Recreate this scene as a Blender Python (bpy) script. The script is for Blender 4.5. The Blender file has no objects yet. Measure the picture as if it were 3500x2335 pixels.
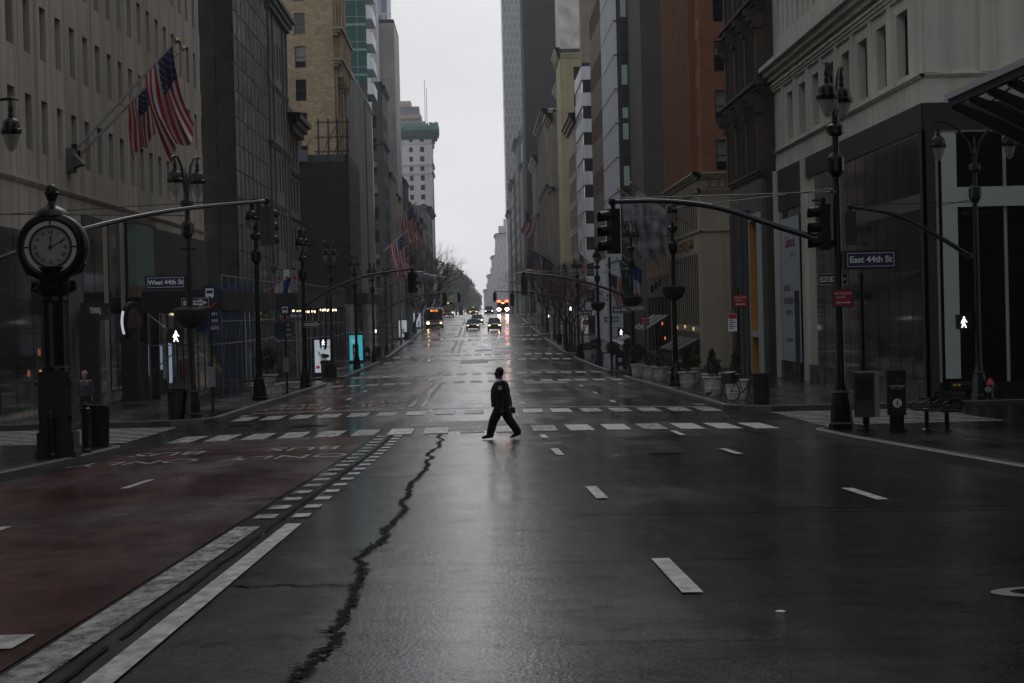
import bpy, math, random
from math import sin, cos, pi, radians as rad
from mathutils import Vector, Matrix, Euler, noise
random.seed(7)
sc = bpy.context.scene
COL = sc.collection
# ---------------------------------------------------------------- camera
cam_d = bpy.data.cameras.new('camera'); cam = bpy.data.objects.new('camera', cam_d); COL.objects.link(cam)
cam_d.sensor_width = 36; cam_d.lens = 85.0; cam_d.clip_end = 6000; cam_d.clip_start = .2
cam.location = (0, 0, 1.7)
_R = Matrix.Rotation(rad(-.757), 4, 'Z') @ Matrix.Rotation(rad(90 - .732), 4, 'X') @ Matrix.Rotation(rad(-1.4), 4, 'Z')
cam.rotation_euler = _R.to_euler()
sc.camera = cam
# ---------------------------------------------------------------- world: overcast sky
w = bpy.data.worlds.new('World'); sc.world = w; w.use_nodes = True
nt = w.node_tree; nt.nodes.clear()
wo = nt.nodes.new('ShaderNodeOutputWorld'); bg = nt.nodes.new('ShaderNodeBackground')
sky = nt.nodes.new('ShaderNodeTexSky'); sky.sky_type = 'NISHITA'; sky.sun_disc = False
sky.sun_elevation = rad(42); sky.sun_rotation = rad(10); sky.air_density = 1; sky.dust_density = 6; sky.ozone_density = 1
hsv = nt.nodes.new('ShaderNodeHueSaturation'); hsv.inputs['Saturation'].default_value = .25
cloud = nt.nodes.new('ShaderNodeMixRGB'); cloud.inputs[0].default_value = .86
cloud.inputs[2].default_value = (21.0, 20.9, 21.7, 1)
nt.links.new(sky.outputs[0], hsv.inputs['Color']); nt.links.new(hsv.outputs[0], cloud.inputs[1])
# an overcast deck: bright low down the avenue, heavy and dark overhead
gc_ = nt.nodes.new('ShaderNodeTexCoord'); gs_ = nt.nodes.new('ShaderNodeSeparateXYZ'); nt.links.new(gc_.outputs['Generated'], gs_.inputs[0])
gr_ = nt.nodes.new('ShaderNodeMapRange'); gr_.interpolation_type = 'SMOOTHSTEP'; gr_.inputs[1].default_value = .1; gr_.inputs[2].default_value = .62; gr_.inputs[3].default_value = 1.; gr_.inputs[4].default_value = .48
nt.links.new(gs_.outputs[2], gr_.inputs[0])
gm_ = nt.nodes.new('ShaderNodeMixRGB'); gm_.blend_type = 'MULTIPLY'; gm_.inputs[0].default_value = 1
nt.links.new(cloud.outputs[0], gm_.inputs[1]); nt.links.new(gr_.outputs[0], gm_.inputs[2])
gt_ = nt.nodes.new('ShaderNodeMixRGB'); gt_.blend_type = 'MULTIPLY'; gt_.inputs[2].default_value = (.90, .985, 1.06, 1)      # cooler overhead
ge_ = nt.nodes.new('ShaderNodeMapRange'); ge_.inputs[1].default_value = .15; ge_.inputs[2].default_value = .5; nt.links.new(gs_.outputs[2], ge_.inputs[0]); nt.links.new(ge_.outputs[0], gt_.inputs[0])
cn_ = nt.nodes.new('ShaderNodeTexNoise'); cn_.inputs['Scale'].default_value = 5; cn_.inputs['Detail'].default_value = 5; cm_ = nt.nodes.new('ShaderNodeMapping'); cm_.inputs['Scale'].default_value = (1, 1, 2.5)
nt.links.new(gc_.outputs['Generated'], cm_.inputs[0]); nt.links.new(cm_.outputs[0], cn_.inputs['Vector']); cr_ = nt.nodes.new('ShaderNodeMapRange'); cr_.inputs[1].default_value = .3; cr_.inputs[2].default_value = .7; cr_.inputs[3].default_value = .88; cr_.inputs[4].default_value = 1.07; nt.links.new(cn_.outputs[0], cr_.inputs[0])
cx_ = nt.nodes.new('ShaderNodeMixRGB'); cx_.blend_type = 'MULTIPLY'; cx_.inputs[0].default_value = 1; nt.links.new(gm_.outputs[0], cx_.inputs[1]); nt.links.new(cr_.outputs[0], cx_.inputs[2]); nt.links.new(cx_.outputs[0], gt_.inputs[1]); nt.links.new(gt_.outputs[0], bg.inputs[0]); nt.links.new(bg.outputs[0], wo.inputs[0])
bg.inputs[1].default_value = .1
sun_d = bpy.data.lights.new('sun', 'SUN'); sun_d.energy = .8; sun_d.angle = rad(25); sun_d.color = (1, .985, .96)
sun = bpy.data.objects.new('sun', sun_d); COL.objects.link(sun)
sun.rotation_euler = (rad(48), 0, rad(-10 + 180)); sun.location = (0, 0, 150)
vs = sc.view_settings; vs.view_transform = 'Standard'; vs.look = 'None'; vs.exposure = -.98; vs.gamma = 1; vs.use_curve_mapping = False
sc.cycles.use_denoising = True
sc.cycles.max_bounces = 6; sc.cycles.diffuse_bounces = 3; sc.cycles.glossy_bounces = 3; sc.cycles.transmission_bounces = 4
sc.cycles.volume_bounces = 0; sc.cycles.caustics_reflective = False; sc.cycles.caustics_refractive = False
sc.cycles.sample_clamp_indirect = 1.5

# ---------------------------------------------------------------- street profile
PR = [(-100, 2.0), (-60, 1.4), (0, 0), (60, -1.5), (78, -1.62), (141, -2.26), (211, -2.48), (292, -1.85), (396, -.58), (500, .75), (560, .9), (700, .2), (1000, -2), (3000, -4)]
def _lin(y):
    if y <= PR[0][0]: return PR[0][1]
    for (a, b), (c, d) in zip(PR, PR[1:]):
        if y <= c: return b + (d - b) * (y - a) / (c - a)
    return PR[-1][1]
def g(y):
    ww = min(14, 3 + abs(y) / 8)
    return sum(_lin(y + ww * k / 4) for k in range(-4, 5)) / 9
def road(x, y):
    return g(y) + .1 * max(0, 1 - (x / 8.4) ** 2)
def sw(y): return g(y) + .15
CL, CR = -8.45, 7.8          # kerb lines of the avenue
XL, XR = -15.6, 14.3         # building lines

# ---------------------------------------------------------------- materials
MATS = {}
def mat(name, col, rough=.6, metal=0., spec=.5, var=0., scale=1., col2=None, bump=0., bscale=8., streak=0., emit=None, estr=0., alpha=1., coat=0., rvar=0., stretch=(1, 1, 1), brick=None, trans=0.):
    if name in MATS: return MATS[name]
    m = bpy.data.materials.new(name); m.use_nodes = True; n = m.node_tree; N = n.nodes; L = n.links
    p = N['Principled BSDF']
    p.inputs['Base Color'].default_value = (*col, 1); p.inputs['Roughness'].default_value = rough
    p.inputs['Metallic'].default_value = metal; p.inputs['Specular IOR Level'].default_value = spec
    p.inputs['Coat Weight'].default_value = coat
    if trans: p.inputs['Transmission Weight'].default_value = trans
    tc = N.new('ShaderNodeTexCoord'); out = None
    def noise_n(sc_, det=4, st=(1, 1, 1)):
        mp = N.new('ShaderNodeMapping'); mp.inputs['Scale'].default_value = st
        L.new(tc.outputs['Object'], mp.inputs[0])
        t = N.new('ShaderNodeTexNoise'); t.inputs['Scale'].default_value = sc_; t.inputs['Detail'].default_value = det
        L.new(mp.outputs[0], t.inputs['Vector']); return t
    def ramp(src, a, b, lo, hi):
        r = N.new('ShaderNodeMapRange'); r.inputs[1].default_value = a; r.inputs[2].default_value = b
        r.inputs[3].default_value = lo; r.inputs[4].default_value = hi; L.new(src, r.inputs[0]); return r.outputs[0]
    def mixc(fac, A, B, mode='MIX'):
        x = N.new('ShaderNodeMixRGB'); x.blend_type = mode
        if isinstance(fac, float): x.inputs[0].default_value = fac
        else: L.new(fac, x.inputs[0])
        for i, c in ((1, A), (2, B)):
            if isinstance(c, tuple): x.inputs[i].default_value = (*c[:3], 1)
            else: L.new(c, x.inputs[i])
        return x.outputs[0]
    cur = col
    if brick:      # (brick width, row height, mortar colour, mortar size)
        sep = N.new('ShaderNodeSeparateXYZ'); L.new(tc.outputs['Object'], sep.inputs[0])
        add = N.new('ShaderNodeMath'); L.new(sep.outputs[0], add.inputs[0]); L.new(sep.outputs[1], add.inputs[1])
        cmb = N.new('ShaderNodeCombineXYZ'); L.new(add.outputs[0], cmb.inputs[0]); L.new(sep.outputs[2], cmb.inputs[1])
        bt = N.new('ShaderNodeTexBrick'); L.new(cmb.outputs[0], bt.inputs['Vector'])
        bt.inputs['Scale'].default_value = 1; bt.inputs['Brick Width'].default_value = brick[0]; bt.inputs['Row Height'].default_value = brick[1]
        bt.inputs['Mortar Size'].default_value = brick[3]; bt.inputs['Mortar'].default_value = (*brick[2], 1)
        bt.inputs['Color1'].default_value = (*col, 1); bt.inputs['Color2'].default_value = (*(col2 or tuple(c * .75 for c in col)), 1)
        cur = bt.outputs[0]
    if var:
        t = noise_n(scale, 5, stretch)
        c2 = col2 or tuple(c * .5 for c in col)
        if brick: cur = mixc(ramp(t.outputs[0], .35, .7, 0, var), cur, tuple(c * .45 for c in col))
        else: cur = mixc(ramp(t.outputs[0], .35, .68, 0, var), cur, c2)
    if streak:     # rain streaks: noise drawn out down the wall
        t = noise_n(1.0, 6, (1.6, 1.6, .07))
        cur = mixc(ramp(t.outputs[0], .45, .72, 0, streak), cur, tuple(c * .32 for c in col))
        t = noise_n(.35, 3, (1, 1, .5))
        cur = mixc(ramp(t.outputs[0], .4, .7, 0, streak * .6), cur, tuple(c * .5 for c in col))
    if not isinstance(cur, tuple): L.new(cur, p.inputs['Base Color'])
    if rvar:
        t = noise_n(scale * 2.3, 4); L.new(ramp(t.outputs[0], .3, .7, max(.03, rough - rvar), rough + rvar), p.inputs['Roughness'])
    if bump:
        t = noise_n(bscale, 6); b = N.new('ShaderNodeBump'); b.inputs['Strength'].default_value = bump; b.inputs['Distance'].default_value = .05
        L.new(t.outputs[0], b.inputs['Height']); L.new(b.outputs[0], p.inputs['Normal'])
    if emit:
        m.cycles.emission_sampling = 'NONE'
        p.inputs['Emission Color'].default_value = (*emit, 1); p.inputs['Emission Strength'].default_value = estr
    if alpha < 1: p.inputs['Alpha'].default_value = alpha
    MATS[name] = m; return m

# ---------------------------------------------------------------- mesh builder
class MB:
    def __init__(s): s.v = []; s.f = []; s.m = []; s.uv = None
    def quad(s, a, b, c, d, mi=0):
        i = len(s.v); s.v += [tuple(a), tuple(b), tuple(c), tuple(d)]; s.f.append((i, i + 1, i + 2, i + 3)); s.m.append(mi); return s
    def poly(s, pts, mi=0):
        i = len(s.v); s.v += [tuple(p) for p in pts]; s.f.append(tuple(range(i, i + len(pts)))); s.m.append(mi); return s
    def box(s, x0, y0, z0, x1, y1, z1, mi=0, M=None):
        i = len(s.v)
        P = [(x0, y0, z0), (x1, y0, z0), (x1, y1, z0), (x0, y1, z0), (x0, y0, z1), (x1, y0, z1), (x1, y1, z1), (x0, y1, z1)]
        if M: P = [tuple(M @ Vector(p)) for p in P]
        s.v += P
        for f in ((3, 2, 1, 0), (4, 5, 6, 7), (0, 1, 5, 4), (1, 2, 6, 5), (2, 3, 7, 6), (3, 0, 4, 7)):
            s.f.append(tuple(i + k for k in f)); s.m.append(mi)
        return s
    def bar(s, a, b, wx, wz, mi=0):       # box beam from a to b
        a = Vector(a); b = Vector(b); d = b - a
        q = d.to_track_quat('Y', 'Z').to_matrix().to_4x4(); q.translation = a
        return s.box(-wx / 2, 0, -wz / 2, wx / 2, d.length, wz / 2, mi, q)
    def tube(s, pts, r, n=8, mi=0, cap=True, sq=1.0):
        pts = [Vector(p) for p in pts]; rs = r if isinstance(r, (list, tuple)) else [r] * len(pts)
        i0 = len(s.v); up = None
        for k, p in enumerate(pts):
            t = (pts[min(k + 1, len(pts) - 1)] - pts[max(k - 1, 0)]).normalized()
            if up is None:
                up = Vector((0, 0, 1)) if abs(t.z) < .9 else Vector((1, 0, 0))
            a = t.cross(up).normalized(); b = a.cross(t).normalized(); up = b
            for j in range(n):
                an = 2 * pi * j / n
                s.v.append(tuple(p + a * cos(an) * rs[k] + b * sin(an) * rs[k] * sq))
        for k in range(len(pts) - 1):
            for j in range(n):
                q = i0 + k * n
                s.f.append((q + j, q + (j + 1) % n, q + n + (j + 1) % n, q + n + j)); s.m.append(mi)
        if cap:
            s.f.append(tuple(i0 + j for j in reversed(range(n)))); s.m.append(mi)
            q = i0 + (len(pts) - 1) * n; s.f.append(tuple(q + j for j in range(n))); s.m.append(mi)
        return s
    def lathe(s, prof, n=12, c=(0, 0, 0), mi=0, M=None, ph=0):
        i0 = len(s.v)
        for r, z in prof:
            for j in range(n):
                an = 2 * pi * (j + ph) / n
                p = Vector((c[0] + r * cos(an), c[1] + r * sin(an), c[2] + z))
                if M: p = M @ p
                s.v.append(tuple(p))
        for k in range(len(prof) - 1):
            for j in range(n):
                q = i0 + k * n
                s.f.append((q + j, q + (j + 1) % n, q + n + (j + 1) % n, q + n + j)); s.m.append(mi)
        s.f.append(tuple(i0 + j for j in reversed(range(n)))); s.m.append(mi)
        q = i0 + (len(prof) - 1) * n; s.f.append(tuple(q + j for j in range(n))); s.m.append(mi)
        return s
    def prism(s, pts, z0, z1, mi=0, M=None):      # outline (x, y) extruded
        i0 = len(s.v); n = len(pts)
        P = [(x, y, z0) for x, y in pts] + [(x, y, z1) for x, y in pts]
        if M: P = [tuple(M @ Vector(p)) for p in P]
        s.v += P
        s.f.append(tuple(i0 + j for j in reversed(range(n)))); s.f.append(tuple(i0 + n + j for j in range(n))); s.m += [mi, mi]
        for j in range(n):
            s.f.append((i0 + j, i0 + (j + 1) % n, i0 + n + (j + 1) % n, i0 + n + j)); s.m.append(mi)
        return s
    def ell(s, c, r, n=10, m=7, mi=0, M=None):
        prof = []
        i0 = len(s.v)
        for k in range(m + 1):
            th = pi * k / m
            for j in range(n):
                an = 2 * pi * j / n
                p = Vector((c[0] + r[0] * sin(th) * cos(an) , c[1] + r[1] * sin(th) * sin(an), c[2] - r[2] * cos(th)))
                if M: p = M @ p
                s.v.append(tuple(p))
        for k in range(m):
            for j in range(n):
                q = i0 + k * n
                s.f.append((q + j, q + (j + 1) % n, q + n + (j + 1) % n, q + n + j)); s.m.append(mi)
        return s
    def mesh(s, name, mats, smooth=False, off=None):
        me = bpy.data.meshes.new(name)
        vv = s.v if off is None else [(a - off[0], b - off[1], c - off[2]) for a, b, c in s.v]
        me.from_pydata(vv, [], s.f)
        for mm in (mats if isinstance(mats, (list, tuple)) else [mats]): me.materials.append(mm)
        me.polygons.foreach_set('material_index', s.m)
        if smooth:
            me.shade_smooth()
            if hasattr(me, 'set_sharp_from_angle'): me.set_sharp_from_angle(angle=rad(40))
        me.update(); return me
    def build(s, name, mats, parent=None, smooth=False, off=None, loc=None, rz=None):
        if off is None and parent is not None and parent.get('_world'): off = tuple(parent.location)
        o = bpy.data.objects.new(name, s.mesh(name, mats, smooth, off)); COL.objects.link(o)
        if parent: o.parent = parent
        if loc: o.location = loc
        if rz is not None: o.rotation_euler = (0, 0, rz)
        return o
def tag(o, label, cat, group=None, kind=None):
    if label: o['label'] = label
    if cat: o['category'] = cat
    if group: o['group'] = group
    if kind: o['kind'] = kind
    return o
def thing(name, label, cat, loc=(0, 0, 0), rz=0, group=None, world=False):
    o = bpy.data.objects.new(name, None); COL.objects.link(o); o.empty_display_size = .2
    o.location = loc; o.rotation_euler = (0, 0, rz); tag(o, label, cat, group)
    if world: o['_world'] = 1      # its parts are given in world coordinates
    return o
CH = {}
def kids(o):
    return [c for c in bpy.data.objects if c.parent == o]
def copy_tree(o, loc=None, rz=None, label=None, parent=None, group=None):
    c = o.copy(); COL.objects.link(c)
    if parent: c.parent = parent
    if loc: c.location = loc
    if rz is not None: c.rotation_euler = (0, 0, rz)
    if label: c['label'] = label
    if group: c['group'] = group
    for ch in kids(o):
        if ch.parent == o and ch.name != c.name: copy_tree(ch, parent=c)
    return c
def link(name, me, parent, loc=(0, 0, 0), rz=0):
    o = bpy.data.objects.new(name, me); COL.objects.link(o); o.parent = parent; o.location = loc; o.rotation_euler = (0, 0, rz); return o
def text_mesh(body, size, ext=.004, font=None, align='CENTER', bold=0.0, spacing=1.0):
    cu = bpy.data.curves.new('lettering', 'FONT'); cu.body = body; cu.size = size; cu.extrude = ext; cu.align_x = align; cu.align_y = 'CENTER'
    cu.offset = bold; cu.resolution_u = 3; cu.space_character = spacing
    o = bpy.data.objects.new('t', cu); COL.objects.link(o)
    dg = bpy.context.evaluated_depsgraph_get(); me = bpy.data.meshes.new_from_object(o.evaluated_get(dg))
    bpy.data.objects.remove(o); bpy.data.curves.remove(cu); return me
def lettering(body, size, m, parent, loc, rot=(pi / 2, 0, 0), ext=.004, sx=1, sy=1, bold=0., align='CENTER', name='lettering', spacing=1.0):
    me = text_mesh(body, size, ext, align=align, bold=bold, spacing=spacing); me.materials.clear(); me.materials.append(m)
    o = bpy.data.objects.new(name, me); COL.objects.link(o); o.parent = parent; o.location = loc; o.rotation_euler = rot; o.scale = (sx, sy, 1); return o
HAZE = .0002
# ================================================================ SETTING: ground, road, pavements
def wear(m, lo, hi, sc_):
    n = m.node_tree; N = n.nodes; L = n.links; p = N['Principled BSDF']; tc = N.new('ShaderNodeTexCoord'); mp = N.new('ShaderNodeMapping'); mp.inputs['Scale'].default_value = (1, .3, 1)
    L.new(tc.outputs['Object'], mp.inputs[0]); t = N.new('ShaderNodeTexNoise'); t.inputs['Scale'].default_value = sc_; t.inputs['Detail'].default_value = 10; t.inputs['Roughness'].default_value = .85; L.new(mp.outputs[0], t.inputs['Vector'])
    r = N.new('ShaderNodeMapRange'); r.inputs[1].default_value = lo; r.inputs[2].default_value = hi; L.new(t.outputs[0], r.inputs[0]); L.new(r.outputs[0], p.inputs['Alpha'])
asph = mat('wet_asphalt', (.028, .028, .031), .3, var=.9, scale=.5, col2=(.014, .014, .016), bump=.35, bscale=55)
def road_material(name, base, dark, r0, r1, spk=1.):
    m = bpy.data.materials.new(name); m.use_nodes = True; n = m.node_tree; N = n.nodes; L = n.links; p = N['Principled BSDF']
    tc = N.new('ShaderNodeTexCoord')
    def nz(s, st, det=5, ro=.5):
        mp = N.new('ShaderNodeMapping'); mp.inputs['Scale'].default_value = st; L.new(tc.outputs['Object'], mp.inputs[0])
        t = N.new('ShaderNodeTexNoise'); t.inputs['Scale'].default_value = s; t.inputs['Detail'].default_value = det; t.inputs['Roughness'].default_value = ro; L.new(mp.outputs[0], t.inputs['Vector']); return t.outputs[0]
    def mr(src, a, b, lo, hi):
        r = N.new('ShaderNodeMapRange'); r.inputs[1].default_value = a; r.inputs[2].default_value = b; r.inputs[3].default_value = lo; r.inputs[4].default_value = hi; L.new(src, r.inputs[0]); return r.outputs[0]
    def mx(f, a, b):
        x = N.new('ShaderNodeMixRGB'); L.new(f, x.inputs[0])
        for i, c in ((1, a), (2, b)):
            if isinstance(c, tuple): x.inputs[i].default_value = (*c, 1)
            else: L.new(c, x.inputs[i])
        return x.outputs[0]
    def mul(a, b):
        x = N.new('ShaderNodeMath'); x.operation = 'MULTIPLY'; L.new(a, x.inputs[0]); L.new(b, x.inputs[1]); return x.outputs[0]
    big = nz(.16, (1, .55, 1)); mid = nz(.9, (1.6, .5, 1)); lane = nz(.6, (1.6, .06, 1)); fine = nz(60, (1, 1, 1), 3); mott = nz(2.2, (1, .8, 1), 12, .82)
    c = mx(mr(big, .42, .6, 0, 1), base, dark)
    c = mx(mr(mid, .5, .75, 0, .7), c, tuple(k * .45 for k in dark))
    c = mx(mr(fine, .56, .7, 0, .6), c, tuple(min(1, k * 3.4) for k in base))
    c = mx(mr(mott, .42, .62, 0, .75), c, tuple(k * .3 for k in dark)); L.new(c, p.inputs['Base Color'])
    a = N.new('ShaderNodeMath'); a.operation = 'ADD'; L.new(mr(lane, .35, .7, -.05, .07), a.inputs[0]); L.new(mr(big, .38, .62, r0, r1), a.inputs[1])
    a2 = N.new('ShaderNodeMath'); a2.operation = 'ADD'; L.new(a.outputs[0], a2.inputs[0]); L.new(mr(mid, .45, .7, .04, -.06), a2.inputs[1])
    L.new(a2.outputs[0], p.inputs['Roughness']); sx = N.new('ShaderNodeSeparateXYZ'); L.new(tc.outputs['Object'], sx.inputs[0])
    rgt = mul(mr(sx.outputs[0], .3, 2.2, 0, 1), mr(sx.outputs[1], 40, 66, 1, .15))        # specular level eased down to the right, less so up the avenue
    dull = mul(rgt, mr(big, .3, .62, 1, .8))
    spl = N.new('ShaderNodeMath'); spl.operation = 'MULTIPLY'; L.new(mr(dull, 0, 1, .55, .012), spl.inputs[0]); L.new(mul(mr(fine, .38, .62, .35, 1.6), mr(mott, .36, .64, 1.8, .12)), spl.inputs[1])
    spm = N.new('ShaderNodeMath'); spm.operation = 'MULTIPLY'; L.new(mul(mr(sx.outputs[1], 45, 120, spk, spk ** .6), mr(sx.outputs[0], -1.08, -.95, .62, 1.)), spm.inputs[1]); L.new(spl.outputs[0], spm.inputs[0])
    L.new(spm.outputs[0], p.inputs['Specular IOR Level'])
    b = N.new('ShaderNodeBump'); b.inputs['Strength'].default_value = .45; b.inputs['Distance'].default_value = .011
    L.new(nz(38, (1, 1, 1), 4), b.inputs['Height'])
    b2 = N.new('ShaderNodeBump'); b2.inputs['Strength'].default_value = .16; b2.inputs['Distance'].default_value = .06
    L.new(nz(1.1, (1, .7, 1), 4), b2.inputs['Height']); L.new(b.outputs[0], b2.inputs['Normal']); L.new(b2.outputs[0], p.inputs['Normal'])
    MATS[name] = m; return m
M_road = road_material('avenue_asphalt', (.011, .0115, .0125), (.0045, .0045, .005), .05, .17)
M_red = road_material('bus_lane_red', (.098, .019, .020), (.040, .010, .011), .12, .24, .35)
M_slab = road_material('pavement_concrete', (.017, .0165, .016), (.008, .008, .008), .08, .24, .7)
M_kerb = mat('kerb_granite', (.06, .058, .055), .3, var=.7, scale=2, bump=.3, bscale=12)
M_paint = mat('road_paint_white', (.62, .585, .52), .4, var=.85, scale=9, col2=(.08, .08, .08), bump=.2, bscale=40, stretch=(1, .35, 1))
M_paint2 = mat('road_paint_worn', (.48, .455, .41), .42, var=1., scale=7, col2=(.05, .045, .045), bump=.2, bscale=40, stretch=(1, .5, 1))
wear(M_paint, .30, .40, 13); wear(M_paint2, .34, .54, 5)
M_crack = mat('tar_seam', (.004, .004, .005), .7, var=.4, scale=3, spec=.03)

YS = []
yy = -100.
while yy < 900: YS.append(yy); yy += 2.5 if -10 < yy < 160 else (5 if yy < 620 else 20)
YS += [900, 1200, 1600]
def strip(name, xs, y0, y1, fn, m, lift=0., kind='structure'):
    ys = [y0] + [y for y in YS if y0 < y < y1] + [y1]
    mb = MB()
    for y in ys:
        for x in xs: mb.v.append((x, y, fn(x, y) + lift))
    n = len(xs)
    for i in range(len(ys) - 1):
        for j in range(n - 1):
            q = i * n + j; mb.f.append((q, q + 1, q + n + 1, q + n)); mb.m.append(0)
    o = mb.build(name, m, smooth=True); o['kind'] = kind; return o
strip('ground', [-160, -150, -70, -30, 0, 30, 70, 150, 160], -100, 1880, lambda x, y: g(y) - .05, mat('dull_asphalt', (.012, .012, .013), .3, var=.6, scale=.3))
xsr = [-70, -40, -20, -12] + [x * .7 for x in range(-12, 13)] + [12, 20, 40, 70]
strip('avenue_road', [x for x in xsr], -100, 900, road, M_road)
xr = [CL + .55, -7, -6, -5, -4, -3.2, -2.72]
for a, b in ((-60, 57.2), (57.2, 61.2), (65.6, 76.5), (80.8, 134), (147.5, 205), (218, 296), (309, 378), (391, 520)):
    if (a, b) in ((65.6, 76.5),): continue
    strip('red_bus_lane', xr, a, b, road, M_red, .006)
# kerb streets: (south kerb y, north kerb y)
XST = [(59, 75.2), (135.5, 148), (206, 218.5), (296, 309), (378, 391), (460, 473), (540, 553), (620, 633), (700, 713)]
def block(y0, y1, side):
    """pavement slab of a block: rounded towards the crossings, kerb stone along its rim"""
    k = CL if side < 0 else CR; far = side * 70; r = 2.6
    pts = [(far, y0)]
    ins = -side
    for i in range(7):
        t = i / 6 * pi / 2
        pts.append((k - ins * r + ins * r * sin(t), y0 + r - r * cos(t)))
    y = y0 + r + 4
    while y < y1 - r - 2: pts.append((k, y)); y += 4
    for i in range(7):
        t = i / 6 * pi / 2
        pts.append((k - ins * r + ins * r * cos(t), y1 - r + r * sin(t)))
    pts.append((far, y1))
    mb = MB(); mk = MB()
    def inn(p, q, d):   # inward offset
        return p
    n = len(pts)
    inner = []
    for i, p in enumerate(pts):
        a = pts[max(i - 1, 0)]; b = pts[min(i + 1, n - 1)]
        t = Vector((b[0] - a[0], b[1] - a[1])).normalized()
        nrm = Vector((-t.y, t.x)) * (1 if side < 0 else -1)      # towards the slab
        inner.append((p[0] + nrm.x * .17, p[1] + nrm.y * .17))
    for i in range(n - 1):
        p, q, pi_, qi = pts[i], pts[i + 1], inner[i], inner[i + 1]
        L3 = lambda c, z: (c[0], c[1], g(c[1]) + z)
        ch = [(p, q, -.02, .135), ]
        e = lambda c, ci: ((c[0] + (ci[0] - c[0]) * .12), (c[1] + (ci[1] - c[1]) * .12))
        pe, qe = e(p, pi_), e(q, qi)
        seq = [(L3(p, -.03), L3(q, -.03)), (L3(p, .13), L3(q, .13)), (L3(pe, .152), L3(qe, .152)), (L3(pi_, .154), L3(qi, .154))]
        for (a1, b1), (a2, b2) in zip(seq, seq[1:]):
            (mk.quad(a1, b1, b2, a2) if side > 0 else mk.quad(b1, a1, a2, b2))
        # slab from the inner rim out to the buildings, following the slope
        A = L3(pi_, .15); B = L3(qi, .15); C = (far, qi[1], g(qi[1]) + .15); D = (far, pi_[1], g(pi_[1]) + .15)
        (mb.quad(A, D, C, B) if side < 0 else mb.quad(A, B, C, D))
    o = mk.build('kerb', M_kerb, smooth=True); o['kind'] = 'structure'
    o = mb.build('pavement', M_slab); o['kind'] = 'structure'
    # paving joints
    mj = MB(); y = y0 + 3
    while y < min(y1 - 1, 330):
        xa = k - ins * .2; xb = k - ins * 7
        mj.quad(*[(x, yq, g(yq) + .153) for x, yq in ((min(xa, xb), y), (max(xa, xb), y), (max(xa, xb), y + .03), (min(xa, xb), y + .03))]); y += 1.9
    for q in (1.9, 3.8, 5.7):
        x = k - ins * q; y = y0 + 3
        while y < min(y1 - 4, 326):
            mj.quad((x, y, g(y) + .153), (x + .03, y, g(y) + .153), (x + .03, y + 4, g(y + 4) + .153), (x, y + 4, g(y + 4) + .153)); y += 4
    if mj.f:
        o = mj.build('pavement_joints', M_crack); o['kind'] = 'structure'
prev = -100
for s0, n0 in XST:
    for sd in (-1, 1): block(prev, s0, sd)
    prev = n0
for sd in (-1, 1): block(prev, 880, sd)
# ---- markings
def mark(mb, x0, x1, y0, y1, sk=0., n=1, lift=.014):
    nn = max(1, int((y1 - y0) / 2.5))
    for i in range(nn):
        a = y0 + (y1 - y0) * i / nn; b = y0 + (y1 - y0) * (i + 1) / nn
        sa = sk * i / nn; sb = sk * (i + 1) / nn
        mb.quad(*[(x, y, road(x, y) + lift) for x, y in ((x0 + sa, a), (x1 + sa, a), (x1 + sb, b), (x0 + sb, b))])
mk = MB(); mw = MB()
mark(mk, -2.15, -1.98, 4, 26.2); mark(mw, -2.66, -2.4, 4, 25.9)
y = 27.4; i = 0
while y < 61:
    mark(mk, -2.19, -2.0, y, y + .7); mark(mw, -2.62, -2.38, y + random.uniform(-.1, .1), y + .75); y += 1.9
for a, b in ((2, 6.4), (17, 20.1), (29.7, 32.8), (45.2, 49.2), (56, 58.4), (85, 88), (98, 101), (112, 115), (125, 128)): mark(mk, 1.38, 1.53, a, b)
for a, b in ((12, 15), (28.4, 31.2), (44.3, 47.3), (56.5, 59.6), (85, 88), (98, 101), (112, 115), (125, 128)): mark(mk, 4.62, 4.77, a, b)
for a, b in ((-2, 1), (12.5, 14), (24.5, 27.6), (36.6, 39.6), (84, 87), (98, 101), (112, 115)): mark(mk, -5.5, -5.37, a, b)
mark(mk, -2.15, -2.0, 84.5, 93); mark(mw, -2.6, -2.42, 84.5, 93)
y = 94.
while y < 131: mark(mw, -2.6, -2.4, y, y + .9); mark(mw, -2.15, -2., y, y + .9); y += 2.
for a, b in ((149, 160), (232, 290), (312, 372), (395, 455)): mark(mk, -2.3, -1.95, a, b); mark(mw, -2.9, -2.6, a, b)
mark(mk, -3.5, -2.87, 14.6, 15.4)
mb2 = MB()
for v in ((1.35, 1.57),):
    pass
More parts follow.
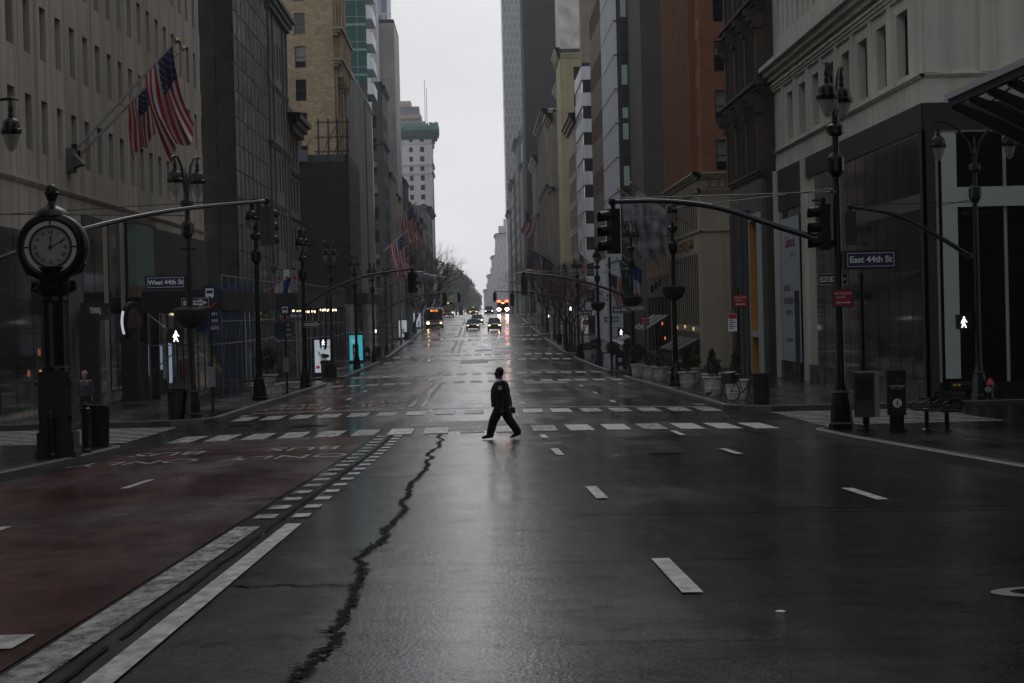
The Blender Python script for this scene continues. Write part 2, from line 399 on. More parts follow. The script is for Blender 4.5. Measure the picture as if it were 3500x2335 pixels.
# zebra crossings: south side of 44th and the ones beyond
def zebra(y0, y1, x0=-8., x1=7.75, wd=.62, pitch=.93, worn=0.45, tilt=0.):
    x = x0
    while x + wd < x1:
        (mark(mw if random.random() < worn or x < -3 else mk, x, x + wd, y0 + tilt * (x - x0), y1 + tilt * (x - x0), random.uniform(-.04, .04)))
        x += pitch
zebra(61.2, 65.4, tilt=-.03)
zebra(76.8, 80.4, tilt=-.12, worn=.4)
zebra(126.5, 130.5); zebra(148.8, 152.4, worn=.5)
zebra(199, 203, worn=.3); zebra(220, 224); zebra(289, 293); zebra(311, 315); zebra(371, 375.); zebra(393, 397)
for yq, tl in ((84.2, -.55), (155.5, 0), (228, 0), (318, 0)):
    n = 12
    for i in range(n):
        xa = -8 + 15.4 * i / n; xb = -8 + 15.4 * (i + 1) / n; ya = yq + tl * (xa + 8) * .6; yb = yq + tl * (xb + 8) * .6
        if xa < 6.6: mk.quad(*[(x, y, road(x, y) + .014) for x, y in ((xa, ya), (xb, yb), (xb, yb + .3), (xa, ya + .3))])
# crossings over the side streets: bars lie east-west
def side_zebra(xa, xb, y0, y1, pitch=1.0, wd=.38):
    y = y0
    while y < y1:
        mk.quad(*[(x, yq, g(yq) + .02) for x, yq in ((xa, y), (xb, y), (xb, y + wd), (xa, y + wd))]); y += pitch
side_zebra(-15.4, -9.2, 62.5, 73.5); side_zebra(8.8, 13.6, 61.8, 73.5)
side_zebra(-14, -10.6, 137, 147, 1.2); side_zebra(9.2, 12.6, 137, 147, 1.2)
side_zebra(-14, -10.6, 208, 217, 1.2); side_zebra(9.2, 12.6, 208, 217, 1.2)
o = mk.build('road_markings', M_paint); o['kind'] = 'structure'
o = mw.build('worn_road_markings', M_paint2); o['kind'] = 'structure'
def road_words(txt, x, y, sx, sy, m=M_paint2):
    me = text_mesh(txt, 1., 0); me.materials.clear(); me.materials.append(m)
    for v in me.vertices:
        X = x - v.co.x * sx; Y = y - v.co.y * sy
        v.co = (X, Y, road(X, Y) + .016)
    me.flip_normals(); me.flip_normals()
    o = bpy.data.objects.new('road_lettering', me); COL.objects.link(o); o['kind'] = 'structure'
for xx in (-6.95, -3.95):
    road_words('ONLY', xx, 48.6, .95, 2.9); road_words('BUS', xx, 53.6, .95, 2.9)
    road_words('ONLY', xx, 88.5, .95, 2.9); road_words('BUS', xx, 92.5, .95, 2.9)
# tar seam that wanders up the carriageway, cross joints, patches
ms = MB(); y = 9.; px = -1.05; pw = .1
def wob(y): return -1.0 + .05 * sin(y * .5) + .12 * noise.noise(Vector((0, y * .45, 3))) + .05 * noise.noise(Vector((5, y * 1.7, 0))) + .02 * noise.noise(Vector((9, y * 6.1, 0)))
while y < 62:
    x0 = wob(y); band = .02 + .05 * abs(noise.noise(Vector((y * .9, 2, 0)))) + .02 * abs(noise.noise(Vector((y * 4, 7, 0))))
    for _ in range(5):
        cx_ = x0 + random.gauss(0, band * .55); cy_ = y + random.uniform(0, .2); la = random.uniform(.02, .11); lw_ = random.uniform(.005, .022); an = random.gauss(0, .5)
        pts_ = []
        for k in range(6):
            t_ = 2 * pi * k / 6; u_ = cos(t_) * lw_ * random.uniform(.6, 1.3); v_ = sin(t_) * la * random.uniform(.6, 1.2); pts_.append((cx_ + u_ * cos(an) - v_ * sin(an), cy_ + u_ * sin(an) + v_ * cos(an)))
        ms.poly([(a, b, road(a, b) + .008 + .0008 * _) for a, b in pts_])
    y += .075
def seam(pts, wd=.06):
    for (a, b), (c, d) in zip(pts, pts[1:]):
        t = Vector((c - a, d - b)).normalized(); nx, ny = -t.y * wd / 2, t.x * wd / 2
        ms.quad(*[(x, y, road(x, y) + .009) for x, y in ((a - nx, b - ny), (c - nx, d - ny), (c + nx, d + ny), (a + nx, b + ny))])
def jag(xa, xb, ya, yb, n=14, wd=.06, j=.12):
    seam([(xa + (xb - xa) * i / n, ya + (yb - ya) * i / n + random.uniform(-j, j)) for i in range(n + 1)], wd)
for a in ((-2, -1, 18.6, 18.4), (-2.9, -1.1, 38, 37.6), (3, 7.6, 27.2, 26.8), (1.5, 4.7, 42, 41.5), (-8, 7.5, 59.3, 58.6), (-8, 7, 82.5, 80.5), (-6, 6, 110, 109), (1, 7, 26.5, 26.2), (-8, 7, 132, 131.5), (-4, 5, 165, 164), (-3, 6, 176, 176), (-1, 4, 190, 190)): jag(*a)
for k in range(6):
    seam([(-2.28 + .008 * sin(i * .6 + k) + random.uniform(-.008, .008), 5 + k * 10 + i * .33) for i in range(30)], .035)
seam([(-2.28 + random.uniform(-.012, .012), 27 + i * .4) for i in range(86)], .045)
for k in range(26):
    x_ = random.uniform(-8, 7.4); y_ = random.uniform(14, 58); L_ = random.uniform(1, 5)
    seam([(x_ + i * L_ / 14, y_ + random.uniform(-.03, .03)) for i in range(15)], .02)
for k in range(14): jag(random.uniform(-8, 0), random.uniform(1, 7.5), *([84 + k * 9 + random.uniform(-2, 2)] * 2), n=12, wd=.05, j=.2)
o = ms.build('tar_seams', M_crack); o['kind'] = 'structure'
mp_ = MB()
for x0, x1, ya, yb in ((-1.6, 1.2, 196, 203), (-1.6, .6, 187, 195), (-1.4, .9, 63, 66), (-8.2, 7.6, 81.2, 83.2), (-3, 7.5, 133.5, 136), (-2, 1.5, 66.5, 70), (2.2, 4.4, 120, 126), (-.5, 1.2, 236, 242)): mark(mp_, x0, x1, ya, yb, lift=.008)
o = mp_.build('road_patches', mat('patch_asphalt', (.008, .008, .009), .3, spec=.25, var=.6, scale=1.4, bump=.4, bscale=40)); o['kind'] = 'structure'
# ================================================================ BUILDINGS
WB = (.02, .02, .02)
m_stone_warm = mat('limestone_warm', (.52, .455, .37), .75, var=.5, scale=.25, streak=.75, bump=.15, bscale=6)
m_stone_lt = mat('limestone_pale', (.78, .735, .64), .7, var=.35, scale=.3, streak=.35, bump=.12, bscale=6)
m_stone_grey = mat('stone_grey', (.13, .13, .125), .7, var=.5, scale=.4, streak=.6, bump=.2, bscale=5)
m_brown = mat('brownstone_dark', (.085, .062, .042), .75, var=.6, scale=.8, streak=.5, bump=.4, bscale=5)
m_orange = mat('orange_brick', (.34, .13, .055), .75, col2=(.23, .088, .04), var=.45, scale=.5, brick=(.42, .14, (.13, .075, .045), .012))
m_tan = mat('tan_brick', (.52, .40, .25), .8, col2=(.34, .24, .14), var=.75, scale=.35, brick=(.5, .25, (.3, .23, .15), .02), bump=.3, bscale=3)
m_darkbrick = mat('grey_panel_wall', (.055, .047, .042), .7, col2=(.045, .038, .034), var=.3, scale=.3, brick=(1.4, .62, (.018, .016, .015), .02))
m_redbrick = mat('red_brick', (.13, .035, .025), .8, col2=(.09, .028, .02), brick=(.4, .15, (.08, .05, .04), .012))
m_blackgl = mat('black_granite', (.011, .0115, .013), .28, var=.5, scale=.4, spec=.28, rvar=.08)
m_bluegl = mat('smoked_panel', (.026, .029, .033), .1, spec=.6, var=.9, scale=1., stretch=(2.5, 2.5, .03), col2=(.065, .075, .08))  # pale vertical streaks in the colour stand in for reflections
m_glass = mat('window_glass', (.012, .014, .016), .06, spec=.5, bump=.06, bscale=1.2)
m_glass2 = mat('shop_glass', (.018, .02, .021), .04, spec=.5, bump=.05, bscale=.5, var=.6, scale=.7, col2=(.045, .042, .036))
m_blind = mat('window_blind', (.22, .22, .2), .5, var=.3, scale=2)
m_frame = mat('dark_frame', (.02, .02, .02), .4)
m_alu = mat('aluminium_frame', (.2, .205, .21), .35, metal=.6)
m_white = mat('white_panel', (.8, .82, .86), .5, var=.3, scale=.3, streak=.3)
m_teal = mat('teal_glass', (.03, .11, .11), .12, spec=.6, var=.4, scale=.25, col2=(.015, .05, .055))
m_conc = mat('concrete_panels', (.40, .38, .36), .8, var=.3, scale=.15, brick=(3.4, 3.4, (.26, .25, .24), .06))
m_beige = mat('beige_terracotta', (.42, .37, .29), .8, var=.5, scale=.3, streak=.5, bump=.3, bscale=2)
m_roof = mat('roof_felt', (.05, .05, .05), .8)
m_net = mat('debris_netting', (.012, .011, .012), .9, var=.7, scale=.6, col2=(.03, .02, .018), bump=.6, bscale=2, stretch=(1, 1, .3))
m_pipe = mat('galvanised_pipe', (.3, .31, .32), .35, metal=.7)
m_blk = mat('black_cast_iron', (.004, .0045, .005), .3, spec=.35, bump=.15, bscale=30)
m_verd = mat('verdigris_copper', (.10, .26, .21), .7, var=.6, scale=.5)
WIN = {}
def win_mesh(wd, h, style, var=0):
    key = (round(wd, 2), round(h, 2), style, var)
    if key in WIN: return WIN[key]
    mb = MB(); f = .07 if wd > .8 else .05; t = .05
    mb.box(-wd / 2, -t, 0, -wd / 2 + f, .02, h); mb.box(wd / 2 - f, -t, 0, wd / 2, .02, h)
    mb.box(-wd / 2 + f, -t, h - f, wd / 2 - f, .02, h); mb.box(-wd / 2 + f, -t - .04, 0, wd / 2 - f, .02, f)
    x0, x1, z0, z1 = -wd / 2 + f, wd / 2 - f, f, h - f
    split = None
    if style == 'sash':
        mb.box(x0, -t + .01, h * .5 - .035, x1, .02, h * .5 + .035)
    elif style == 'mid':
        mb.box(-.025, -t + .01, z0, .025, .02, z1)
    elif style == 'low':
        mb.box(x0, -t + .01, h * .33 - .03, x1, .02, h * .33 + .03)
    elif style == 'grid':
        for k in (1, 2): mb.box(x0 + (x1 - x0) * k / 3 - .03, -t + .01, z0, x0 + (x1 - x0) * k / 3 + .03, .02, z1)
        mb.box(x0, -t + .012, h * .72 - .03, x1, .018, h * .72 + .03)
    if var == 1: split = h * .55
    if var == 2: split = h * .3
    if split:
        mb.quad((x0, 0, z0), (x1, 0, z0), (x1, 0, split), (x0, 0, split), 1); mb.quad((x0, .004, split), (x1, .004, split), (x1, .004, z1), (x0, .004, z1), 2)
    else: mb.quad((x0, 0, z0), (x1, 0, z0), (x1, 0, z1), (x0, 0, z1), 1)
    WIN[key] = mb; return mb
WM = {}
class Bld:
    def __init__(s, name, label, poly, z0, z1, wall, depth=.3, group=None, cat='building', frame=None, glass=None, blind=.25):
        s.poly = poly; s.z0 = z0; s.z1 = z1; s.wall = wall; s.depth = depth; s.frame = frame or m_frame; s.glass = glass or m_glass; s.pb = blind
        cx = sum(p[0] for p in poly) / len(poly); cy = min(p[1] for p in poly)
        s.t = thing(name, label, cat, (round(cx, 2), round(cy, 2), round(z0, 2)), 0, group, world=True)
        s.ops = {}; s.wins = []; s.cor = MB(); s.n = 0
    def edge(s, e):
        a = Vector((*s.poly[e], 0)); b = Vector((*s.poly[(e + 1) % len(s.poly)], 0)); d = (b - a); L = d.length; d.normalize()
        return a, d, Vector((d.y, -d.x, 0)), L
    def P(s, e, q, out, z):
        a, d, n, L = s.edge(e); p = a + d * q + n * out; return (p.x, p.y, z)
    def open(s, e, c, z, wd, h, style='sash', var=None, win=True):
        s.ops.setdefault(e, []).append((c - wd / 2, c + wd / 2, z, z + h))
        if var is None: var = (random.choice((1, 2)) if random.random() < s.pb else 0)
        if win: s.wins.append((e, c, z, wd, h, style, var))
    def grid(s, e, cs, zs, wd, h, style='sash', var=None):
        for z in zs:
            for c in cs: s.open(e, c, z, wd, h, style, var)
    def ebox(s, mb, e, q0, q1, o0, o1, z0, z1, mi=0):
        a, d, n, L = s.edge(e); i = len(mb.v)
        for z in (z0, z1):
            for q, o in ((q0, o0), (q1, o0), (q1, o1), (q0, o1)):
                p = a + d * q + n * o; mb.v.append((p.x, p.y, z))
        # q along, o outwards: keep faces pointing out
        for f in ((0, 1, 2, 3), (7, 6, 5, 4), (4, 5, 1, 0), (5, 6, 2, 1), (6, 7, 3, 2), (7, 4, 0, 3)):
            mb.f.append(tuple(i + k for k in f)); mb.m.append(mi)
    def ledge(s, edges, z, h, p, ends=True):
        """moulded course: three steps growing outwards"""
        for e in edges:
            L = s.edge(e)[3]
            for k, (f0, f1, pp) in enumerate(((0, .35, .45), (.35, .7, .72), (.7, 1., 1.))):
                x = p * pp
                s.ebox(s.cor, e, -x if ends else 0, L + x if ends else L, -.02, x, z + h * f0, z + h * f1 - (.0 if k == 2 else 0))
    def finish(s, roof=True):
        mb = MB()
        for e in range(len(s.poly)):
            a, d, n, L = s.edge(e); ops = s.ops.get(e, [])
            qs = sorted(set([0, L] + [round(o[k], 4) for o in ops for k in (0, 1) if 0 < o[k] < L])); zs = sorted(set([s.z0, s.z1] + [round(o[k], 4) for o in ops for k in (2, 3) if s.z0 < o[k] < s.z1]))
            if not ops:
                mb.quad(s.P(e, 0, 0, s.z0), s.P(e, L, 0, s.z0), s.P(e, L, 0, s.z1), s.P(e, 0, 0, s.z1)); continue
            for i in range(len(qs) - 1):
                col = [o for o in ops if o[0] - 1e-3 <= qs[i] and qs[i + 1] <= o[1] + 1e-3]; z_st = None
                for j in range(len(zs) - 1):
                    hole = any(o[2] - 1e-3 <= zs[j] and zs[j + 1] <= o[3] + 1e-3 for o in col)
                    if not hole and z_st is None: z_st = zs[j]
                    if z_st is not None and (hole or j == len(zs) - 2):
                        zt = zs[j] if hole else zs[j + 1]
                        mb.quad(s.P(e, qs[i], 0, z_st), s.P(e, qs[i + 1], 0, z_st), s.P(e, qs[i + 1], 0, zt), s.P(e, qs[i], 0, zt)); z_st = None
            D = s.depth
            for a0, a1, b0, b1 in ops:
                a0 = max(a0, 0); a1 = min(a1, L)
                mb.quad(s.P(e, a0, 0, b0), s.P(e, a0, -D, b0), s.P(e, a0, -D, b1), s.P(e, a0, 0, b1))
                mb.quad(s.P(e, a1, -D, b0), s.P(e, a1, 0, b0), s.P(e, a1, 0, b1), s.P(e, a1, -D, b1))
                mb.quad(s.P(e, a0, 0, b0), s.P(e, a1, 0, b0), s.P(e, a1, -D, b0), s.P(e, a0, -D, b0))
                mb.quad(s.P(e, a0, -D, b1), s.P(e, a1, -D, b1), s.P(e, a1, 0, b1), s.P(e, a0, 0, b1))
        mb.build('wall', s.wall, s.t)
        if roof:
            r = MB(); r.poly([(x, y, s.z1 + .0) for x, y in s.poly])
            for e in range(len(s.poly)):
                L = s.edge(e)[3]; s.ebox(r, e, 0.01, L - .01, -.3, -.01, s.z1, s.z1 + .7)
            r.build('roof', m_roof, s.t)
        if s.cor.f: s.cor.build('cornice', s.wall, s.t)
        # windows nearest to the camera first: 100 as parts, the rest as one mass
        def key(wn): p = s.P(wn[0], wn[1], 0, 0); return p[1] * 1.0 + wn[2] * .8 + (0 if wn[2] < 120 else 500)
        ws = sorted(s.wins, key=key); rest = MB()
        for k, (e, c, z, wd, h, style, var) in enumerate(ws):
            a, d, n, L = s.edge(e); rz = math.atan2(d.y, d.x); p = s.P(e, c, -s.depth + .0, z)
            src = win_mesh(wd, h, style, var)
            if k < 100:
                kk = (round(wd, 2), round(h, 2), style, var, s.frame.name, s.glass.name)
                if kk not in WM: WM[kk] = src.mesh('window', [s.frame, s.glass, m_blind])
                link('window', WM[kk], s.t, (p[0] - s.t.location.x, p[1] - s.t.location.y, p[2] - s.t.location.z), rz)
            else:
                M = Matrix.Translation(p) @ Matrix.Rotation(rz, 4, 'Z'); i = len(rest.v)
                rest.v += [tuple(M @ Vector(q)) for q in src.v]; rest.f += [tuple(i + q for q in f) for f in src.f]; rest.m += src.m
        if rest.f:
            o = rest.build('windows', [s.frame, s.glass, m_blind], s.t); o['kind'] = 'stuff'
        return s.t
def left(name, label, y0, y1, z1, wall, x=XL, far=-45, **k):
    return Bld(name, label, [(far, y0), (x, y0), (x, y1), (far, y1)], g(y0) - 3.2, z1, wall, **k)      # edges: 0 south, 1 avenue
def right(name, label, y0, y1, z1, wall, x=XR, far=45, **k):
    b = Bld(name, label, [(x, y0), (far, y0), (far, y1), (x, y1)], g(y0) - 3.2, z1, wall, **k)         # edges: 0 south, 3 avenue (from y1 down)
    b.y1 = y1; return b
def fr(a, b, p):      # list of centres
    out = []; x = a
    while x <= b + 1e-6: out.append(x); x += p
    return out
# ---------------- left side, 44th to 45th: limestone block with narrow slot windows
B = left('office_building', 'long streaked limestone office block with narrow slot windows above dark shop fronts', 78.3, 138.5, 34, m_stone_warm, depth=.28, blind=.2)
for k in range(19):
    c = 3.5 + k * 3.17
    if c < 62: B.grid(1, [c], [7.75, 11.15, 14.55, 17.95, 21.35], 1.25, 1.95, 'mid')
z0 = g(76)
L1P = [(a, b_, zt) for a, b_, zt in ((.1, 3.0, 4.95), (3.0, 6.1, 4.95), (6.1, 9.2, 4.95), (9.2, 12.6, 4.95), (17.2, 19.9, 6.0), (19.9, 22.4, 6.0), (23.8, 27.1, 6.0), (28.7, 32.3, 5.6), (35.1, 39.1, 5.4), (40.1, 45.2, 5.4), (46.3, 51.7, 5.4), (52.7, 59.8, 5.2))]
B.ledge([1], 6.5, .16, .1, False)
for c in fr(1.5, 61, 3.17): B.ebox(B.cor, 1, c + .3 - .02, c + .3 + .02, -.01, .012, 6.8, 34)
B.glass = m_glass2
B.finish()
def shop_panes(B, e, panes, zb, fm, gm, split=()):
    for a, b_, zt in panes:
        gp = MB(); B.ebox(gp, e, a + .06, b_ - .06, 0, .05, zb, zt - .08); p_ = gp.build('shop_window', gm, B.t); f = MB()
        for u, v, z0_, z1_ in ((a, a + .09, zb, zt), (b_ - .09, b_, zb, zt), (a + .09, b_ - .09, zt - .12, zt), (a + .09, b_ - .09, zb - .04, zb + .1)): B.ebox(f, e, u, v, 0, .11, z0_, z1_)
        for s_ in split:
            if isinstance(s_, float): B.ebox(f, e, a + .09, b_ - .09, .02, .1, s_, s_ + .09)
            else: B.ebox(f, e, (a + b_) / 2 - .035, (a + b_) / 2 + .035, .02, .095, zb + .1, zt - .12)
        f.build('frame', fm, p_)
m_glassD = mat('dark_shop_glass', (.010, .013, .0135), .05, spec=.42, bump=.05, bscale=.5, var=.9, scale=.6, col2=(.04, .043, .038))
shop_panes(B, 1, L1P, z0 + .35, m_alu, m_glassD, (1.6, 'v'))
sg = MB(); B.ebox(sg, 1, 12.7, 17.1, 0, .05, -1.9, 5.6); sg.build('pier_cladding', m_stone_grey, B.t)
sg = MB(); B.ebox(sg, 1, 28.9, 35.0, .12, .5, 3.2, 6.0); sg.build('teal_display_bay', mat('teal_display', (.05, .10, .09), .3, var=.9, scale=1.2, stretch=(1, 2, .1), col2=(.13, .17, .14), emit=(.1, .2, .15), estr=.05), B.t)
sg = MB(); B.ebox(sg, 1, 28.7, 35.2, .0, .56, 6.0, 6.25); B.ebox(sg, 1, 35.0, 35.3, .1, .56, -1.9, 6.0); B.ebox(sg, 1, 28.7, 35.0, .1, .56, 2.7, 3.2); sg.build('bay_frame', mat('brown_bay_frame', (.12, .085, .06), .5), B.t)
sg = MB(); B.ebox(sg, 1, 36.6, 59.6, .12, .2, 2.4, 6.05); sg.build('dark_brick_band', mat('dark_brick_band', (.04, .036, .033), .6, col2=(.03, .028, .026), brick=(.9, .3, (.015, .014, .013), .02)), B.t)
# ---------------- left, north of 45th: black polished block with a cut corner
XB = XL
Bp = [(-45, 157.4), (XB - 2.1, 155.3), (XB, 157.4), (XB, 184), (-45, 184)]
B = Bld('black_office_building', 'glossy black panelled office block with a cut corner beside the side street', Bp, g(157) - 3.2, 40, m_blackgl)
B.finish(); pm = MB(); pn = MB()
z = 4.3
while z < 39:
    def pan(mb, e, q0, q1, za, zb_):
        t_ = [random.uniform(.03, .05) for _ in range(4)]
        mb.quad(B.P(e, q0, t_[0], za), B.P(e, q1, t_[1], za), B.P(e, q1, t_[2], zb_), B.P(e, q0, t_[3], zb_), random.randrange(3))
    for q in range(2): pan(pn, 1, .03 + q * 1.48, 1.45 + q * 1.48, z + .04, z + 1.71)
    for q in range(9): pan(pm, 2, .03 + q * 2.95, 2.92 + q * 2.95, z + .04, z + 1.70)
    z += 1.75
pn.build('corner_cladding', [m_blackgl] * 3, B.t); pm.build('front_cladding', [m_bluegl, mat('smoked_panel_light', (.034, .038, .043), .1, spec=.6, var=.9, scale=1., stretch=(2.5, 2.5, .03), col2=(.075, .085, .09)), mat('smoked_panel_dark', (.022, .025, .029), .08, spec=.5, var=.9, scale=1., stretch=(2.5, 2.5, .03), col2=(.055, .062, .068))], B.t)  # front panels carry reflection streaks in their colour
fn = MB()
for k in range(9): B.ebox(fn, 2, .0 + k * 2.95, .05 + k * 2.95, .05, .1, 4.3, 39.3)
fn.build('mullions', mat('bronze_fin', (.09, .095, .1), .3, metal=.5), B.t)
# ---------------- left: grey classical stone building, then brown cornice building
B = left('stone_building', 'narrow grey stone building with pedimented windows beside the black block', 184.1, 202, 26.4, m_stone_grey)
for z in (1.4, 6.9, 11.6, 16.1, 20.6): B.grid(1, [2.2, 6.2, 9.0, 11.8, 15.8], [z], 1.25, 2.7, 'sash')
for z, h, p in ((5., .5, .35), (10.2, .3, .2), (14.8, .35, .3), (19.4, .3, .2), (25.2, 1.1, .8)): B.ledge([1], z, h, p)
for c in (.4, 4.2, 13.8, 17.4): B.ebox(B.cor, 1, c - .35, c + .35, -.01, .14, 5.6, 25.1)
for c in (6.2, 9., 11.8):
    for k in range(5): B.ebox(B.cor, 1, c - .8 + k * .16, c + .8 - k * .16, 0, .2, 9.7 + k * .13, 9.83 + k * .13)
B.finish()
B = left('brown_cornice_building', 'lower brown building with a heavy cornice beyond the grey stone one', 202.1, 214, 18.7, m_brown)
for z in (2.2, 6.5, 10.6, 14.4): B.grid(1, [2.2, 5.6, 9.2], [z], 1.5, 2.7, 'sash')
for z, h, p in ((5.3, .4, .4), (17.2, 1.4, 1.1), (9.8, .2, .2), (13.7, .25, .3)): B.ledge([1, 0], z, h, p)
B.finish()
# scaffolded building wrapped in black netting
B = left('netted_scaffold_building', 'building wrapped in black debris netting with loose scaffold poles on top', 240, 262, 16.9, m_net, x=-12.6, far=-24)
B.cor.box(-21.5, 240.5, 16.9, -17.6, 246, 20.2); c0 = B.cor; B.cor = MB(); B.finish(roof=True)
c0.build('roof_hut', m_redbrick, B.t)
sc_ = MB()
for z in fr(2.4, 15, 2.1):
    sc_.bar((-24, 239.85, z), (-12.4, 239.85, z), .05, .05); sc_.bar((-12.45, 239.8, z), (-12.45, 262, z), .05, .05)
for x in fr(-20.4, -12.5, 1.9): sc_.bar((x, 239.83, 1.5), (x, 239.83, 17.6 + random.uniform(0, 2.2)), .06, .06)
for x in (-15.6, -14.6, -13.7, -12.7):
    for y in (240.6, 242.2): sc_.bar((x, y, 16.6), (x, y, 21.3), .08, .08)
for z in (18., 19.4, 20.9):
    sc_.bar((-16, 240.6, z), (-12.5, 240.6, z), .07, .07); sc_.bar((-16, 242.2, z), (-12.5, 242.2, z), .07, .07)
for x0, z0_, x1, z1_ in ((-19.3, 17.1, -17.4, 18.4), (-17.4, 17.1, -16.3, 19.2), (-15.6, 17, -13.7, 20.6), (-14.4, 17.2, -12.8, 20)): sc_.bar((x0, 240.5, z0_), (x1, 240.6, z1_), .07, .07)
sc_.build('scaffold_poles', m_blk, B.t)
sh = MB(); sh.box(-20.2, 239.6, 16.95, -16.6, 240.2, 18.1); sh.build('tarpaulin', mat('blue_grey_tarp', (.06, .075, .1), .4, var=.9, scale=1.6, col2=(.2, .22, .25), bump=.8, bscale=2), B.t)
dm = MB(); dm.box(-18.5, 240.35, 18.2, -17.9, 240.48, 19.6); dm.build('door', mat('white_door', (.5, .5, .5), .5), B.t)
# tall tan brick tower
B = left('tan_brick_tower', 'tall tan brick tower with one column of windows on its bare side wall', 271.5, 293, 58, m_tan, depth=.25, far=-40, blind=.4)
for k in range(14): B.open(0, 24.4 - 3.75, 14.6 + k * 3.72, 1.2, 2.4, 'sash')
for k in range(14): B.grid(1, [2.2, 4.4, 8.2, 10.4, 14.4, 17.4], [8 + k * 3.72], 1.1, 2.3, 'sash')
for z in (29.5, 33, 16): B.ledge([1], z, .9, 1.1)
for c in (.7, 6.3, 12.4, 19.6, 21):
    B.ebox(B.cor, 1, c - .3, c + .3, 0, .3, 2, 56)
for k in range(7): B.ebox(B.cor, 1, 1 + k * 3, 1.9 + k * 3, 0, .9, 28.4 - .4 * (k % 2), 33.2)
B.finish()
ld = MB(); B.ebox(ld, 0, 24.4 - 4.6, 24.4 - 2.9, 0, .35, 17.2, 17.4); ld.build('lintel', m_stone_lt, B.t)
# pale pilastered building
B = left('pale_pilaster_building', 'pale grey building with close upright pilasters below the teal glass tower', 294, 362, 32, mat('pale_grey_stone', (.33, .33, .32), .7, var=.4, scale=.3, streak=.6), x=XL, far=-30)
for z in fr(4, 29, 3.7): B.grid(1, fr(1.6, 67, 2.2), [z], 1.2, 2.6, 'sash')
for c in fr(.5, 67, 2.2): B.ebox(B.cor, 1, c - .25, c + .25, -.01, .3, 1.5, 31)
B.ledge([1], 31, .9, .5); B.ledge([1], 2, .5, .4)
B.finish()
rs = MB(); rs.box(XL - .1, 338, 2, XL + .42, 338.5, 34); rs.build('downpipe', mat('dull_red_paint', (.14, .03, .025), .5), B.t)
B = left('teal_glass_tower', 'slender teal glass tower rising behind the pale pilastered building', 356, 369.5, 112, m_teal, far=-30)
bd = MB()
for z in fr(33, 110, 3.7):
    B.ebox(bd, 0, .02, 14.38, 0, .1, z, z + .35); B.ebox(bd, 0, .02, 14.38, 0, .06, z + 1.3, z + 1.4)
for c in fr(1, 13, 2.): B.ebox(bd, 0, c, c + .08, 0, .08, 33, 111)
B.finish(); bd.build('floor_bands', mat('teal_band', (.16, .3, .29), .4), B.t)
bd = MB()
for z in fr(34, 110, 3.7): B.ebox(bd, 1, 0, 13, 0, .9, z, z + 1.7)
bd.build('balconies', m_white, B.t)
B = left('dark_slab_building', 'dark grey building with a stepped top in front of the pale concrete tower', 412, 434, 40.5, mat('charcoal_stone', (.07, .07, .068), .7, var=.5, scale=.4, streak=.4), far=-32)
for z in fr(6, 36, 3.9): B.grid(0, [11.6, 14.4], [z], 1.8, 2.2, 'plain'); B.grid(1, fr(2.5, 20, 3), [z], 1.6, 2.4, 'plain')
B.ledge([0, 1], 39.7, .8, .5); B.ledge([0, 1], 30.5, .4, .3); B.finish()
B = left('concrete_tower', 'pale jointed concrete tower block on the left of the sky gap', 482, 512, 59.5, m_conc, far=-34); B.finish()
B = left('far_window_tower', 'pale tower with a column of small dark windows behind the concrete tower', 470, 481.8, 96, mat('pale_concrete', (.42, .42, .44), .8, var=.3, scale=.2), x=-18.6, far=-34)
for z in fr(20, 94, 3.7): B.open(0, 11.4, z, 1.5, 1.9, 'plain', 0); B.open(0, 13.6, z, 1.2, 1.9, 'plain', 0)
B.finish()
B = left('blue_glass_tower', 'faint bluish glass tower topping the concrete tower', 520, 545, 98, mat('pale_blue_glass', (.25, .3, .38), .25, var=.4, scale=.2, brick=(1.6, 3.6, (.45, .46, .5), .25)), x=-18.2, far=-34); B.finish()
for nm, lb, a, b_, zt, xx in (('art_deco_building', 'beige stone building with upright ribs behind the row of flags', 434.2, 459, 27, -15.6), ('stepped_stone_building', 'beige stone building with stepped top beyond the ribbed one', 473, 512 - 30.4, 24.5, -15.3), ('stone_store_building', 'long grey beige store building carrying flags past the concrete tower', 512.2, 538, 30, -15.4), ('corner_stone_building', 'far beige corner building before the bare street trees', 553, 600, 27, -15.6)):
    B = left(nm, lb, a, b_, zt, m_beige if 'deco' in nm or 'step' in nm else m_stone_grey, x=xx, far=-30)
    n_ = (b_ - a)
    for z in fr(4.5, zt - 4, 4.1): B.grid(1, fr(1.8, n_ - 1.5, 2.6), [z], 1.2, 2.7, 'plain', 0)
    for c in fr(.5, n_, 2.6): B.ebox(B.cor, 1, c - .3, c + .3, -.01, .35, 3, zt - .8)
    B.ledge([0, 1], zt - 1, 1, .6); B.ebox(B.cor, 1, n_ * .25, n_ * .75, -6, -1, zt, zt + 4)
    B.finish()
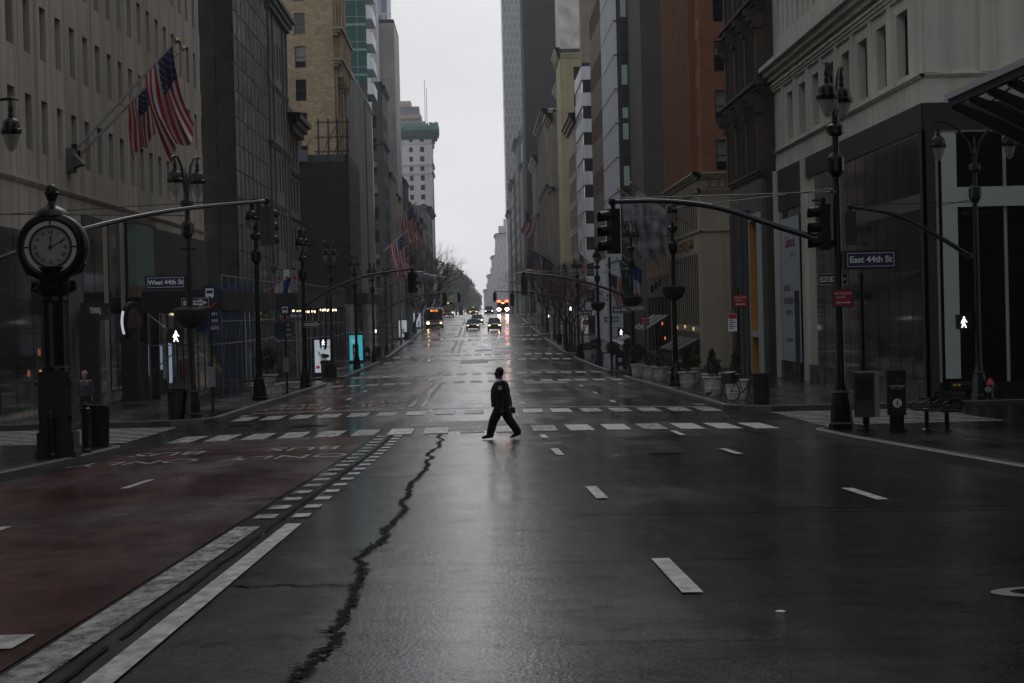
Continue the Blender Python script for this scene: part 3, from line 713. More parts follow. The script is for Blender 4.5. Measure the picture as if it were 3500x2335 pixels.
# white hotel with green cornice
B = left('white_hotel', 'white classical hotel with a deep green copper cornice against the sky', 858, 885, 64.4, mat('white_terracotta', (.62, .6, .62), .7, var=.25, scale=.1, streak=.25), x=-15.4, far=-36)
for k, z in enumerate(fr(18.2, 62.5, 3.37)):
    B.open(0, 20.6 - 3.5, z, 1.5, 1.9, 'plain', 0); B.open(0, 20.6 - 7.4, z, 1.3, 1.8, 'plain', 0); B.open(0, 20.6 - 11.5, z, 1.3, 1.8, 'plain', 0); B.grid(1, fr(3, 25, 4), [z], 1.5, 2, 'plain', 0)
for z in (50.6, 53.6, 61.3): B.ledge([0, 1], z, .9, .6)
for z in fr(8, 63, .95): B.ebox(B.cor, 0, 20.6 - 2.4, 20.55, 0, .08, z, z + .72)
B.finish(); gc = MB()
for z, h, p in ((63.2, 1.1, .8), (64.3, 1.1, 1.6), (65.4, .9, 2.2)): B.ebox(gc, 0, -p, 20.6 + p, -.1, p, z, z + h); B.ebox(gc, 1, .02, 27 + p, -.1, p, z, z + h)
gc.build('deep_cornice', mat('dark_green_soffit', (.04, .075, .07), .8), B.t); gc = MB()
for k in range(24): B.ebox(gc, 0, -2.2 + k * 1.05, -2.2 + k * 1.05 + .84, 1.9, 2.5, 66.4, 68.6 + (.4 if k % 2 else 0))
B.ebox(gc, 0, -2.5, 23., 0, 2.3, 66.3, 67.8); B.ebox(gc, 1, .0, 29, 0, 2.4, 66.31, 69.0)
gc.build('copper_cresting', m_verd, B.t)
ph = MB(); ph2 = MB()
for (z, h, ins) in ((67, 2.9, 2.2), (71.0, 1.3, 3.6), (75.2, 2., 7.2)): ph.box(-36, 862, z, -15.4 - ins, 880, z + h)
for (z, h, ins) in ((69.9, 1.1, 3.8), (72.3, 2.9, 4.3)): ph2.box(-36, 862.3, z, -15.4 - ins, 880, z + h)
ph.build('penthouse', mat('pink_beige_stone', (.45, .34, .28), .7, var=.3, scale=.2), B.t); ph2.build('penthouse_glazing', mat('grey_band_glass', (.16, .17, .18), .3), B.t)
an = MB(); an.tube([(-17.6, 865, 68), (-17.6, 865, 85)], .12, 6); an.tube([(-17.0, 866, 68), (-17.0, 866, 82)], .12, 6); an.build('masts', m_pipe, B.t)
B = left('grey_church_like_building', 'dark ornate building hiding the foot of the white hotel', 640, 700, 26.5, m_stone_grey, x=-15, far=-30)
for z in fr(5, 21, 4.3): B.grid(1, fr(3, 57, 4), [z], 2, 3, 'plain', 0)
for c in fr(2, 58, 7): B.ebox(B.cor, 1, c - .8, c + .8, -1, .5, 26, 29.5)
B.ledge([0, 1], 25.5, 1, .8); B.finish()
B = left('shaded_stone_building', 'dark stone building with a bracketed cornice past the bare trees', 720, 790, 33, m_stone_grey, x=-14.6, far=-30)
for z in fr(5, 28, 4.3): B.grid(1, fr(3, 67, 4), [z], 2, 3, 'plain', 0)
B.ledge([0, 1], 32, 1.3, 1.3); B.finish()
# ---------------- right side
# NE corner of 44th: pale stone over a two storey glass store
B = right('corner_store_building', 'pale stone corner building with a tall dark glass shop front on the right', 79.5, 119.2, 36, m_stone_lt, x=14.8, depth=.35, blind=0)
L3 = B.edge(3)[3]; zg = g(79.5); yb = 79.5
def RY(b, y): return b.y1 - y
bays = [83.3 + 4.3 * k for k in range(8)]
for k, y in enumerate(bays):
    B.open(3, RY(B, y), 9.4, 2.2 if k % 2 == 0 else 2.0, 2.25, 'plain', 0)
for y in fr(82, 117, 1.75): B.open(3, RY(B, y), 14.6, .8, 2.6, 'sash', 0); B.open(3, RY(B, y), 18.6, .8, 2.6, 'sash', 0)
B.open(0, 6.4, 9.4, 5, 5.5, 'plain', 0)
for z, h, p in ((12.1, .35, .25), (12.6, .7, .75), (13.4, .25, .35), (9.05, .12, .14), (22, .7, .8)): B.ledge([0, 3], z, h, p)
for k, y in enumerate(bays):
    B.ebox(B.cor, 3, RY(B, y + 2.15) - .28, RY(B, y + 2.15) + .28, -.01, .1, 9.2, 12.1); B.ebox(B.cor, 3, RY(B, y + 1.45) - .1, RY(B, y + 1.45) + .1, -.01, .06, 9.2, 11.8)
for q in (0.05, 1.9): B.ebox(B.cor, 0, q, q + .5, -.01, .1, 9.2, 12.1)
for y in (108.3, 118.4): B.ebox(B.cor, 3, RY(B, y) - .45, RY(B, y) + .45, -.01, .22, zg - .6, 8.2)
B.finish()
tr = MB()
B.ebox(tr, 3, RY(B, 107.8), RY(B, yb) + .1, .0, .1, 7.3, 8.2); B.ebox(tr, 0, -.1, 12, .0, .1, 7.3, 8.2)
B.ebox(tr, 3, RY(B, yb + .3), RY(B, yb) + .14, 0, .14, zg - .2, 7.3); B.ebox(tr, 0, -.13, .3, 0, .14, zg - .2, 7.3); B.ebox(tr, 3, RY(B, 117.9), RY(B, 108.8), .0, .1, 6.2, 8.2)
tr.build('bronze_fascia', mat('bronze_cladding', (.03, .025, .021), .5, var=.4, scale=.6), B.t)
gy = fr(79.85, 107.8, 2.33)
shop_panes(B, 3, [(RY(B, y + 2.33), RY(B, y), 7.3) for y in gy[:-1]], zg + .62, mat('bronze_frame', (.22, .215, .2), .4, metal=.3), m_glassD, (5.3, 3.1, 'v'))
pp = MB(); B.ebox(pp, 3, RY(B, 107.7), RY(B, 80), .055, .07, 4.72, 5.25); pp.build('pale_transom', mat('frosted_transom', (.10, .11, .105), .3), B.t)
shop_panes(B, 3, [(RY(B, 117.9), RY(B, 108.8), 6.2)], zg + .5, m_frame, m_glassD, (1.2,))
shop_panes(B, 0, [(.35, 2.6, 7.3), (2.6, 5.2, 7.3), (5.2, 12, 7.3)], zg + .62, mat('dim_door_frame', (.008, .008, .008), .5, spec=.2), mat('black_glass', (.004, .004, .005), .2, spec=.2), (3.1,))
pl = MB(); B.ebox(pl, 3, 0, RY(B, 79.5), 0, .12, zg - .6, zg + .62); B.ebox(pl, 0, 0, 14, 0, .12, zg - .6, zg + .62); pl.build('plinth', m_blackgl, B.t)
wp = MB(); B.ebox(wp, 0, .5, 1.0, .112, .15, zg + .75, 7.2); B.ebox(wp, 0, 1.0, 3.4, .112, .149, 4.75, 5.4); wp.build('white_wall_strip', mat('pale_green_panel', (.42, .46, .43), .5), B.t)
hb = MB(); B.ebox(hb, 3, RY(B, 116.6), RY(B, 110.2), .115, .16, -1.0, 5.75); hb.build('poster_panel', mat('pale_blue_hoarding', (.50, .56, .62), .5, var=.2, scale=.5), B.t)
gl_ = MB()
for z, y0_, y1_, h_ in ((3.9, 112, 113.6, .16), (2.3, 113.4, 116, .3), (1.7, 112.4, 116, .3), (1.2, 112.8, 115.6, .22), (-.1, 113, 115.4, .18)):
    for q in range(int((y1_ - y0_) / .32)): gl_.box(14.8 - .172, y0_ + q * .32, z, 14.8 - .168, y0_ + q * .32 + random.uniform(.12, .26), z + h_)
gl_.build('small_print', mat('print_grey', (.16, .17, .18), .5), B.t)
for z, s_, t_ in ((4.6, .8, 'L\u00e4derach'),):
    me = text_mesh(t_, s_, .004); me.materials.append(mat('sign_red', (.35, .05, .04), .5) if z > 4 else mat('sign_grey', (.12, .12, .13), .5))
    o = bpy.data.objects.new('lettering', me); COL.objects.link(o); o.parent = B.t; o.location = (14.8 - .17 - B.t.location.x, 113.2 - B.t.location.y, z - B.t.location.z); o.rotation_euler = (pi / 2, 0, -pi / 2); o.scale = (1.2, 1, 1)
pst = MB(); B.ebox(pst, 3, RY(B, 111.9), RY(B, 110.4), .165, .19, -2.0, 2.3); pst.build('dark_doorway', m_frame, B.t)
# R2 brown ornate house 
B = right('ornate_brown_building', 'dark brown ornate building with bay windows between the corner store and the orange brick', 119.3, 134.5, 38, m_brown, depth=.45)
CC = (2.6, 7.6, 12.6)
B.open(3, 12.0, -2.6, 3.4, 8.55, win=False)
for z in (8.7, 12.9, 17.1, 21.3):
    for c in CC:
        for dx in (-1.15, 0, 1.15): B.open(3, c + dx, z, .95, 3.0, 'sash')
for z, h, p in ((8.0, .45, .3), (12.1, .6, .6), (16.3, .55, .65), (20.5, .4, .5), (24.7, .6, .9)): B.ledge([3], z, h, p)
for c in (.3, 5.1, 10.1, 14.9):
    B.ebox(B.cor, 3, c - .32, c + .32, 0, .35, 8.4, 25)
    for z in (11.2, 15.4, 19.6): B.ebox(B.cor, 3, c - .5, c + .5, 0, .5, z, z + .7); B.ebox(B.cor, 3, c - .3, c + .3, 0, .75, z + .3, z + .9); B.ebox(B.cor, 3, c - .2, c + .2, 0, .9, z + .6, z + .9)
for c in CC:
    for z in (8.5, 12.8, 17):
        for dx in (-1.72, -.58, .58, 1.72): B.cor.tube([B.P(3, c + dx, .16, z), B.P(3, c + dx, .16, z + 3.2)], .11, 6)
        B.ebox(B.cor, 3, c - 1.8, c + 1.8, 0, .25, z + 3.2, z + 3.35)
    for zz in (11.5, 15.7, 19.9):
        for k in range(6): B.ebox(B.cor, 3, c - 1.3 + k * .22, c + 1.3 - k * .22, 0, .32, zz + .35 + k * .08, zz + .43 + k * .08)
B.finish()
for q0, q1, z0_, z1_ in ((.02, 10.3, -2.6, 7.95), (13.7, 15.1, -2.6, 7.95), (10.3, 13.7, 5.95, 7.95)): sf = MB(); B.ebox(sf, 3, q0, q1, 0, .2, z0_, z1_); sf.build('stone_shop_front', m_stone_grey, B.t)
dk = mat('slate_panel', (.03, .034, .038), .4, var=.3, scale=.6)
for q in (2.2, 4.2, 6.2, 8.2): sf = MB(); B.ebox(sf, 3, q, q + 1.8, .2, .45 + (q % 4) * .02, -2.6, 6.6); sf.build('slate_rib', dk, B.t)
MATS_w = mat('white_portal_paint', (.55, .55, .56), .4); og = mat('ochre_gold', (.5, .25, .03), .45)
for q0, q1, z0_, z1_ in ((10.05, 10.3, -2.5, 5.95), (13.7, 14.5, -2.5, 5.95), (10.05, 14.5, 5.95, 6.3)): gd = MB(); B.ebox(gd, 3, q0, q1, .2, .36, z0_, z1_); gd.build('white_portal', MATS_w, B.t)
gd = MB(); B.ebox(gd, 3, 10.3, 10.36, -.44, .34, -2.5, 5.94); gd.build('gold_reveal', og, B.t); gd = MB(); B.ebox(gd, 3, 10.36, 13.7, -.44, -.4, .35, 5.94); B.ebox(gd, 3, 10.36, 13.7, -.44, -.4, -2.5, .05); gd.build('gold_door', og, B.t)
gd = MB(); B.ebox(gd, 3, 10.36, 13.7, -.4, .3, .05, .35); gd.build('portal_crossbar', MATS_w, B.t)
# R3 orange brick
B = right('orange_brick_building', 'tall orange brick building with ribbed front and gold lettering at its stone base', 153, 178.5, 48, m_orange, depth=.25, blind=.85)
for z in fr(10.55, 45, 3.13): 
    B.open(0, 1.5, z - .3, 1.15, 1.95, 'sash'); B.open(0, 6.5, z - .3, 1.15, 1.95, 'sash')
    B.open(3, 24.3, z, .6, 2.0, 'plain', 0); B.open(3, 23.2, z, .6, 2.0, 'plain', 0)
    B.grid(3, fr(1.2, 21.4, 1.35), [z], .6, 2.0, 'plain', 0)
B.pb = .1
for c in fr(.55, 22.2, 1.35): B.ebox(B.cor, 3, c - .22, c + .22, 0, .42, 10.2, 48)
B.finish(); bs = MB()
def bs_box(*a): B.ebox(bs, *a)
for e, L in ((0, 30), (3, 25.5)):
    bs_box(e, -.12 if e == 0 else .02, L if e == 3 else L, -.01, .12, g(153) - 3, 2.7)
# the base is its own stone front with tall narrow windows
B2 = Bld('x', '', [(XR - .16, 152.84), (44, 152.84), (44, 178.4), (XR - .16, 178.4)], g(153) - 3.2, 10.1, mat('base_limestone', (.42, .35, .26), .7, var=.4, scale=.4, streak=.4), depth=.1, blind=0)
bpy.data.objects.remove(B2.t); B2.t = B.t; B2.y1 = 178.4
B2.grid(3, fr(1.1, 23.5, 1.62), [6.6], 1.15, 2.0, 'plain', 0); B2.grid(3, fr(1.1, 23.5, 1.62), [.4], 1.32, 4.7, 'low', 0); B2.grid(3, fr(1.1, 23.5, 1.62), [-2.1], 1.32, 2.1, 'plain', 0)
B2.open(0, 3.2, 4.6, 1.6, 3, 'plain', 0); B2.open(0, 3.4, -2, 2.3, 6, 'grid', 0)
for z, h, p in ((8.85, .25, .2), (9.75, .4, .5), (6.35, .12, .12)): B2.ledge([0, 3], z, h, p)
for e, L in ((0, 12), (3, 25)):
    for q in fr(.3, L, .5): B2.ebox(B2.cor, e, q, q + .22, 0, .18, 9.2, 9.65)
B2.finish(roof=False)
# gold letters, unreadable in the photo beyond their rhythm
gl = mat('gold_letters', (.5, .33, .08), .25, metal=.9)
me = text_mesh('THE TRUST FORUM', .85, .05); me.materials.append(gl); o = bpy.data.objects.new('gold_lettering', me); COL.objects.link(o); o.parent = B.t
o.location = (XR - .26 - B.t.location.x, 166.8 - B.t.location.y, 5.75 - B.t.location.z); o.rotation_euler = (pi / 2, 0, -pi / 2); o.scale = (2.3, 1, 1)
# low dark building with gold arches, dark wall behind
B = right('low_dark_building', 'low dark building with a row of gold fan arches and striped awnings', 178.7, 205, 7.2, m_darkbrick, far=30)
for q in fr(2.2, 24, 3.6): B.open(3, q, -1.9, 2.8, 4.4, 'grid', 0)
B.ledge([3], 6.6, .5, .4); B.finish()
ga = MB()
for q in fr(2.2, 25, 3.0): 
    for k in range(5):
        a0 = pi * k / 5 + .08; a1 = pi * (k + 1) / 5 - .08
        ga.poly([B.P(3, q + cos(t) * r_, .06, 4.0 + sin(t) * r_ * 1.35) for t, r_ in ((a0, .3), (a0, 1.35), (a1, 1.35), (a1, .3))])
ga.build('gold_arches', mat('ochre_gold2', (.30, .16, .03), .4), B.t)
B = right('plain_dark_wall_building', 'tall plain dark wall with faint panel joints left of the orange brick', 222, 240, 60, m_darkbrick, x=15.4, far=45); B.finish()
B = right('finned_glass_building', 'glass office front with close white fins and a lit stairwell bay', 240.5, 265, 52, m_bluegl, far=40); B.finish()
fn = MB()
for k in range(18): B.ebox(fn, 3, .25 + k * 1.4, .48 + k * 1.4, 0, .3, -1.6, 51.5)
fn.build('white_fins', mat('white_fin_metal', (.6, .62, .64), .35, metal=.3), B.t); rl = MB()
for z in fr(3, 50, 3.4): B.ebox(rl, 3, 0, 24.5, .02, .3, z, z + .12)
rl.build('floor_rails', m_frame, B.t)
fw = MB()
for k, z in enumerate(fr(7, 50, 3.35)):
    B.ebox(fw, 0, .1, 1.5, 0, .1, z - .22, z)
    if k % 2 or k < 5: lw = MB(); B.ebox(lw, 0, .42, .98, 0, .04, z + (.15 if k % 3 else 1.4), z + (2.1 if k % 4 else 1.2) + (.9 if not k % 3 else 0)); lw.build('lit_blind', mat('curtain_glow', (.3, .38, .36), .6, emit=(.5, .7, .65), estr=.07), B.t)
fw.build('sills', m_frame, B.t)
B = right('brown_strip_window_building', 'brown stone building with strip windows and a white panelled foot', 265.2, 296, 44, mat('brown_grey_stone', (.15, .105, .075), .7, var=.4, scale=.3), depth=.2)
for z in fr(8.6, 40, 6.4): B.grid(3, fr(1.5, 29.5, 2), [z], 1.5, 2.7, 'plain', 0)
B.finish(); wf = MB(); B.ebox(wf, 3, 0, 30.8, 0, .15, -2.6, 7.2); wf.build('white_foot', m_white, B.t)
# white banded building
B = right('white_banded_building', 'narrow building of stacked white bands and dark strip windows', 318.5, 340, 33.4, mat('dark_strip_glazing', (.02, .02, .022), .15), x=XR, far=15.9); B.finish(roof=True)
bd = MB()
for z in fr(.9, 33, 3.45): B.ebox(bd, 0, -.12, 1.6, 0, .12, z - .1, z + 1.65); B.ebox(bd, 3, 0, 21.4, .0, .12, z - .1, z + 1.65)
bd.build('white_bands', m_white, B.t); bd = MB()
for z in fr(2.5, 31, 3.45):
    for q in (2, 6, 11, 16): B.ebox(bd, 3, q, q + 1.4, 0, .05, z + .1, z + 1.6)
bd.build('curtains', mat('pale_curtain', (.4, .4, .42), .6), B.t)
B = right('bay_window_building', 'grey building with dark stacked bay windows beyond the white bands', 342, 372, 29.5, m_beige, depth=.3)
for z in fr(2, 23, 3.9): B.grid(3, fr(3, 28, 4.2), [z], 2.9, 2.9, 'grid', 0)
B.ledge([3, 0], 28, 1.4, 1.1); B.finish()
B = right('tan_party_wall_building', 'tall tan building with a bare side wall and dark roof corner', 399.5, 420, 44, mat('tan_render', (.42, .36, .22), .8, var=.4, scale=.3, streak=.3), x=XR, far=19)
for z in (35, 39.5): B.open(0, 3.0, z, 1.6, 2.2, 'plain', 0)
B.ledge([0, 3], 43.2, .8, .5); B.finish()
B = right('white_rough_tower', 'whitish rough faced tower top above the tan side wall', 421, 440, 70, mat('rough_white_stone', (.6, .58, .54), .9, var=.7, scale=.5, col2=(.25, .24, .22), bump=1, bscale=1.2), x=XR + .8, far=21)
for z in (40, 46): B.ledge([0, 3], z, 1.2, .9)
B.finish()
B = right('tan_upper_building', 'tan brick building with a corner tower behind the white bands', 372.5, 378, 52, mat('tan_stone2', (.28, .21, .15), .8, var=.5, scale=.4, brick=(.6, .3, (.2, .16, .12), .03)), x=XR + 2.4, far=30); B.finish()
for nm, lb, a, b_, zt in (('ornate_beige_building', 'beige ornate building with deep window bays left of the tan wall', 441, 460, 37.5), ('beige_department_store', 'long beige building with a dark cornice below the black tower', 473, 538, 41), ('low_beige_building', 'lower beige building with pale brackets beside the black tower', 553, 600, 37)):
    B = right(nm, lb, a, b_, zt, m_beige)
    L = b_ - a
    for z in fr(3.5, zt - 4, 4.4): B.grid(3, fr(2, L - 1.5, 3.4), [z], 1.8, 3, 'plain', 0)
    for c in fr(.6, L, 3.4): B.ebox(B.cor, 3, c - .35, c + .35, 0, .4, 4, zt - 1.5)
    B.ledge([0, 3], zt - 1.5, 1.5, 1.4); B.ledge([0, 3], zt * .62, .8, .8); B.ledge([0, 3], 5, .6, .5); B.finish()
B = right('black_slab_tower', 'sheer black slab tower on the right of the sky gap', 684, 720, 185, mat('black_curtain_wall', (.022, .02, .02), .8, spec=.08, brick=(1.4, 3.8, (.035, .03, .028), .12)), far=46); B.finish()
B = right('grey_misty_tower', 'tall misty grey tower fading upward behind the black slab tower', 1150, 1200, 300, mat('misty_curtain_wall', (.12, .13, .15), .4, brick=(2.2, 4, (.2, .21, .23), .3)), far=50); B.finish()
B = right('green_roofed_building', 'slim stone building with a pale green mansard in front of the misty tower', 800, 830, 50, m_stone_grey, x=15.2, far=24)
for z in fr(6, 46, 4.4): B.grid(0, [1.5, 4.2], [z], 1.6, 2.8, 'plain', 0)
B.ledge([0, 3], 49, 1.2, .9); B.finish()
mr_ = MB(); mr_.prism([(15.6, 801), (22, 801), (22, 829), (15.6, 829)], 50, 58); mr_.box(16.2, 803, 58, 18, 806, 72); mr_.build('mansard_roof', m_verd, B.t)
for k, (a, b_, zt, xx) in enumerate(((850, 905, 62, 14.8), (930, 1000, 52, 14.3), (1020, 1080, 44, 13.8))):
    B = right('hazy_stone_building', ['dim stone building under the misty tower, the taller', 'dim brown building at the edge of the sky gap', 'lowest dim stone building at the edge of the sky gap'][k], a, b_, zt, m_stone_grey, x=xx)
    for z in fr(6, zt - 5, 5): B.grid(3, fr(3, b_ - a - 2, 5), [z], 2.4, 3, 'plain', 0)
    B.ledge([0, 3], zt - 1.5, 1.5, 1.4); B.ebox(B.cor, 3, 4, 14, -8, -1, zt, zt + 6); B.finish()
mh = mat('haze_painted_stone', (.66, .62, .64), .9, brick=(2.6, 4.2, (.52, .49, .5), .5), col2=(.6, .56, .58))  # stone colour lifted towards the sky to stand in for haze
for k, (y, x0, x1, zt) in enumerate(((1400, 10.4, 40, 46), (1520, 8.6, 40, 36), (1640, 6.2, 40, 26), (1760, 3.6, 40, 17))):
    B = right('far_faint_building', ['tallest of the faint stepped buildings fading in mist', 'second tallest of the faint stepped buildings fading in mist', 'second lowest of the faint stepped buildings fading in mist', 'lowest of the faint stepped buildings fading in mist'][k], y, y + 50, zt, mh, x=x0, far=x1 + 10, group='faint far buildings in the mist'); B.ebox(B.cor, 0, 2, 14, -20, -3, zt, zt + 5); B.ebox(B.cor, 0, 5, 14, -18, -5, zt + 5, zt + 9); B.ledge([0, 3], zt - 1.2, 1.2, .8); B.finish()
# blocks beside and behind the camera: they shade the street
B = left('near_corner_building', 'stone building at the near left corner outside the view', -98, 55.5, 38, m_stone_warm)
for z in fr(5, 30, 3.6): B.grid(1, fr(100, 150, 3.2), [z], 1.3, 2, 'sash')
B.finish()
B = right('near_right_building', 'dark stone building at the near right corner carrying a glass canopy', -98, 54.5, 36, m_stone_grey)
for z in fr(5, 30, 3.8): B.grid(3, fr(2, 50, 3.4), [z], 1.6, 2.4, 'sash')
B.finish(); NR = B
for x0, y0, y1, z1 in ((-150, 40, 160, 30), (60, 40, 160, 30)):
    pass
# ================================================================ STREET FURNITURE
m_lglass = mat('lamp_glass', (.30, .31, .30), .15, spec=.5, alpha=.6)
m_dkgreen = mat('dark_green_iron', (.004, .006, .0055), .32, spec=.35, bump=.1, bscale=30)
m_white_em = mat('lit_walk_signal', (.9, .9, .9), .5, emit=(1, .98, .95), estr=4)
m_red_s = mat('sign_red_face', (.36, .02, .025), .5); m_wt_s = mat('sign_white', (.85, .85, .82), .5); m_bl_s = mat('sign_navy', (.008, .012, .09), .4)
m_blk_s = mat('sign_black', (.008, .008, .009), .45); m_alum = mat('sign_back_aluminium', (.25, .26, .27), .4, metal=.6)
m_blue_s = mat('bus_sign_blue', (.006, .014, .055), .45); m_green_s = mat('sign_green', (.01, .09, .06), .5)
def colpost(t, h):
    """fluted cast iron lamp column of height h"""
    b = MB(); b.lathe([(.30, 0), (.30, .12), (.26, .16), (.25, .5), (.19, .8), (.2, .84), (.15, .9), (.13, 1.05)], 8, ph=.5); b.build('base', m_dkgreen, t)
    b = MB(); b.lathe([(.115, 1.05), (.1, 3.4), (.085, h - 2.2), (.08, h - 1.2)], 12); b.build('shaft', m_blk, t, True)
    for z, r, hh in ((h - 2.35, .2, .42), (h - 1.55, .21, .22)): b = MB(); b.lathe([(r * .55, z - hh * .75), (r * .8, z - hh * .5), (r, z - hh * .4), (r, z + hh * .3), (r * .85, z + hh * .42), (r * .5, z + hh * .6)], 12); b.build('collar', m_blk, t)
    b = MB(); b.bar((-.34, 0, h - 3.0), (.34, 0, h - 3.0), .05, .05); b.ell((-.36, 0, h - 3.0), (.045, .045, .045), 8, 5); b.ell((.36, 0, h - 3.0), (.045, .045, .045), 8, 5); b.build('ladder_rest', m_blk, t)
def lantern(t, x, z):
    """hood, band and teardrop glass hanging at (x, 0), glass tip at z"""
    b = MB(); b.lathe([(.235, z + .42), (.25, z + .44), (.25, z + .53), (.22, z + .55), (.215, z + .62), (.19, z + .7), (.13, z + .77), (.06, z + .8), (.075, z + .86), (.045, z + .92), (.07, z + 1.0), (.04, z + 1.1), (.03, z + 1.22)], 14, (x, 0, 0))
    o = b.build('hood', m_blk, t, True)
    b = MB(); b.lathe([(.02, z), (.07, z + .03), (.13, z + .14), (.18, z + .3), (.205, z + .43)], 14, (x, 0, 0)); b.build('lamp_glass', m_lglass, o, True)
def twin_lamp(label, x, y, ang, h=8.5, basket=False, arm=.62, group='twin lantern street lamps'):
    t = thing('street_lamp', label, 'street lamp', (x, y, sw(y)), ang, group); colpost(t, h)
    for s in (-1, 1):
        b = MB(); pts = [(s * .05, 0, h - 1.25), (s * .16, 0, h - .8), (s * arm * .42, 0, h - .35), (s * arm * .72, 0, h - .1), (s * arm, 0, h - .06), (s * (arm + .2), 0, h - .1)]
        b.tube(pts, [.045, .045, .04, .035, .035, .02], 8); b.build('arm', m_blk, t, True); lantern(t, s * arm, h - 1.32)
    b = MB(); b.lathe([(.07, h - 1.2), (.1, h - 1.1), (.05, h - .95), (.06, h - .8), (.02, h - .55)], 8); b.build('finial', m_blk, t)
    if basket:
        k0 = -.85 if x < -9 else 0; b = MB(); b.lathe([(.1, 3.7 + k0), (.36, 3.85 + k0), (.5, 4.1 + k0), (.52, 4.3 + k0), (.4, 4.38 + k0)], 14); b.build('flower_basket', mat('dark_moss', (.012, .014, .01), .9, bump=.8, bscale=8), t, True)
    return t
twin_lamp('street lamp at the left edge with one lantern in view', -12.05, 57.2, 0, 8.3, arm=1.12)
twin_lamp('twin lantern lamp carrying the West 44th St sign', -9.25, 77.4, rad(62), 8.4, True)
twin_lamp('twin lantern lamp standing before the white planters on the left', -9.0, 98.3, rad(80), 8.2)
twin_lamp('twin lantern lamp beside the black and white lit advert', -8.95, 123.4, rad(83), 8.1)
twin_lamp('twin lantern lamp in front of the scaffold shed at West 45th', -9.1, 148.5, rad(70), 8.4)
twin_lamp('twin lantern lamp before the cyan lit advert', -9.0, 176, rad(75), 8.4)
twin_lamp('twin lantern lamp past the cyan lit advert on the left', -9.0, 205, rad(75), 8.4)
twin_lamp('twin lantern lamp before the left row of flags', -9.0, 233, rad(75), 8.4)
twin_lamp('twin lantern lamp carrying the East 44th St sign', 8.35, 56.0, rad(66), 8.5)
twin_lamp('twin lantern lamp with a wide pair of arms across the side street', 15.8, 76.5, 0, 8.9, arm=1.13)
twin_lamp('lamp with a round hanging basket beside the white planters', 8.5, 105.3, rad(86), 8.4, True)
twin_lamp('lamp with round basket between the banner flags and the traffic signal', 8.4, 132.5, rad(60), 8.5, True)
twin_lamp('third lamp up the right kerb, basket above the bicycles', 8.4, 171, rad(80), 8.4, True)
twin_lamp('lamp carrying the East 46th St sign', 8.3, 203.5, rad(60), 8.4)
twin_lamp('lamp among the bare young trees on the right', 8.4, 236, rad(80), 8.4)
# traffic signals
def head3(t, p, rz, name='signal_head', lens=True, s=1.0):
    o = bpy.data.objects.new(name, None)
    mb = MB(); mb.box(-.17 * s, -.1 * s, -1.06 * s, .17 * s, .12 * s, 0); mb.box(-.05, -.03, 0, .05, .05, .16)
    h = mb.mesh('signal_head', m_blk_s); h = link(name, h, t, p, rz)
    for k in range(3):
        v = MB(); n = 12; z = -.18 * s - k * .35 * s
        for j in range(n):
            a0 = -.22 * pi + j * (1.44 * pi) / n; a1 = a0 + 1.44 * pi / n
            r = .145 * s
            v.quad((cos(a0) * r, -.1 * s, z + sin(a0) * r), (cos(a1) * r, -.1 * s, z + sin(a1) * r), (cos(a1) * r, -.34 * s, z + sin(a1) * r - .03), (cos(a0) * r, -.34 * s, z + sin(a0) * r - .03))
        link('visor', v.mesh('visor', m_dkgreen), h)
        c = MB(); c.lathe([(.13 * s, 0), (.1 * s, .02), (.01, .03)], 12, M=Matrix.Translation((0, -.1 * s, z)) @ Matrix.Rotation(pi / 2, 4, 'X'))
        link('lens', c.mesh('lens', [mat('dark_red_lens', (.06, .008, .006), .2), mat('dark_amber_lens', (.06, .035, .004), .2), mat('dark_green_lens', (.004, .03, .02), .2)][k]), h)
    return h
def arm_signal(label, pts, tip_rz, guy=None, r0=.085, r1=.05, heads=1, s=1.0, grp='curved traffic signal arms', col=None):
    p0 = Vector(pts[0]); t = thing('overhead_signal', label, 'traffic signal', pts[0], 0, grp)
    P = [Vector(p) - p0 for p in pts]; n = len(P); Q = []
    for i in range(n - 1):            # smooth through the points
        a, b, c, d = P[max(i - 1, 0)], P[i], P[i + 1], P[min(i + 2, n - 1)]
        for k in range(5):
            u = k / 5; Q.append(.5 * ((2 * b) + (c - a) * u + (2 * a - 5 * b + 4 * c - d) * u * u + (3 * b - a - 3 * c + d) * u ** 3))
    Q.append(P[-1]); b = MB(); b.tube(Q, [r0 + (r1 - r0) * i / (len(Q) - 1) for i in range(len(Q))], 10); b.build('arm', mat('wet_grey_green_paint', (.012, .015, .016), .25, var=.4, scale=4), t, True)
    b = MB(); tip = P[-1]; b.ell(tuple(tip), (.1, .1, .1), 8, 6); b.lathe([(.11, -.08), (.11, .08)], 8, tuple(P[0])); b.build('end_cap', m_blk, t)
    if guy:
        b = MB(); b.tube([Vector(guy) - p0, tip * .72 + P[0] * .28 + Vector((0, 0, .12))], .012, 5); b.tube([Vector(guy) - p0 + Vector((0, 0, -.08)), tip * .98 + Vector((0, 0, .1))], .012, 5); b.build('guy_rod', m_blk, t)
    head3(t, tuple(tip + Vector((0, 0, -.16))), tip_rz, s=s)
    return t
arm_signal('big curved signal arm over the right half of the crossing, signal seen side on', [(8.25, 56, 3.07), (7.0, 56.2, 3.5), (5.65, 56.5, 3.98), (4.4, 56.8, 4.18), (3.2, 57, 4.2)], rad(-72), (8.3, 56, 4.35))
arm_signal('dark signal arm sloping over the right pavement towards the shop glass', [(15.8, 77.5, 3.1), (14.6, 77.4, 3.85), (13.4, 77.2, 4.45), (11.9, 77, 4.75)], rad(180), (15.9, 77.5, 4.9))
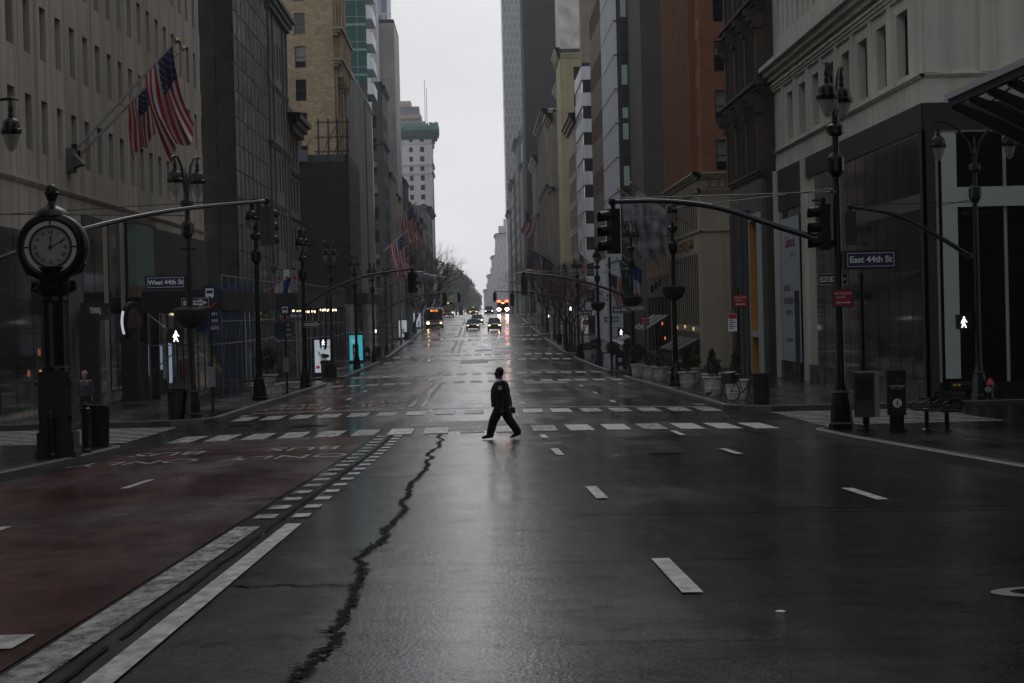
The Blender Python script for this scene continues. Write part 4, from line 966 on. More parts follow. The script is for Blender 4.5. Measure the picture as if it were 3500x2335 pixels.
arm_signal('long signal arm passing behind the street clock', [(-12.3, 57.3, 2.8), (-11.46, 58, 3.22), (-9.68, 60, 3.98), (-7.88, 63, 4.52), (-5.72, 66, 4.85)], rad(150), (-12.3, 57.2, 4.3))
arm_signal('signal arm rising beside the black and white lit advert', [(-8.9, 123.4, 2.2), (-7.4, 123.8, 3.1), (-5.6, 124.4, 3.7), (-3.44, 125, 3.97)], rad(150), (-8.95, 123.4, 3.6), r0=.07)
arm_signal('signal arm over the street under the green and blue flags', [(8.3, 133, 2.25), (6.4, 133, 3.0), (4.4, 133, 3.5), (2.5, 133, 3.74)], rad(180), (8.4, 132.6, 3.9), r0=.07)
arm_signal('signal arm beside the East 46th St sign', [(8.2, 204, 2.1), (6.4, 204, 2.85), (4.6, 204, 3.2), (2.8, 204, 3.3)], rad(180), None, r0=.07)
arm_signal('signal arm in front of the left row of flags', [(-9.0, 219, 1.9), (-7., 219, 2.8), (-5, 219, 3.3), (-3.1, 219, 3.5)], rad(170), None, r0=.07)
arm_signal('far signal arm crossing the bare trees on the left', [(-9.0, 311, 2.9), (-7., 311, 3.7), (-5, 311, 4.1), (-2.6, 311, 4.2)], rad(10), None, r0=.07)
arm_signal('far signal arm with a head hanging over the sky gap', [(9.0, 295, 3.0), (6.5, 295, 3.8), (4, 295, 4.0), (1.9, 295, 4.05)], rad(170), None, r0=.07)
arm_signal('farthest signal arm by the emergency vehicle lights', [(9.0, 377, 3.6), (6.5, 377, 4.4), (4.4, 377, 4.7), (2.6, 377, 4.7)], rad(170), None, r0=.07)
def pole_head(label, x, y, z, rz):
    t = thing('traffic_signal', label, 'traffic signal', (x, y, z), 0, 'traffic signals clamped to posts'); head3(t, (0, 0, 0), rz)
    b = MB(); b.bar((0, 0, .1), (.25 * (-1 if x > 8.3 and x < 9 else 1) * -1, 0, .1), .05, .05); b.build('bracket', m_blk, t)
pole_head('signal clamped to the left side of the East 44th lamp', 8.02, 56, 3.98, rad(-80))
# pedestrian signals with the white walking figure
WALK = [(-.02, .12), (-.075, .05), (-.1, -.03), (-.075, -.045), (-.05, .02), (-.035, .03), (-.045, -.04), (-.085, -.16), (-.05, -.17), (-.01, -.07), (.02, -.11), (.04, -.17), (.08, -.165), (.05, -.08), (.02, -.01), (.03, .05), (.06, .01), (.1, -.005), (.105, .02), (.07, .045), (.045, .1), (.02, .125)]
def walk(label, x, y, z, post_dx):
    t = thing('pedestrian_signal', label, 'walk signal', (x, y, z), 0, 'lit walking figure signals')
    b = MB(); b.box(-.21, -.1, -.22, .21, .12, .22); b.box(-.23, -.24, .22, .23, .1, .25); b.box(-.23, -.2, -.1, -.21, .1, .22); b.box(.21, -.2, -.1, .23, .1, .22); b.build('housing', m_blk_s, t)
    b = MB(); b.prism([(px, py) for px, py in WALK], 0, .01, M=Matrix.Translation((0, -.105, 0)) @ Matrix.Rotation(pi / 2, 4, 'X')); b.lathe([(.03, 0), (.03, .01)], 10, M=Matrix.Translation((.0, -.105, .155)) @ Matrix.Rotation(pi / 2, 4, 'X')); b.build('walking_figure', m_white_em, t)
    b = MB(); b.bar((0, .02, .3), (post_dx, .02, .3), .04, .04); b.bar((0, .02, -.28), (post_dx, .02, -.28), .04, .04); b.bar((0, .02, -.28), (0, .02, .3), .04, .04); b.build('bracket', m_blk, t)
walk('lit walk signal under the West 44th St sign', -9.66, 77.1, 1.14, .42); walk('lit walk signal over the black and white advert', -9.63, 148.7, .02, .5)
walk('lit walk signal against the black shop front at right', 15.3, 76.3, .98, .42); walk('lit walk signal above the person with the umbrella', 8.75, 149.7, .19, -.45)
walk('lit walk signal left of the East 46th St sign', 7.7, 204, 1.75, .5); walk('lit walk signal beyond the dark mailbox on the left', -9.4, 219, .15, .4)
walk('farthest lit walk signal on the right pavement', 8.6, 300, .9, .5)
# signs
def sign(name, label, x, y, z, w_, h, mface, rz=0, border=None, parts=(), cat='sign', group=None, back=None):
    t = thing(name, label, cat, (x, y, z), rz, group)
    b = MB(); b.box(-w_ / 2, -.012, -h / 2, w_ / 2, .012, h / 2); b.build('plate', mface, t)
    if border:
        f = MB(); e, wd = .022, .012
        for a in ((-w_ / 2 + e, -h / 2 + e, w_ / 2 - e, -h / 2 + e + wd), (-w_ / 2 + e, h / 2 - e - wd, w_ / 2 - e, h / 2 - e), (-w_ / 2 + e, -h / 2 + e + wd, -w_ / 2 + e + wd, h / 2 - e - wd), (w_ / 2 - e - wd, -h / 2 + e + wd, w_ / 2 - e, h / 2 - e - wd)):
            f.box(a[0], -.018, a[1], a[2], -.012, a[3])
        f.build('border', border, t)
    for txt, size, dx, dz, mm, bold in parts: lettering(txt, size, mm, t, (dx, -.016, dz), bold=bold, ext=.003)
    return t
def street_name(txt, label, x, y, z, w_=1.2):
    t = sign('street_name_sign', label, x, y, z, w_, .36, m_bl_s, border=m_wt_s, parts=((txt, .205, 0, 0, m_wt_s, .006),), cat='street sign')
    b = MB(); b.box(-w_ / 2 - .06, .012, -.22, w_ / 2 + .06, .05, .22); b.build('backing', m_blk_s, t); return t
street_name('West 44th St', 'navy sign reading West 44th St on the left lamp', -9.98, 77.3, 2.87, 1.2)
street_name('East 44th St', 'navy sign reading East 44th St on the near right lamp', 9.1, 55.95, 2.68, 1.13)
street_name('West 45th St', 'small dim sign reading West 45th St', -9.6, 123.2, 1.7, 1.1)
street_name('East 45th St', 'partly hidden sign reading East 45th St', 8.85, 149.4, 1.59, 1.05)
street_name('East 46th St', 'far sign reading East 46th St', 8.85, 203.4, 1.38, 1.1)
def oneway(label, x, y, z, d=1, w_=.9, h=.32):
    t = thing('one_way_sign', label, 'sign', (x, y, z), 0, 'one way arrow signs'); b = MB(); b.box(-w_ / 2, -.012, -h / 2, w_ / 2, .012, h / 2); b.build('plate', m_blk_s, t)
    pts = [(-.38, -.075), (.14, -.075), (.14, -.125), (.4, 0), (.14, .125), (.14, .075), (-.38, .075)]
    pts = [(px * d * w_ / .9, py * h / .32) for px, py in pts]
    if d < 0: pts = pts[::-1]
    b = MB(); b.prism(pts, 0, .004, M=Matrix.Translation((0, -.0125, 0)) @ Matrix.Rotation(pi / 2, 4, 'X')); b.build('arrow', m_wt_s, t)
    f = MB()
    for a in ((-w_ / 2 + .012, -h / 2 + .012, w_ / 2 - .012, -h / 2 + .022), (-w_ / 2 + .012, h / 2 - .022, w_ / 2 - .012, h / 2 - .012), (-w_ / 2 + .012, -h / 2 + .022, -w_ / 2 + .022, h / 2 - .022), (w_ / 2 - .022, -h / 2 + .022, w_ / 2 - .012, h / 2 - .022)): f.box(a[0], -.017, a[1], a[2], -.012, a[3])
    f.build('border', m_wt_s, t)
    lettering('ONE WAY', .125, m_blk_s, t, (-.02 * d, -.022, 0), bold=.003, ext=.002, sx=1.05)
oneway('one way sign under the West 44th St sign', -9.1, 77.65, 2.2); oneway('one way sign below the East 44th St sign', 8.26, 56.35, 2.25, 1, .74, .28)
oneway('one way sign in front of the East 45th St sign', 8.6, 132.3, 1.68, -1); oneway('small far one way sign above the umbrella', 8.2, 150.3, 1.0, -1)
oneway('dim one way sign under the West 45th St sign', -8.5, 123.2, 1.25, 1)
def nostand(label, x, y, z, w_=.42, h=.36):
    t = sign('no_standing_sign', label, x, y, z, w_, h, m_red_s, parts=(('NO STANDING', .06, 0, h * .3, m_wt_s, 0), ('Anytime', .06, -.05, h * .08, m_wt_s, 0)), group='red no standing signs')
    b = MB(); b.prism([(-.16, 0), (-.12, .03), (-.12, .01), (.12, .01), (.12, .03), (.16, 0), (.12, -.03), (.12, -.01), (-.12, -.01), (-.12, -.03)], 0, .004, M=Matrix.Translation((0, -.013, -h * .28)) @ Matrix.Rotation(pi / 2, 4, 'X')); b.build('arrow', m_wt_s, t)
    b = MB(); b.box(-w_ / 2 - .03, .012, -h / 2 - .03, w_ / 2 + .03, .04, h / 2 + .03); b.build('backing', m_blk_s, t)
nostand('red no standing sign on the East 44th lamp', 8.42, 55.8, 1.8); nostand('red no standing sign on its own post left of the gold door', 9.06, 83.8, 1.84, .48, .4)
nostand('red no standing sign under the banner flags', 8.95, 131, .99); nostand('far red no standing sign beyond the East 46th sign', 9.0, 204.4, .55)
sign('parking_rules_sign', 'white parking rules sign with a red top below the red one', 8.78, 83.85, 1.1, .3, .62, m_wt_s, parts=())
pt = [o_ for o_ in bpy.data.objects if o_.name.startswith('parking_rules_sign')][0]; b = MB(); b.box(-.14, -.016, .13, .14, -.012, .3); b.build('red_band', m_red_s, pt); b = MB(); [b.box(-.11, -.016, .06 - k * .07, .02 + .08 * (k % 2), -.012, .09 - k * .07) for k in range(5)]; b.build('small_print', m_blk_s, pt)
def post(label, x, y, h, r=.035, cat='post', name='sign_post'):
    b = MB(); b.lathe([(.09, 0), (.09, .05), (r, .07), (r, h), (r * .6, h + .03)], 8); o = b.build(name, m_blk); o.location = (x, y, sw(y)); tag(o, label, cat, 'thin sign posts')
post('thin post holding a red and a white parking sign', 9.0, 83.95, 3.8); post('thin post under the red sign by the banner flags', 8.98, 131.1, 3.4); post('thin dark post right of the East 44th lamp', 8.98, 56.6, 3.6, .05); post('signal post beside the blue mailbox', 8.15, 150.1, 7.0, .07)
# bus stops
def bus_stop(label, x, y, zt):
    t = thing('bus_stop', label, 'bus stop', (x, y, sw(y)), 0, 'bus stop posts'); H = zt - sw(y)
    b = MB(); b.lathe([(.07, 0), (.045, .08), (.04, H + .2)], 8); b.build('pole', m_blk, t)
    b = MB(); b.lathe([(.3, 0), (.3, .03)], 20, M=Matrix.Translation((0, -.05, H)) @ Matrix.Rotation(pi / 2, 4, 'X')); d_ = b.build('round_sign', m_blue_s, t)
    b = MB(); b.box(-.13, -.09, H - .1, .13, -.084, H + .16); b.box(-.1, -.09, H - .15, -.05, -.084, H - .1); b.box(.05, -.09, H - .15, .1, -.084, H - .1); b.build('bus_symbol', m_wt_s, d_)
    b = MB(); b.box(-.1, -.094, H, .1, -.09, H + .1); b.build('symbol_window', m_blue_s, d_)
    b = MB(); b.prism([(-.22, 0), (0, -.2), (.22, 0), (.16, .06), (0, -.08), (-.16, .06)], 0, .02, M=Matrix.Translation((0, -.04, H - .32)) @ Matrix.Rotation(pi / 2, 4, 'X')); b.build('red_arrow', mat('bus_sign_red', (.3, .03, .015), .5), t)
    b = MB(); b.box(-.5, -.03, H - 1.25, .3, -.01, H - .55); b.build('route_plate', m_blue_s, t)
    for i, r_ in enumerate(('M1', 'M4', 'Q32')): lettering(r_, .15, m_wt_s, t, (.14, -.035, H - .68 - i * .22), ext=.003)
    b = MB(); b.box(-.14, -.1, .95, .1, .1, 1.6); b.build('timetable_case', m_alum, t)
    b = MB(); b.box(-.11, -.112, 1.0, .07, -.1, 1.55); b.build('timetable', mat('timetable_paper', (.3, .3, .29), .5, var=.8, scale=16, col2=(.1, .1, .1)), t)
bus_stop('bus stop post by the West 44th lamp with a timetable case', -8.76, 78.9, 2.5); bus_stop('bus stop post before the West 45th St sign', -8.82, 110, 1.97)
# ---- street clock
t = thing('street_clock', 'black cast iron street clock with roman numerals on the left corner', 'clock', (-8.84, 50.5, sw(50.5))); 
b = MB(); b.box(-.38, -.38, 0, .38, .38, .52); b.box(-.42, -.42, 0, .42, .42, .12); b.box(-.34, -.34, .52, .34, .34, .72); b.build('plinth', m_blk, t)
b = MB(); b.prism([(x * .34, y * .34) for x, y in ((-1, -.8), (-.8, -1), (.8, -1), (1, -.8), (1, .8), (.8, 1), (-.8, 1), (-1, .8))], .72, 1.6); b.box(-.4, -.4, 1.5, .4, .4, 1.57); b.box(-.34, -.36, .85, .34, -.34, 1.45); b.box(-.33, -.33, 1.6, .33, .33, 1.78); b.build('pedestal', m_blk, t)
b = MB(); b.prism([(r_ * cos(a), r_ * sin(a)) for a, r_ in ((2 * pi * k / 24, .285 if k % 2 else .265) for k in range(24))], 1.78, 3.3); b.lathe([(.3, 1.78), (.3, 1.86), (.27, 1.9)], 16); b.build('fluted_column', m_blk, t)
b = MB(); b.lathe([(.27, 3.2), (.3, 3.26), (.29, 3.34), (.38, 3.5), (.4, 3.58), (.3, 3.62), (.34, 3.8), (.42, 3.95)], 16)
for s in (-1, 1):
    b.tube([(s * .3, -.05, 3.45), (s * .44, -.05, 3.5), (s * .42, -.05, 3.62), (s * .34, -.05, 3.6)], .06, 8); b.tube([(s * .36, 0, 3.8), (s * .55, 0, 3.86), (s * .62, 0, 4.0), (s * .52, 0, 4.03)], .06, 8)
b.build('capital', m_blk, t)
RY_ = Matrix.Translation((0, 0, 4.36)) @ Matrix.Rotation(pi / 2, 4, 'X')
b = MB(); b.lathe([(.5, -.3), (.68, -.28), (.725, -.22), (.725, .22), (.68, .28), (.6, .3), (.6, .27), (.56, .26)], 40, M=RY_); b.build('clock_case', m_blk, t, True)
def ring(mb, r0, r1, y, a0, a1, n=14, mi=0):
    for k in range(n):
        p = a0 + (a1 - a0) * k / n; q = a0 + (a1 - a0) * (k + 1) / n
        mb.quad(*[(r * cos(a), y, 4.36 + r * sin(a)) for r, a in ((r0, p), (r0, q), (r1, q), (r1, p))][::-1])
b = MB()
for k in range(4): ring(b, .455, .54, -.311, k * pi / 2 + .035, (k + 1) * pi / 2 - .035)
b.build('light_ring', mat('milk_glass', (.5, .5, .46), .4), t)
b = MB(); ring(b, .0, .4, -.3115, 0, 2 * pi, 40); dial = b.build('dial', mat('dial_face', (.30, .31, .31), .4), t)
b = MB(); ring(b, .395, .405, -.313, 0, 2 * pi, 40); ring(b, .36, .364, -.313, 0, 2 * pi, 40); ring(b, .405, .455, -.312, 0, 2 * pi, 40)
for k in range(60):
    a = 2 * pi * k / 60; b.box(-.0025, -.3135, .366, .0025, -.3125, .392, M=Matrix.Translation((0, 0, 4.36)) @ Matrix.Rotation(a, 4, 'Y'))
b.build('minute_track', m_blk_s, dial)
for k, r_ in enumerate(('XII', 'I', 'II', 'III', 'IIII', 'V', 'VI', 'VII', 'VIII', 'IX', 'X', 'XI')):
    a = k * pi / 6; me = text_mesh(r_, .105, .001, bold=.003); me.materials.append(m_blk_s)
    o = bpy.data.objects.new('numeral', me); COL.objects.link(o); o.parent = dial; o.location = (.305 * sin(a), -.314, 4.36 + .305 * cos(a)); o.rotation_euler = (pi / 2, a, 0)
for ln, wd, a, nm in ((.25, .022, rad(2), 'hour_hand'), (.34, .016, rad(63), 'minute_hand')):
    b = MB(); M_ = Matrix.Translation((0, 0, 4.36)) @ Matrix.Rotation(a, 4, 'Y'); b.prism([(-wd * .5, -.07), (wd * .5, -.07), (wd * .6, ln * .6), (wd * 1.3, ln * .75), (0, ln), (-wd * 1.3, ln * .75), (-wd * .6, ln * .6)], 0, .006, M=M_ @ Matrix.Translation((0, -.318, 0)) @ Matrix.Rotation(pi / 2, 4, 'X')); b.build(nm, m_blk_s, t)
b = MB(); b.lathe([(.04, 0), (.04, .02)], 10, M=Matrix.Translation((0, -.318, 4.36)) @ Matrix.Rotation(pi / 2, 4, 'X')); b.build('hand_boss', m_blk_s, t)
b = MB(); b.lathe([(.36, 5.02), (.3, 5.12), (.2, 5.18), (.12, 5.22), (.09, 5.28), (.07, 5.32), (.1, 5.36), (.13, 5.44), (.17, 5.5), (.13, 5.52), (.13, 5.57), (.09, 5.64), (.03, 5.68)], 14); b.build('finial', m_blk, t, True)
for s in (-1, 1):
    pass
# bollards, bins
def bollard(label, x, y, h=.98, r=.085):
    b = MB(); b.lathe([(r * 1.5, 0), (r * 1.5, .05), (r, .1), (r, h * .78), (r * 1.35, h * .8), (r * 1.35, h * .86), (r * .9, h * .88), (r * .9, h * .93), (.01, h)], 12); o = b.build('bollard', m_blk); o.location = (x, y, sw(y)); tag(o, label, 'bollard')
bollard('black bollard beside the street clock', -8.62, 52.6, 1.12); bollard('short black bollard touching the clock plinth', -8.88, 49.9, .98, .07)
def bin_(label, x, y, h=.98, r=.29, g_='slatted street bins'):
    t = thing('litter_bin', label, 'litter bin', (x, y, sw(y)), 0, g_)
    b = MB(); b.lathe([(r * .82, .02), (r * .82, .08), (r * .88, h * .5), (r * .93, h * .9), (r * .93, .04 + h * .9)], 18); b.build('liner', m_blk_s, t)
    b = MB()
    for k in range(26):
        a = 2 * pi * k / 26; b.tube([(r * .87 * cos(a), r * .87 * sin(a), .03), (r * .92 * cos(a), r * .92 * sin(a), h * .5), (r * .98 * cos(a), r * .98 * sin(a), h * .9)], .018, 4)
    b.build('slats', m_blk, t)
    b = MB(); b.lathe([(r * .9, h * .88), (r * 1.04, h * .9), (r * 1.06, h * .97), (r * .98, h), (r * .7, h), (r * .66, h * .93)], 20); b.build('rim', m_blk, t)
    b = MB(); b.lathe([(r * .86, 0), (r * .9, .06)], 20); b.build('foot', m_blk, t)
bin_('black slatted bin on the kerb right of the street clock', -9.1, 57.3); bin_('bin beside the West 44th lamp', -9.75, 77.4); bin_('bin on the pavement right of the bicycle', 9.0, 77.6)
bin_('bin in front of the black and white lit advert', -9.55, 149, 1.05); bin_('bin by the far left mailbox', -9.3, 221); bin_('green bin at the corner by the young trees', 8.6, 203, 1.1, .33); bin_('bin beyond the left flags near the first bus', -9.1, 300); bin_('dark bin among the far right trees', 8.6, 262)
# SE corner: information board, news box, bench
t = thing('information_board', 'black neighbourhood information board with a white letter i in a circle', 'information board', (9.22, 53.6, sw(53.6)), rad(4))
b = MB(); b.box(-.15, -.06, 0, .15, .06, .62); b.box(-.2, -.1, 0, .2, .1, .04); b.build('stand', m_blk, t); b = MB(); b.box(-.2, -.07, .35, .2, .07, 1.34); b.box(-.21, -.075, 1.3, .21, .075, 1.35); b.build('board', m_blk_s, t)
lettering('Grand Central', .058, m_wt_s, t, (0, -.076, 1.0), bold=.001); lettering('PARTNERSHIP', .03, m_wt_s, t, (0, -.076, .945), spacing=1.5)
b = MB(); b.lathe([(.1, 0), (.1, .006)], 24, M=Matrix.Translation((0, -.0705, .62)) @ Matrix.Rotation(pi / 2, 4, 'X')); b.build('white_disc', m_wt_s, t); lettering('i', .16, m_blk_s, t, (0, -.08, .62), bold=.008)
b = MB(); ringm = Matrix.Translation((0, -.071, 1.12)) @ Matrix.Rotation(pi / 2, 4, 'X'); b.prism([(.035, 0), (.0, .035), (-.035, 0), (0, -.035)], 0, .005, M=ringm); b.build('red_mark', m_red_s, t)
t = thing('news_box', 'dark grey newspaper box left of the information board', 'news box', (8.72, 54.6, sw(54.6)), rad(-25))
b = MB(); b.box(-.24, -.2, .3, .24, .2, 1.3); b.box(-.27, -.23, 1.26, .27, .23, 1.32); b.box(-.25, -.215, .62, .25, -.2, .66); b.build('case', mat('dull_grey_box', (.045, .047, .047), .5, var=.4, scale=3), t)
b = MB(); b.box(-.05, -.05, 0, .05, .05, .3); b.box(-.2, -.16, 0, .2, .16, .03); b.build('leg', m_blk, t); b = MB(); b.box(-.18, -.222, .7, .18, -.2, 1.2); b.build('door', m_blk_s, t)
t = thing('bench', 'curved dark slatted bench with hoop arm rests on the right pavement', 'bench', (9.85, 52.6, sw(52.6)), rad(-68))
sl = MB()
for k in range(6): sl.box(-.62, -.2 + k * .09, .43 + .012 * (k - 3) ** 2 * .3, .62, -.13 + k * .09, .465 + .012 * (k - 3) ** 2 * .3)
sl.build('seat', m_dkgreen, t); sl = MB()
for k in range(4): sl.bar((-.62, .34 + k * .035, .52 + k * .1), (.62, .34 + k * .035, .52 + k * .1), .03, .075)
sl.build('backrest', m_dkgreen, t)
for x in (-.4, .4): b = MB(); b.lathe([(.13, 0), (.12, .03), (.05, .06), (.05, .42), (.1, .44)], 10, (x, .08, 0)); b.build('leg', m_blk, t)
for x in (-.6, -.2, .2, .6): b = MB(); b.tube([(x, .36, .55), (x, .28, .68), (x, .05, .7), (x, -.14, .62), (x, -.2, .46)], .02, 6); b.build('arm_rest', m_blk, t, True)
# hydrant and wall inlets
t = thing('fire_hydrant', 'black fire hydrant with a red bonnet and a round cap at far right', 'fire hydrant', (16.1, 76.3, sw(76.3))); b = MB(); b.lathe([(.16, 0), (.16, .05), (.11, .08), (.11, .42), (.14, .44)], 14)
b.build('barrel', m_blk, t, True); b = MB(); b.lathe([(.15, .44), (.15, .48), (.12, .52), (.09, .6), (.03, .64), (.03, .68)], 14); b.build('bonnet', mat('hydrant_red', (.35, .02, .02), .35), t, True)
b = MB(); b.lathe([(.1, 0), (.1, .06), (.085, .07)], 14, M=Matrix.Translation((-.1, -.1, .3)) @ Matrix.Rotation(pi / 2, 4, 'X')); b.build('outlet_cap', m_alum, t); b = MB(); b.tube([(-.22, 0, .32), (.22, 0, .32)], .05, 8); b.build('side_outlets', m_blk, t)
t = thing('wall_fire_inlets', 'row of brass and dark fire inlets on the black plinth', 'wall inlets', (15.78, 79.32, -1.12)); b = MB(); b.box(-.33, -.03, -.13, .33, .03, .13); b.build('plate', m_blk_s, t)
for k in range(4): b = MB(); b.lathe([(.055, 0), (.055, .05), (.03, .07)], 12, M=Matrix.Translation((-.22 + k * .15, -.03, 0)) @ Matrix.Rotation(pi / 2, 4, 'X')); b.build('inlet_cap', mat('brass_cap', (.45, .27, .04), .3, metal=.7) if k < 2 else m_dkgreen, t)
# manholes
def manhole(label, x, y, r, rim):
    t = thing('manhole_cover', label, 'manhole cover', (x, y, road(x, y) + .008)); sl_ = (g(y + .5) - g(y - .5)); t.rotation_euler = (math.atan(sl_), 0, 0)
    b = MB(); n = 28
    for k in range(n):
        a, c = 2 * pi * k / n, 2 * pi * (k + 1) / n
        b.quad(*[(q * cos(s_), q * sin(s_), z) for q, s_, z in ((r, a, .004), (r, c, .004), (r + rim, c, .002), (r + rim, a, .002))][::-1])
    b.build('rim', mat('cement_collar', (.09, .08, .06), .5, var=.8, scale=5) if rim > .1 else M_crack, t); b = MB(); b.lathe([(r, -.003), (r, .006)], n)
    for i in range(-3, 4):
        for j in range(-3, 4):
            if i * i + j * j < 11: b.box(i * r * .24 - r * .08, j * r * .24 - r * .08, .006, i * r * .24 + r * .08, j * r * .24 + r * .08, .014)
    b.build('cover', M_crack, t)
manhole('manhole with a pale cement collar at the right edge', 3.88, 16.6, .26, .14); manhole('dark manhole in the crossing left of the worn stripes', -5.0, 70, .5, .06); manhole('dark manhole nearer the left pavement', -7.2, 72.5, .42, .05); manhole('manhole right of the first dashes', 3.4, 45, .3, .04)
b = MB(); b.lathe([(.035, 0), (.03, .006), (.015, .009)], 12); o = b.build('lane_reflector', m_wt_s); o.location = (1.9, 15.6, road(1.9, 15.6) + .005); tag(o, 'small white reflector on the road by the near dash', 'reflector')
# mailboxes
def mailbox(label, x, y, rz):
    t = thing('mailbox', label, 'mailbox', (x, y, sw(y)), rz, 'blue mailboxes'); b = MB(); n = 10
    pr = [(-.28, .22), (.28, .22)] + [(.28 * cos(pi * k / n), .95 + .28 * sin(pi * k / n)) for k in range(n + 1)]
    b.prism(pr, -.28, .28, M=Matrix.Rotation(pi / 2, 4, 'X')); b.build('box', mat('postal_blue', (.008, .014, .04), .35), t)
    for sx in (-.23, .23):
        for sy in (-.22, .22): b = MB(); b.box(sx - .03, sy - .03, 0, sx + .03, sy + .03, .22); b.build('leg', m_blk, t)
    b = MB(); b.box(-.12, -.285, .5, .12, -.28, .72); b.build('label_plate', m_wt_s, t); b = MB(); b.prism([(-.09, -.06), (.05, -.06), (.09, .06), (-.02, .02), (-.09, .06)], 0, .003, M=Matrix.Translation((0, -.286, .61)) @ Matrix.Rotation(pi / 2, 4, 'X')); b.build('emblem', m_bl_s, t)
mailbox('blue mailbox beside the signal post on the right', 8.75, 150.6, rad(-15)); mailbox('blue mailbox on the far left pavement', -9.6, 204, rad(10))
# planters
m_pot = mat('cast_stone_white', (.86, .86, .82), .55, var=.4, scale=3, streak=.3, bump=.1, bscale=20); m_soil = mat('wet_soil', (.015, .012, .009), .9)
m_leafd = mat('evergreen_leaf', (.02, .032, .014), .5, var=.7, scale=4); m_leafb = mat('fresh_leaf', (.045, .085, .012), .5, var=.6, scale=4)
def leafball(mb, c, r, n, sz, cone=0.):
    for _ in range(n):
        while True:
            v = Vector((random.uniform(-1, 1), random.uniform(-1, 1), random.uniform(-1, 1)))
            if v.length < 1: break
        v = v.normalized() * (v.length ** .45) * (.8 + .3 * noise.noise(v * 2.3 + Vector(c)))
        k = 1 - cone * (v.z + 1) / 2
        p = Vector((c[0] + v.x * r[0] * k, c[1] + v.y * r[1] * k, c[2] + v.z * r[2])); s_ = sz * random.uniform(.6, 1.3)
        M_ = Matrix.Translation(p) @ Euler((random.uniform(0, 6), random.uniform(0, 6), random.uniform(0, 6))).to_matrix().to_4x4()
        mb.quad(*[M_ @ Vector(q) for q in ((-s_, 0, 0), (0, -s_ * .45, 0), (s_, 0, 0), (0, s_ * .45, 0))])
pot_mb = MB(); pot_mb.lathe([(.27, 0), (.3, .05), (.325, .24), (.345, .25), (.345, .28), (.33, .29), (.365, .6), (.375, .62), (.43, .66), (.43, .7), (.38, .7), (.36, .64)], 28)
pot_me = pot_mb.mesh('pot', m_pot, True); sm = MB(); sm.lathe([(.1, .62), (.365, .63)], 16); soil_me = sm.mesh('soil', m_soil)
em = MB()
for k in range(20): 
    a, c = 2 * pi * k / 20, 2 * pi * (k + 1) / 20; em.tube([(.115 * cos(a), -.357 + .012 * 0, .46 + .085 * sin(a)), (.115 * cos(c), -.357, .46 + .085 * sin(c))], .008, 5)
em.ell((0, -.353, .46), (.04, .012, .05), 8, 5); em_me = em.mesh('emblem', m_pot, True)
def planter(label, x, y, kind, s=1., grp='white stone planters on the right kerb'):
    t = thing('planter', label, 'planter', (x, y, sw(y)), random.uniform(-.3, .3), grp); t.scale = (s, s, s)
    link('pot', pot_me, t); link('soil', soil_me, t); link('emblem', em_me, t)
    mb = MB()
    if kind == 'cone': leafball(mb, (0, 0, 1.18), (.3, .3, .6), 900, .045, .55)
    elif kind == 'ball': leafball(mb, (0, 0, 1.3), (.55, .5, .5), 1400, .05); mb.tube([(0, 0, .6), (0, 0, 1)], .03, 6)
    elif kind == 'loose': leafball(mb, (0, 0, 1.05), (.34, .34, .45), 500, .05)
    elif kind == 'bright': leafball(mb, (0, 0, 1.0), (.5, .42, .36), 700, .055)
    elif kind == 'none': leafball(mb, (0, 0, .72), (.25, .25, .12), 120, .04)
    mb.build('shrub', m_leafb if kind == 'bright' else m_leafd, t)
for lb, x, y, kd in (('planter with a tall cone shrub, nearest the bicycle', 8.62, 81.6, 'cone'), ('nearest full white planter with its oval emblem in view', 8.45, 87.8, 'loose'), ('planter set back behind the nearest full one', 8.95, 93.4, 'cone'), ('planter right of the basket lamp foot', 8.5, 99.3, 'cone'), ('planter with bright green leaves behind the basket lamp', 9.6, 109.4, 'bright'), ('planter left of the basket lamp with a loose shrub', 8.5, 114.8, 'loose'), ('planter with a small rounded shrub fourth beyond the basket lamp', 8.35, 120, 'loose'), ('planter with a wide cloud of green near the mailbox', 8.3, 127.5, 'ball')): planter(lb, x, y, kd)
for lb, x, y, kd in (('white box planter beyond the side street, nearest', 8.6, 156.5, 'ball'), ('white planter second beyond the side street', 8.9, 163, 'loose'), ('white planter by the parked bicycles', 8.5, 178, 'ball'), ('white planter farthest up the right kerb', 8.5, 190, 'bright')): planter(lb, x, y, kd)
for lb, x, y in (('white planter hidden partly by the left lamp foot', -9.3, 100.6), ('white planter in front of the left lamp foot', -8.75, 101.2), ('smaller white planter right behind the other two', -8.8, 104)): planter(lb, x, y, 'none', .8, 'white stone planters on the left')
planter('dark box shrub planter by the scaffold shed', -9.9, 112, 'ball', 1.2, 'white stone planters on the left')
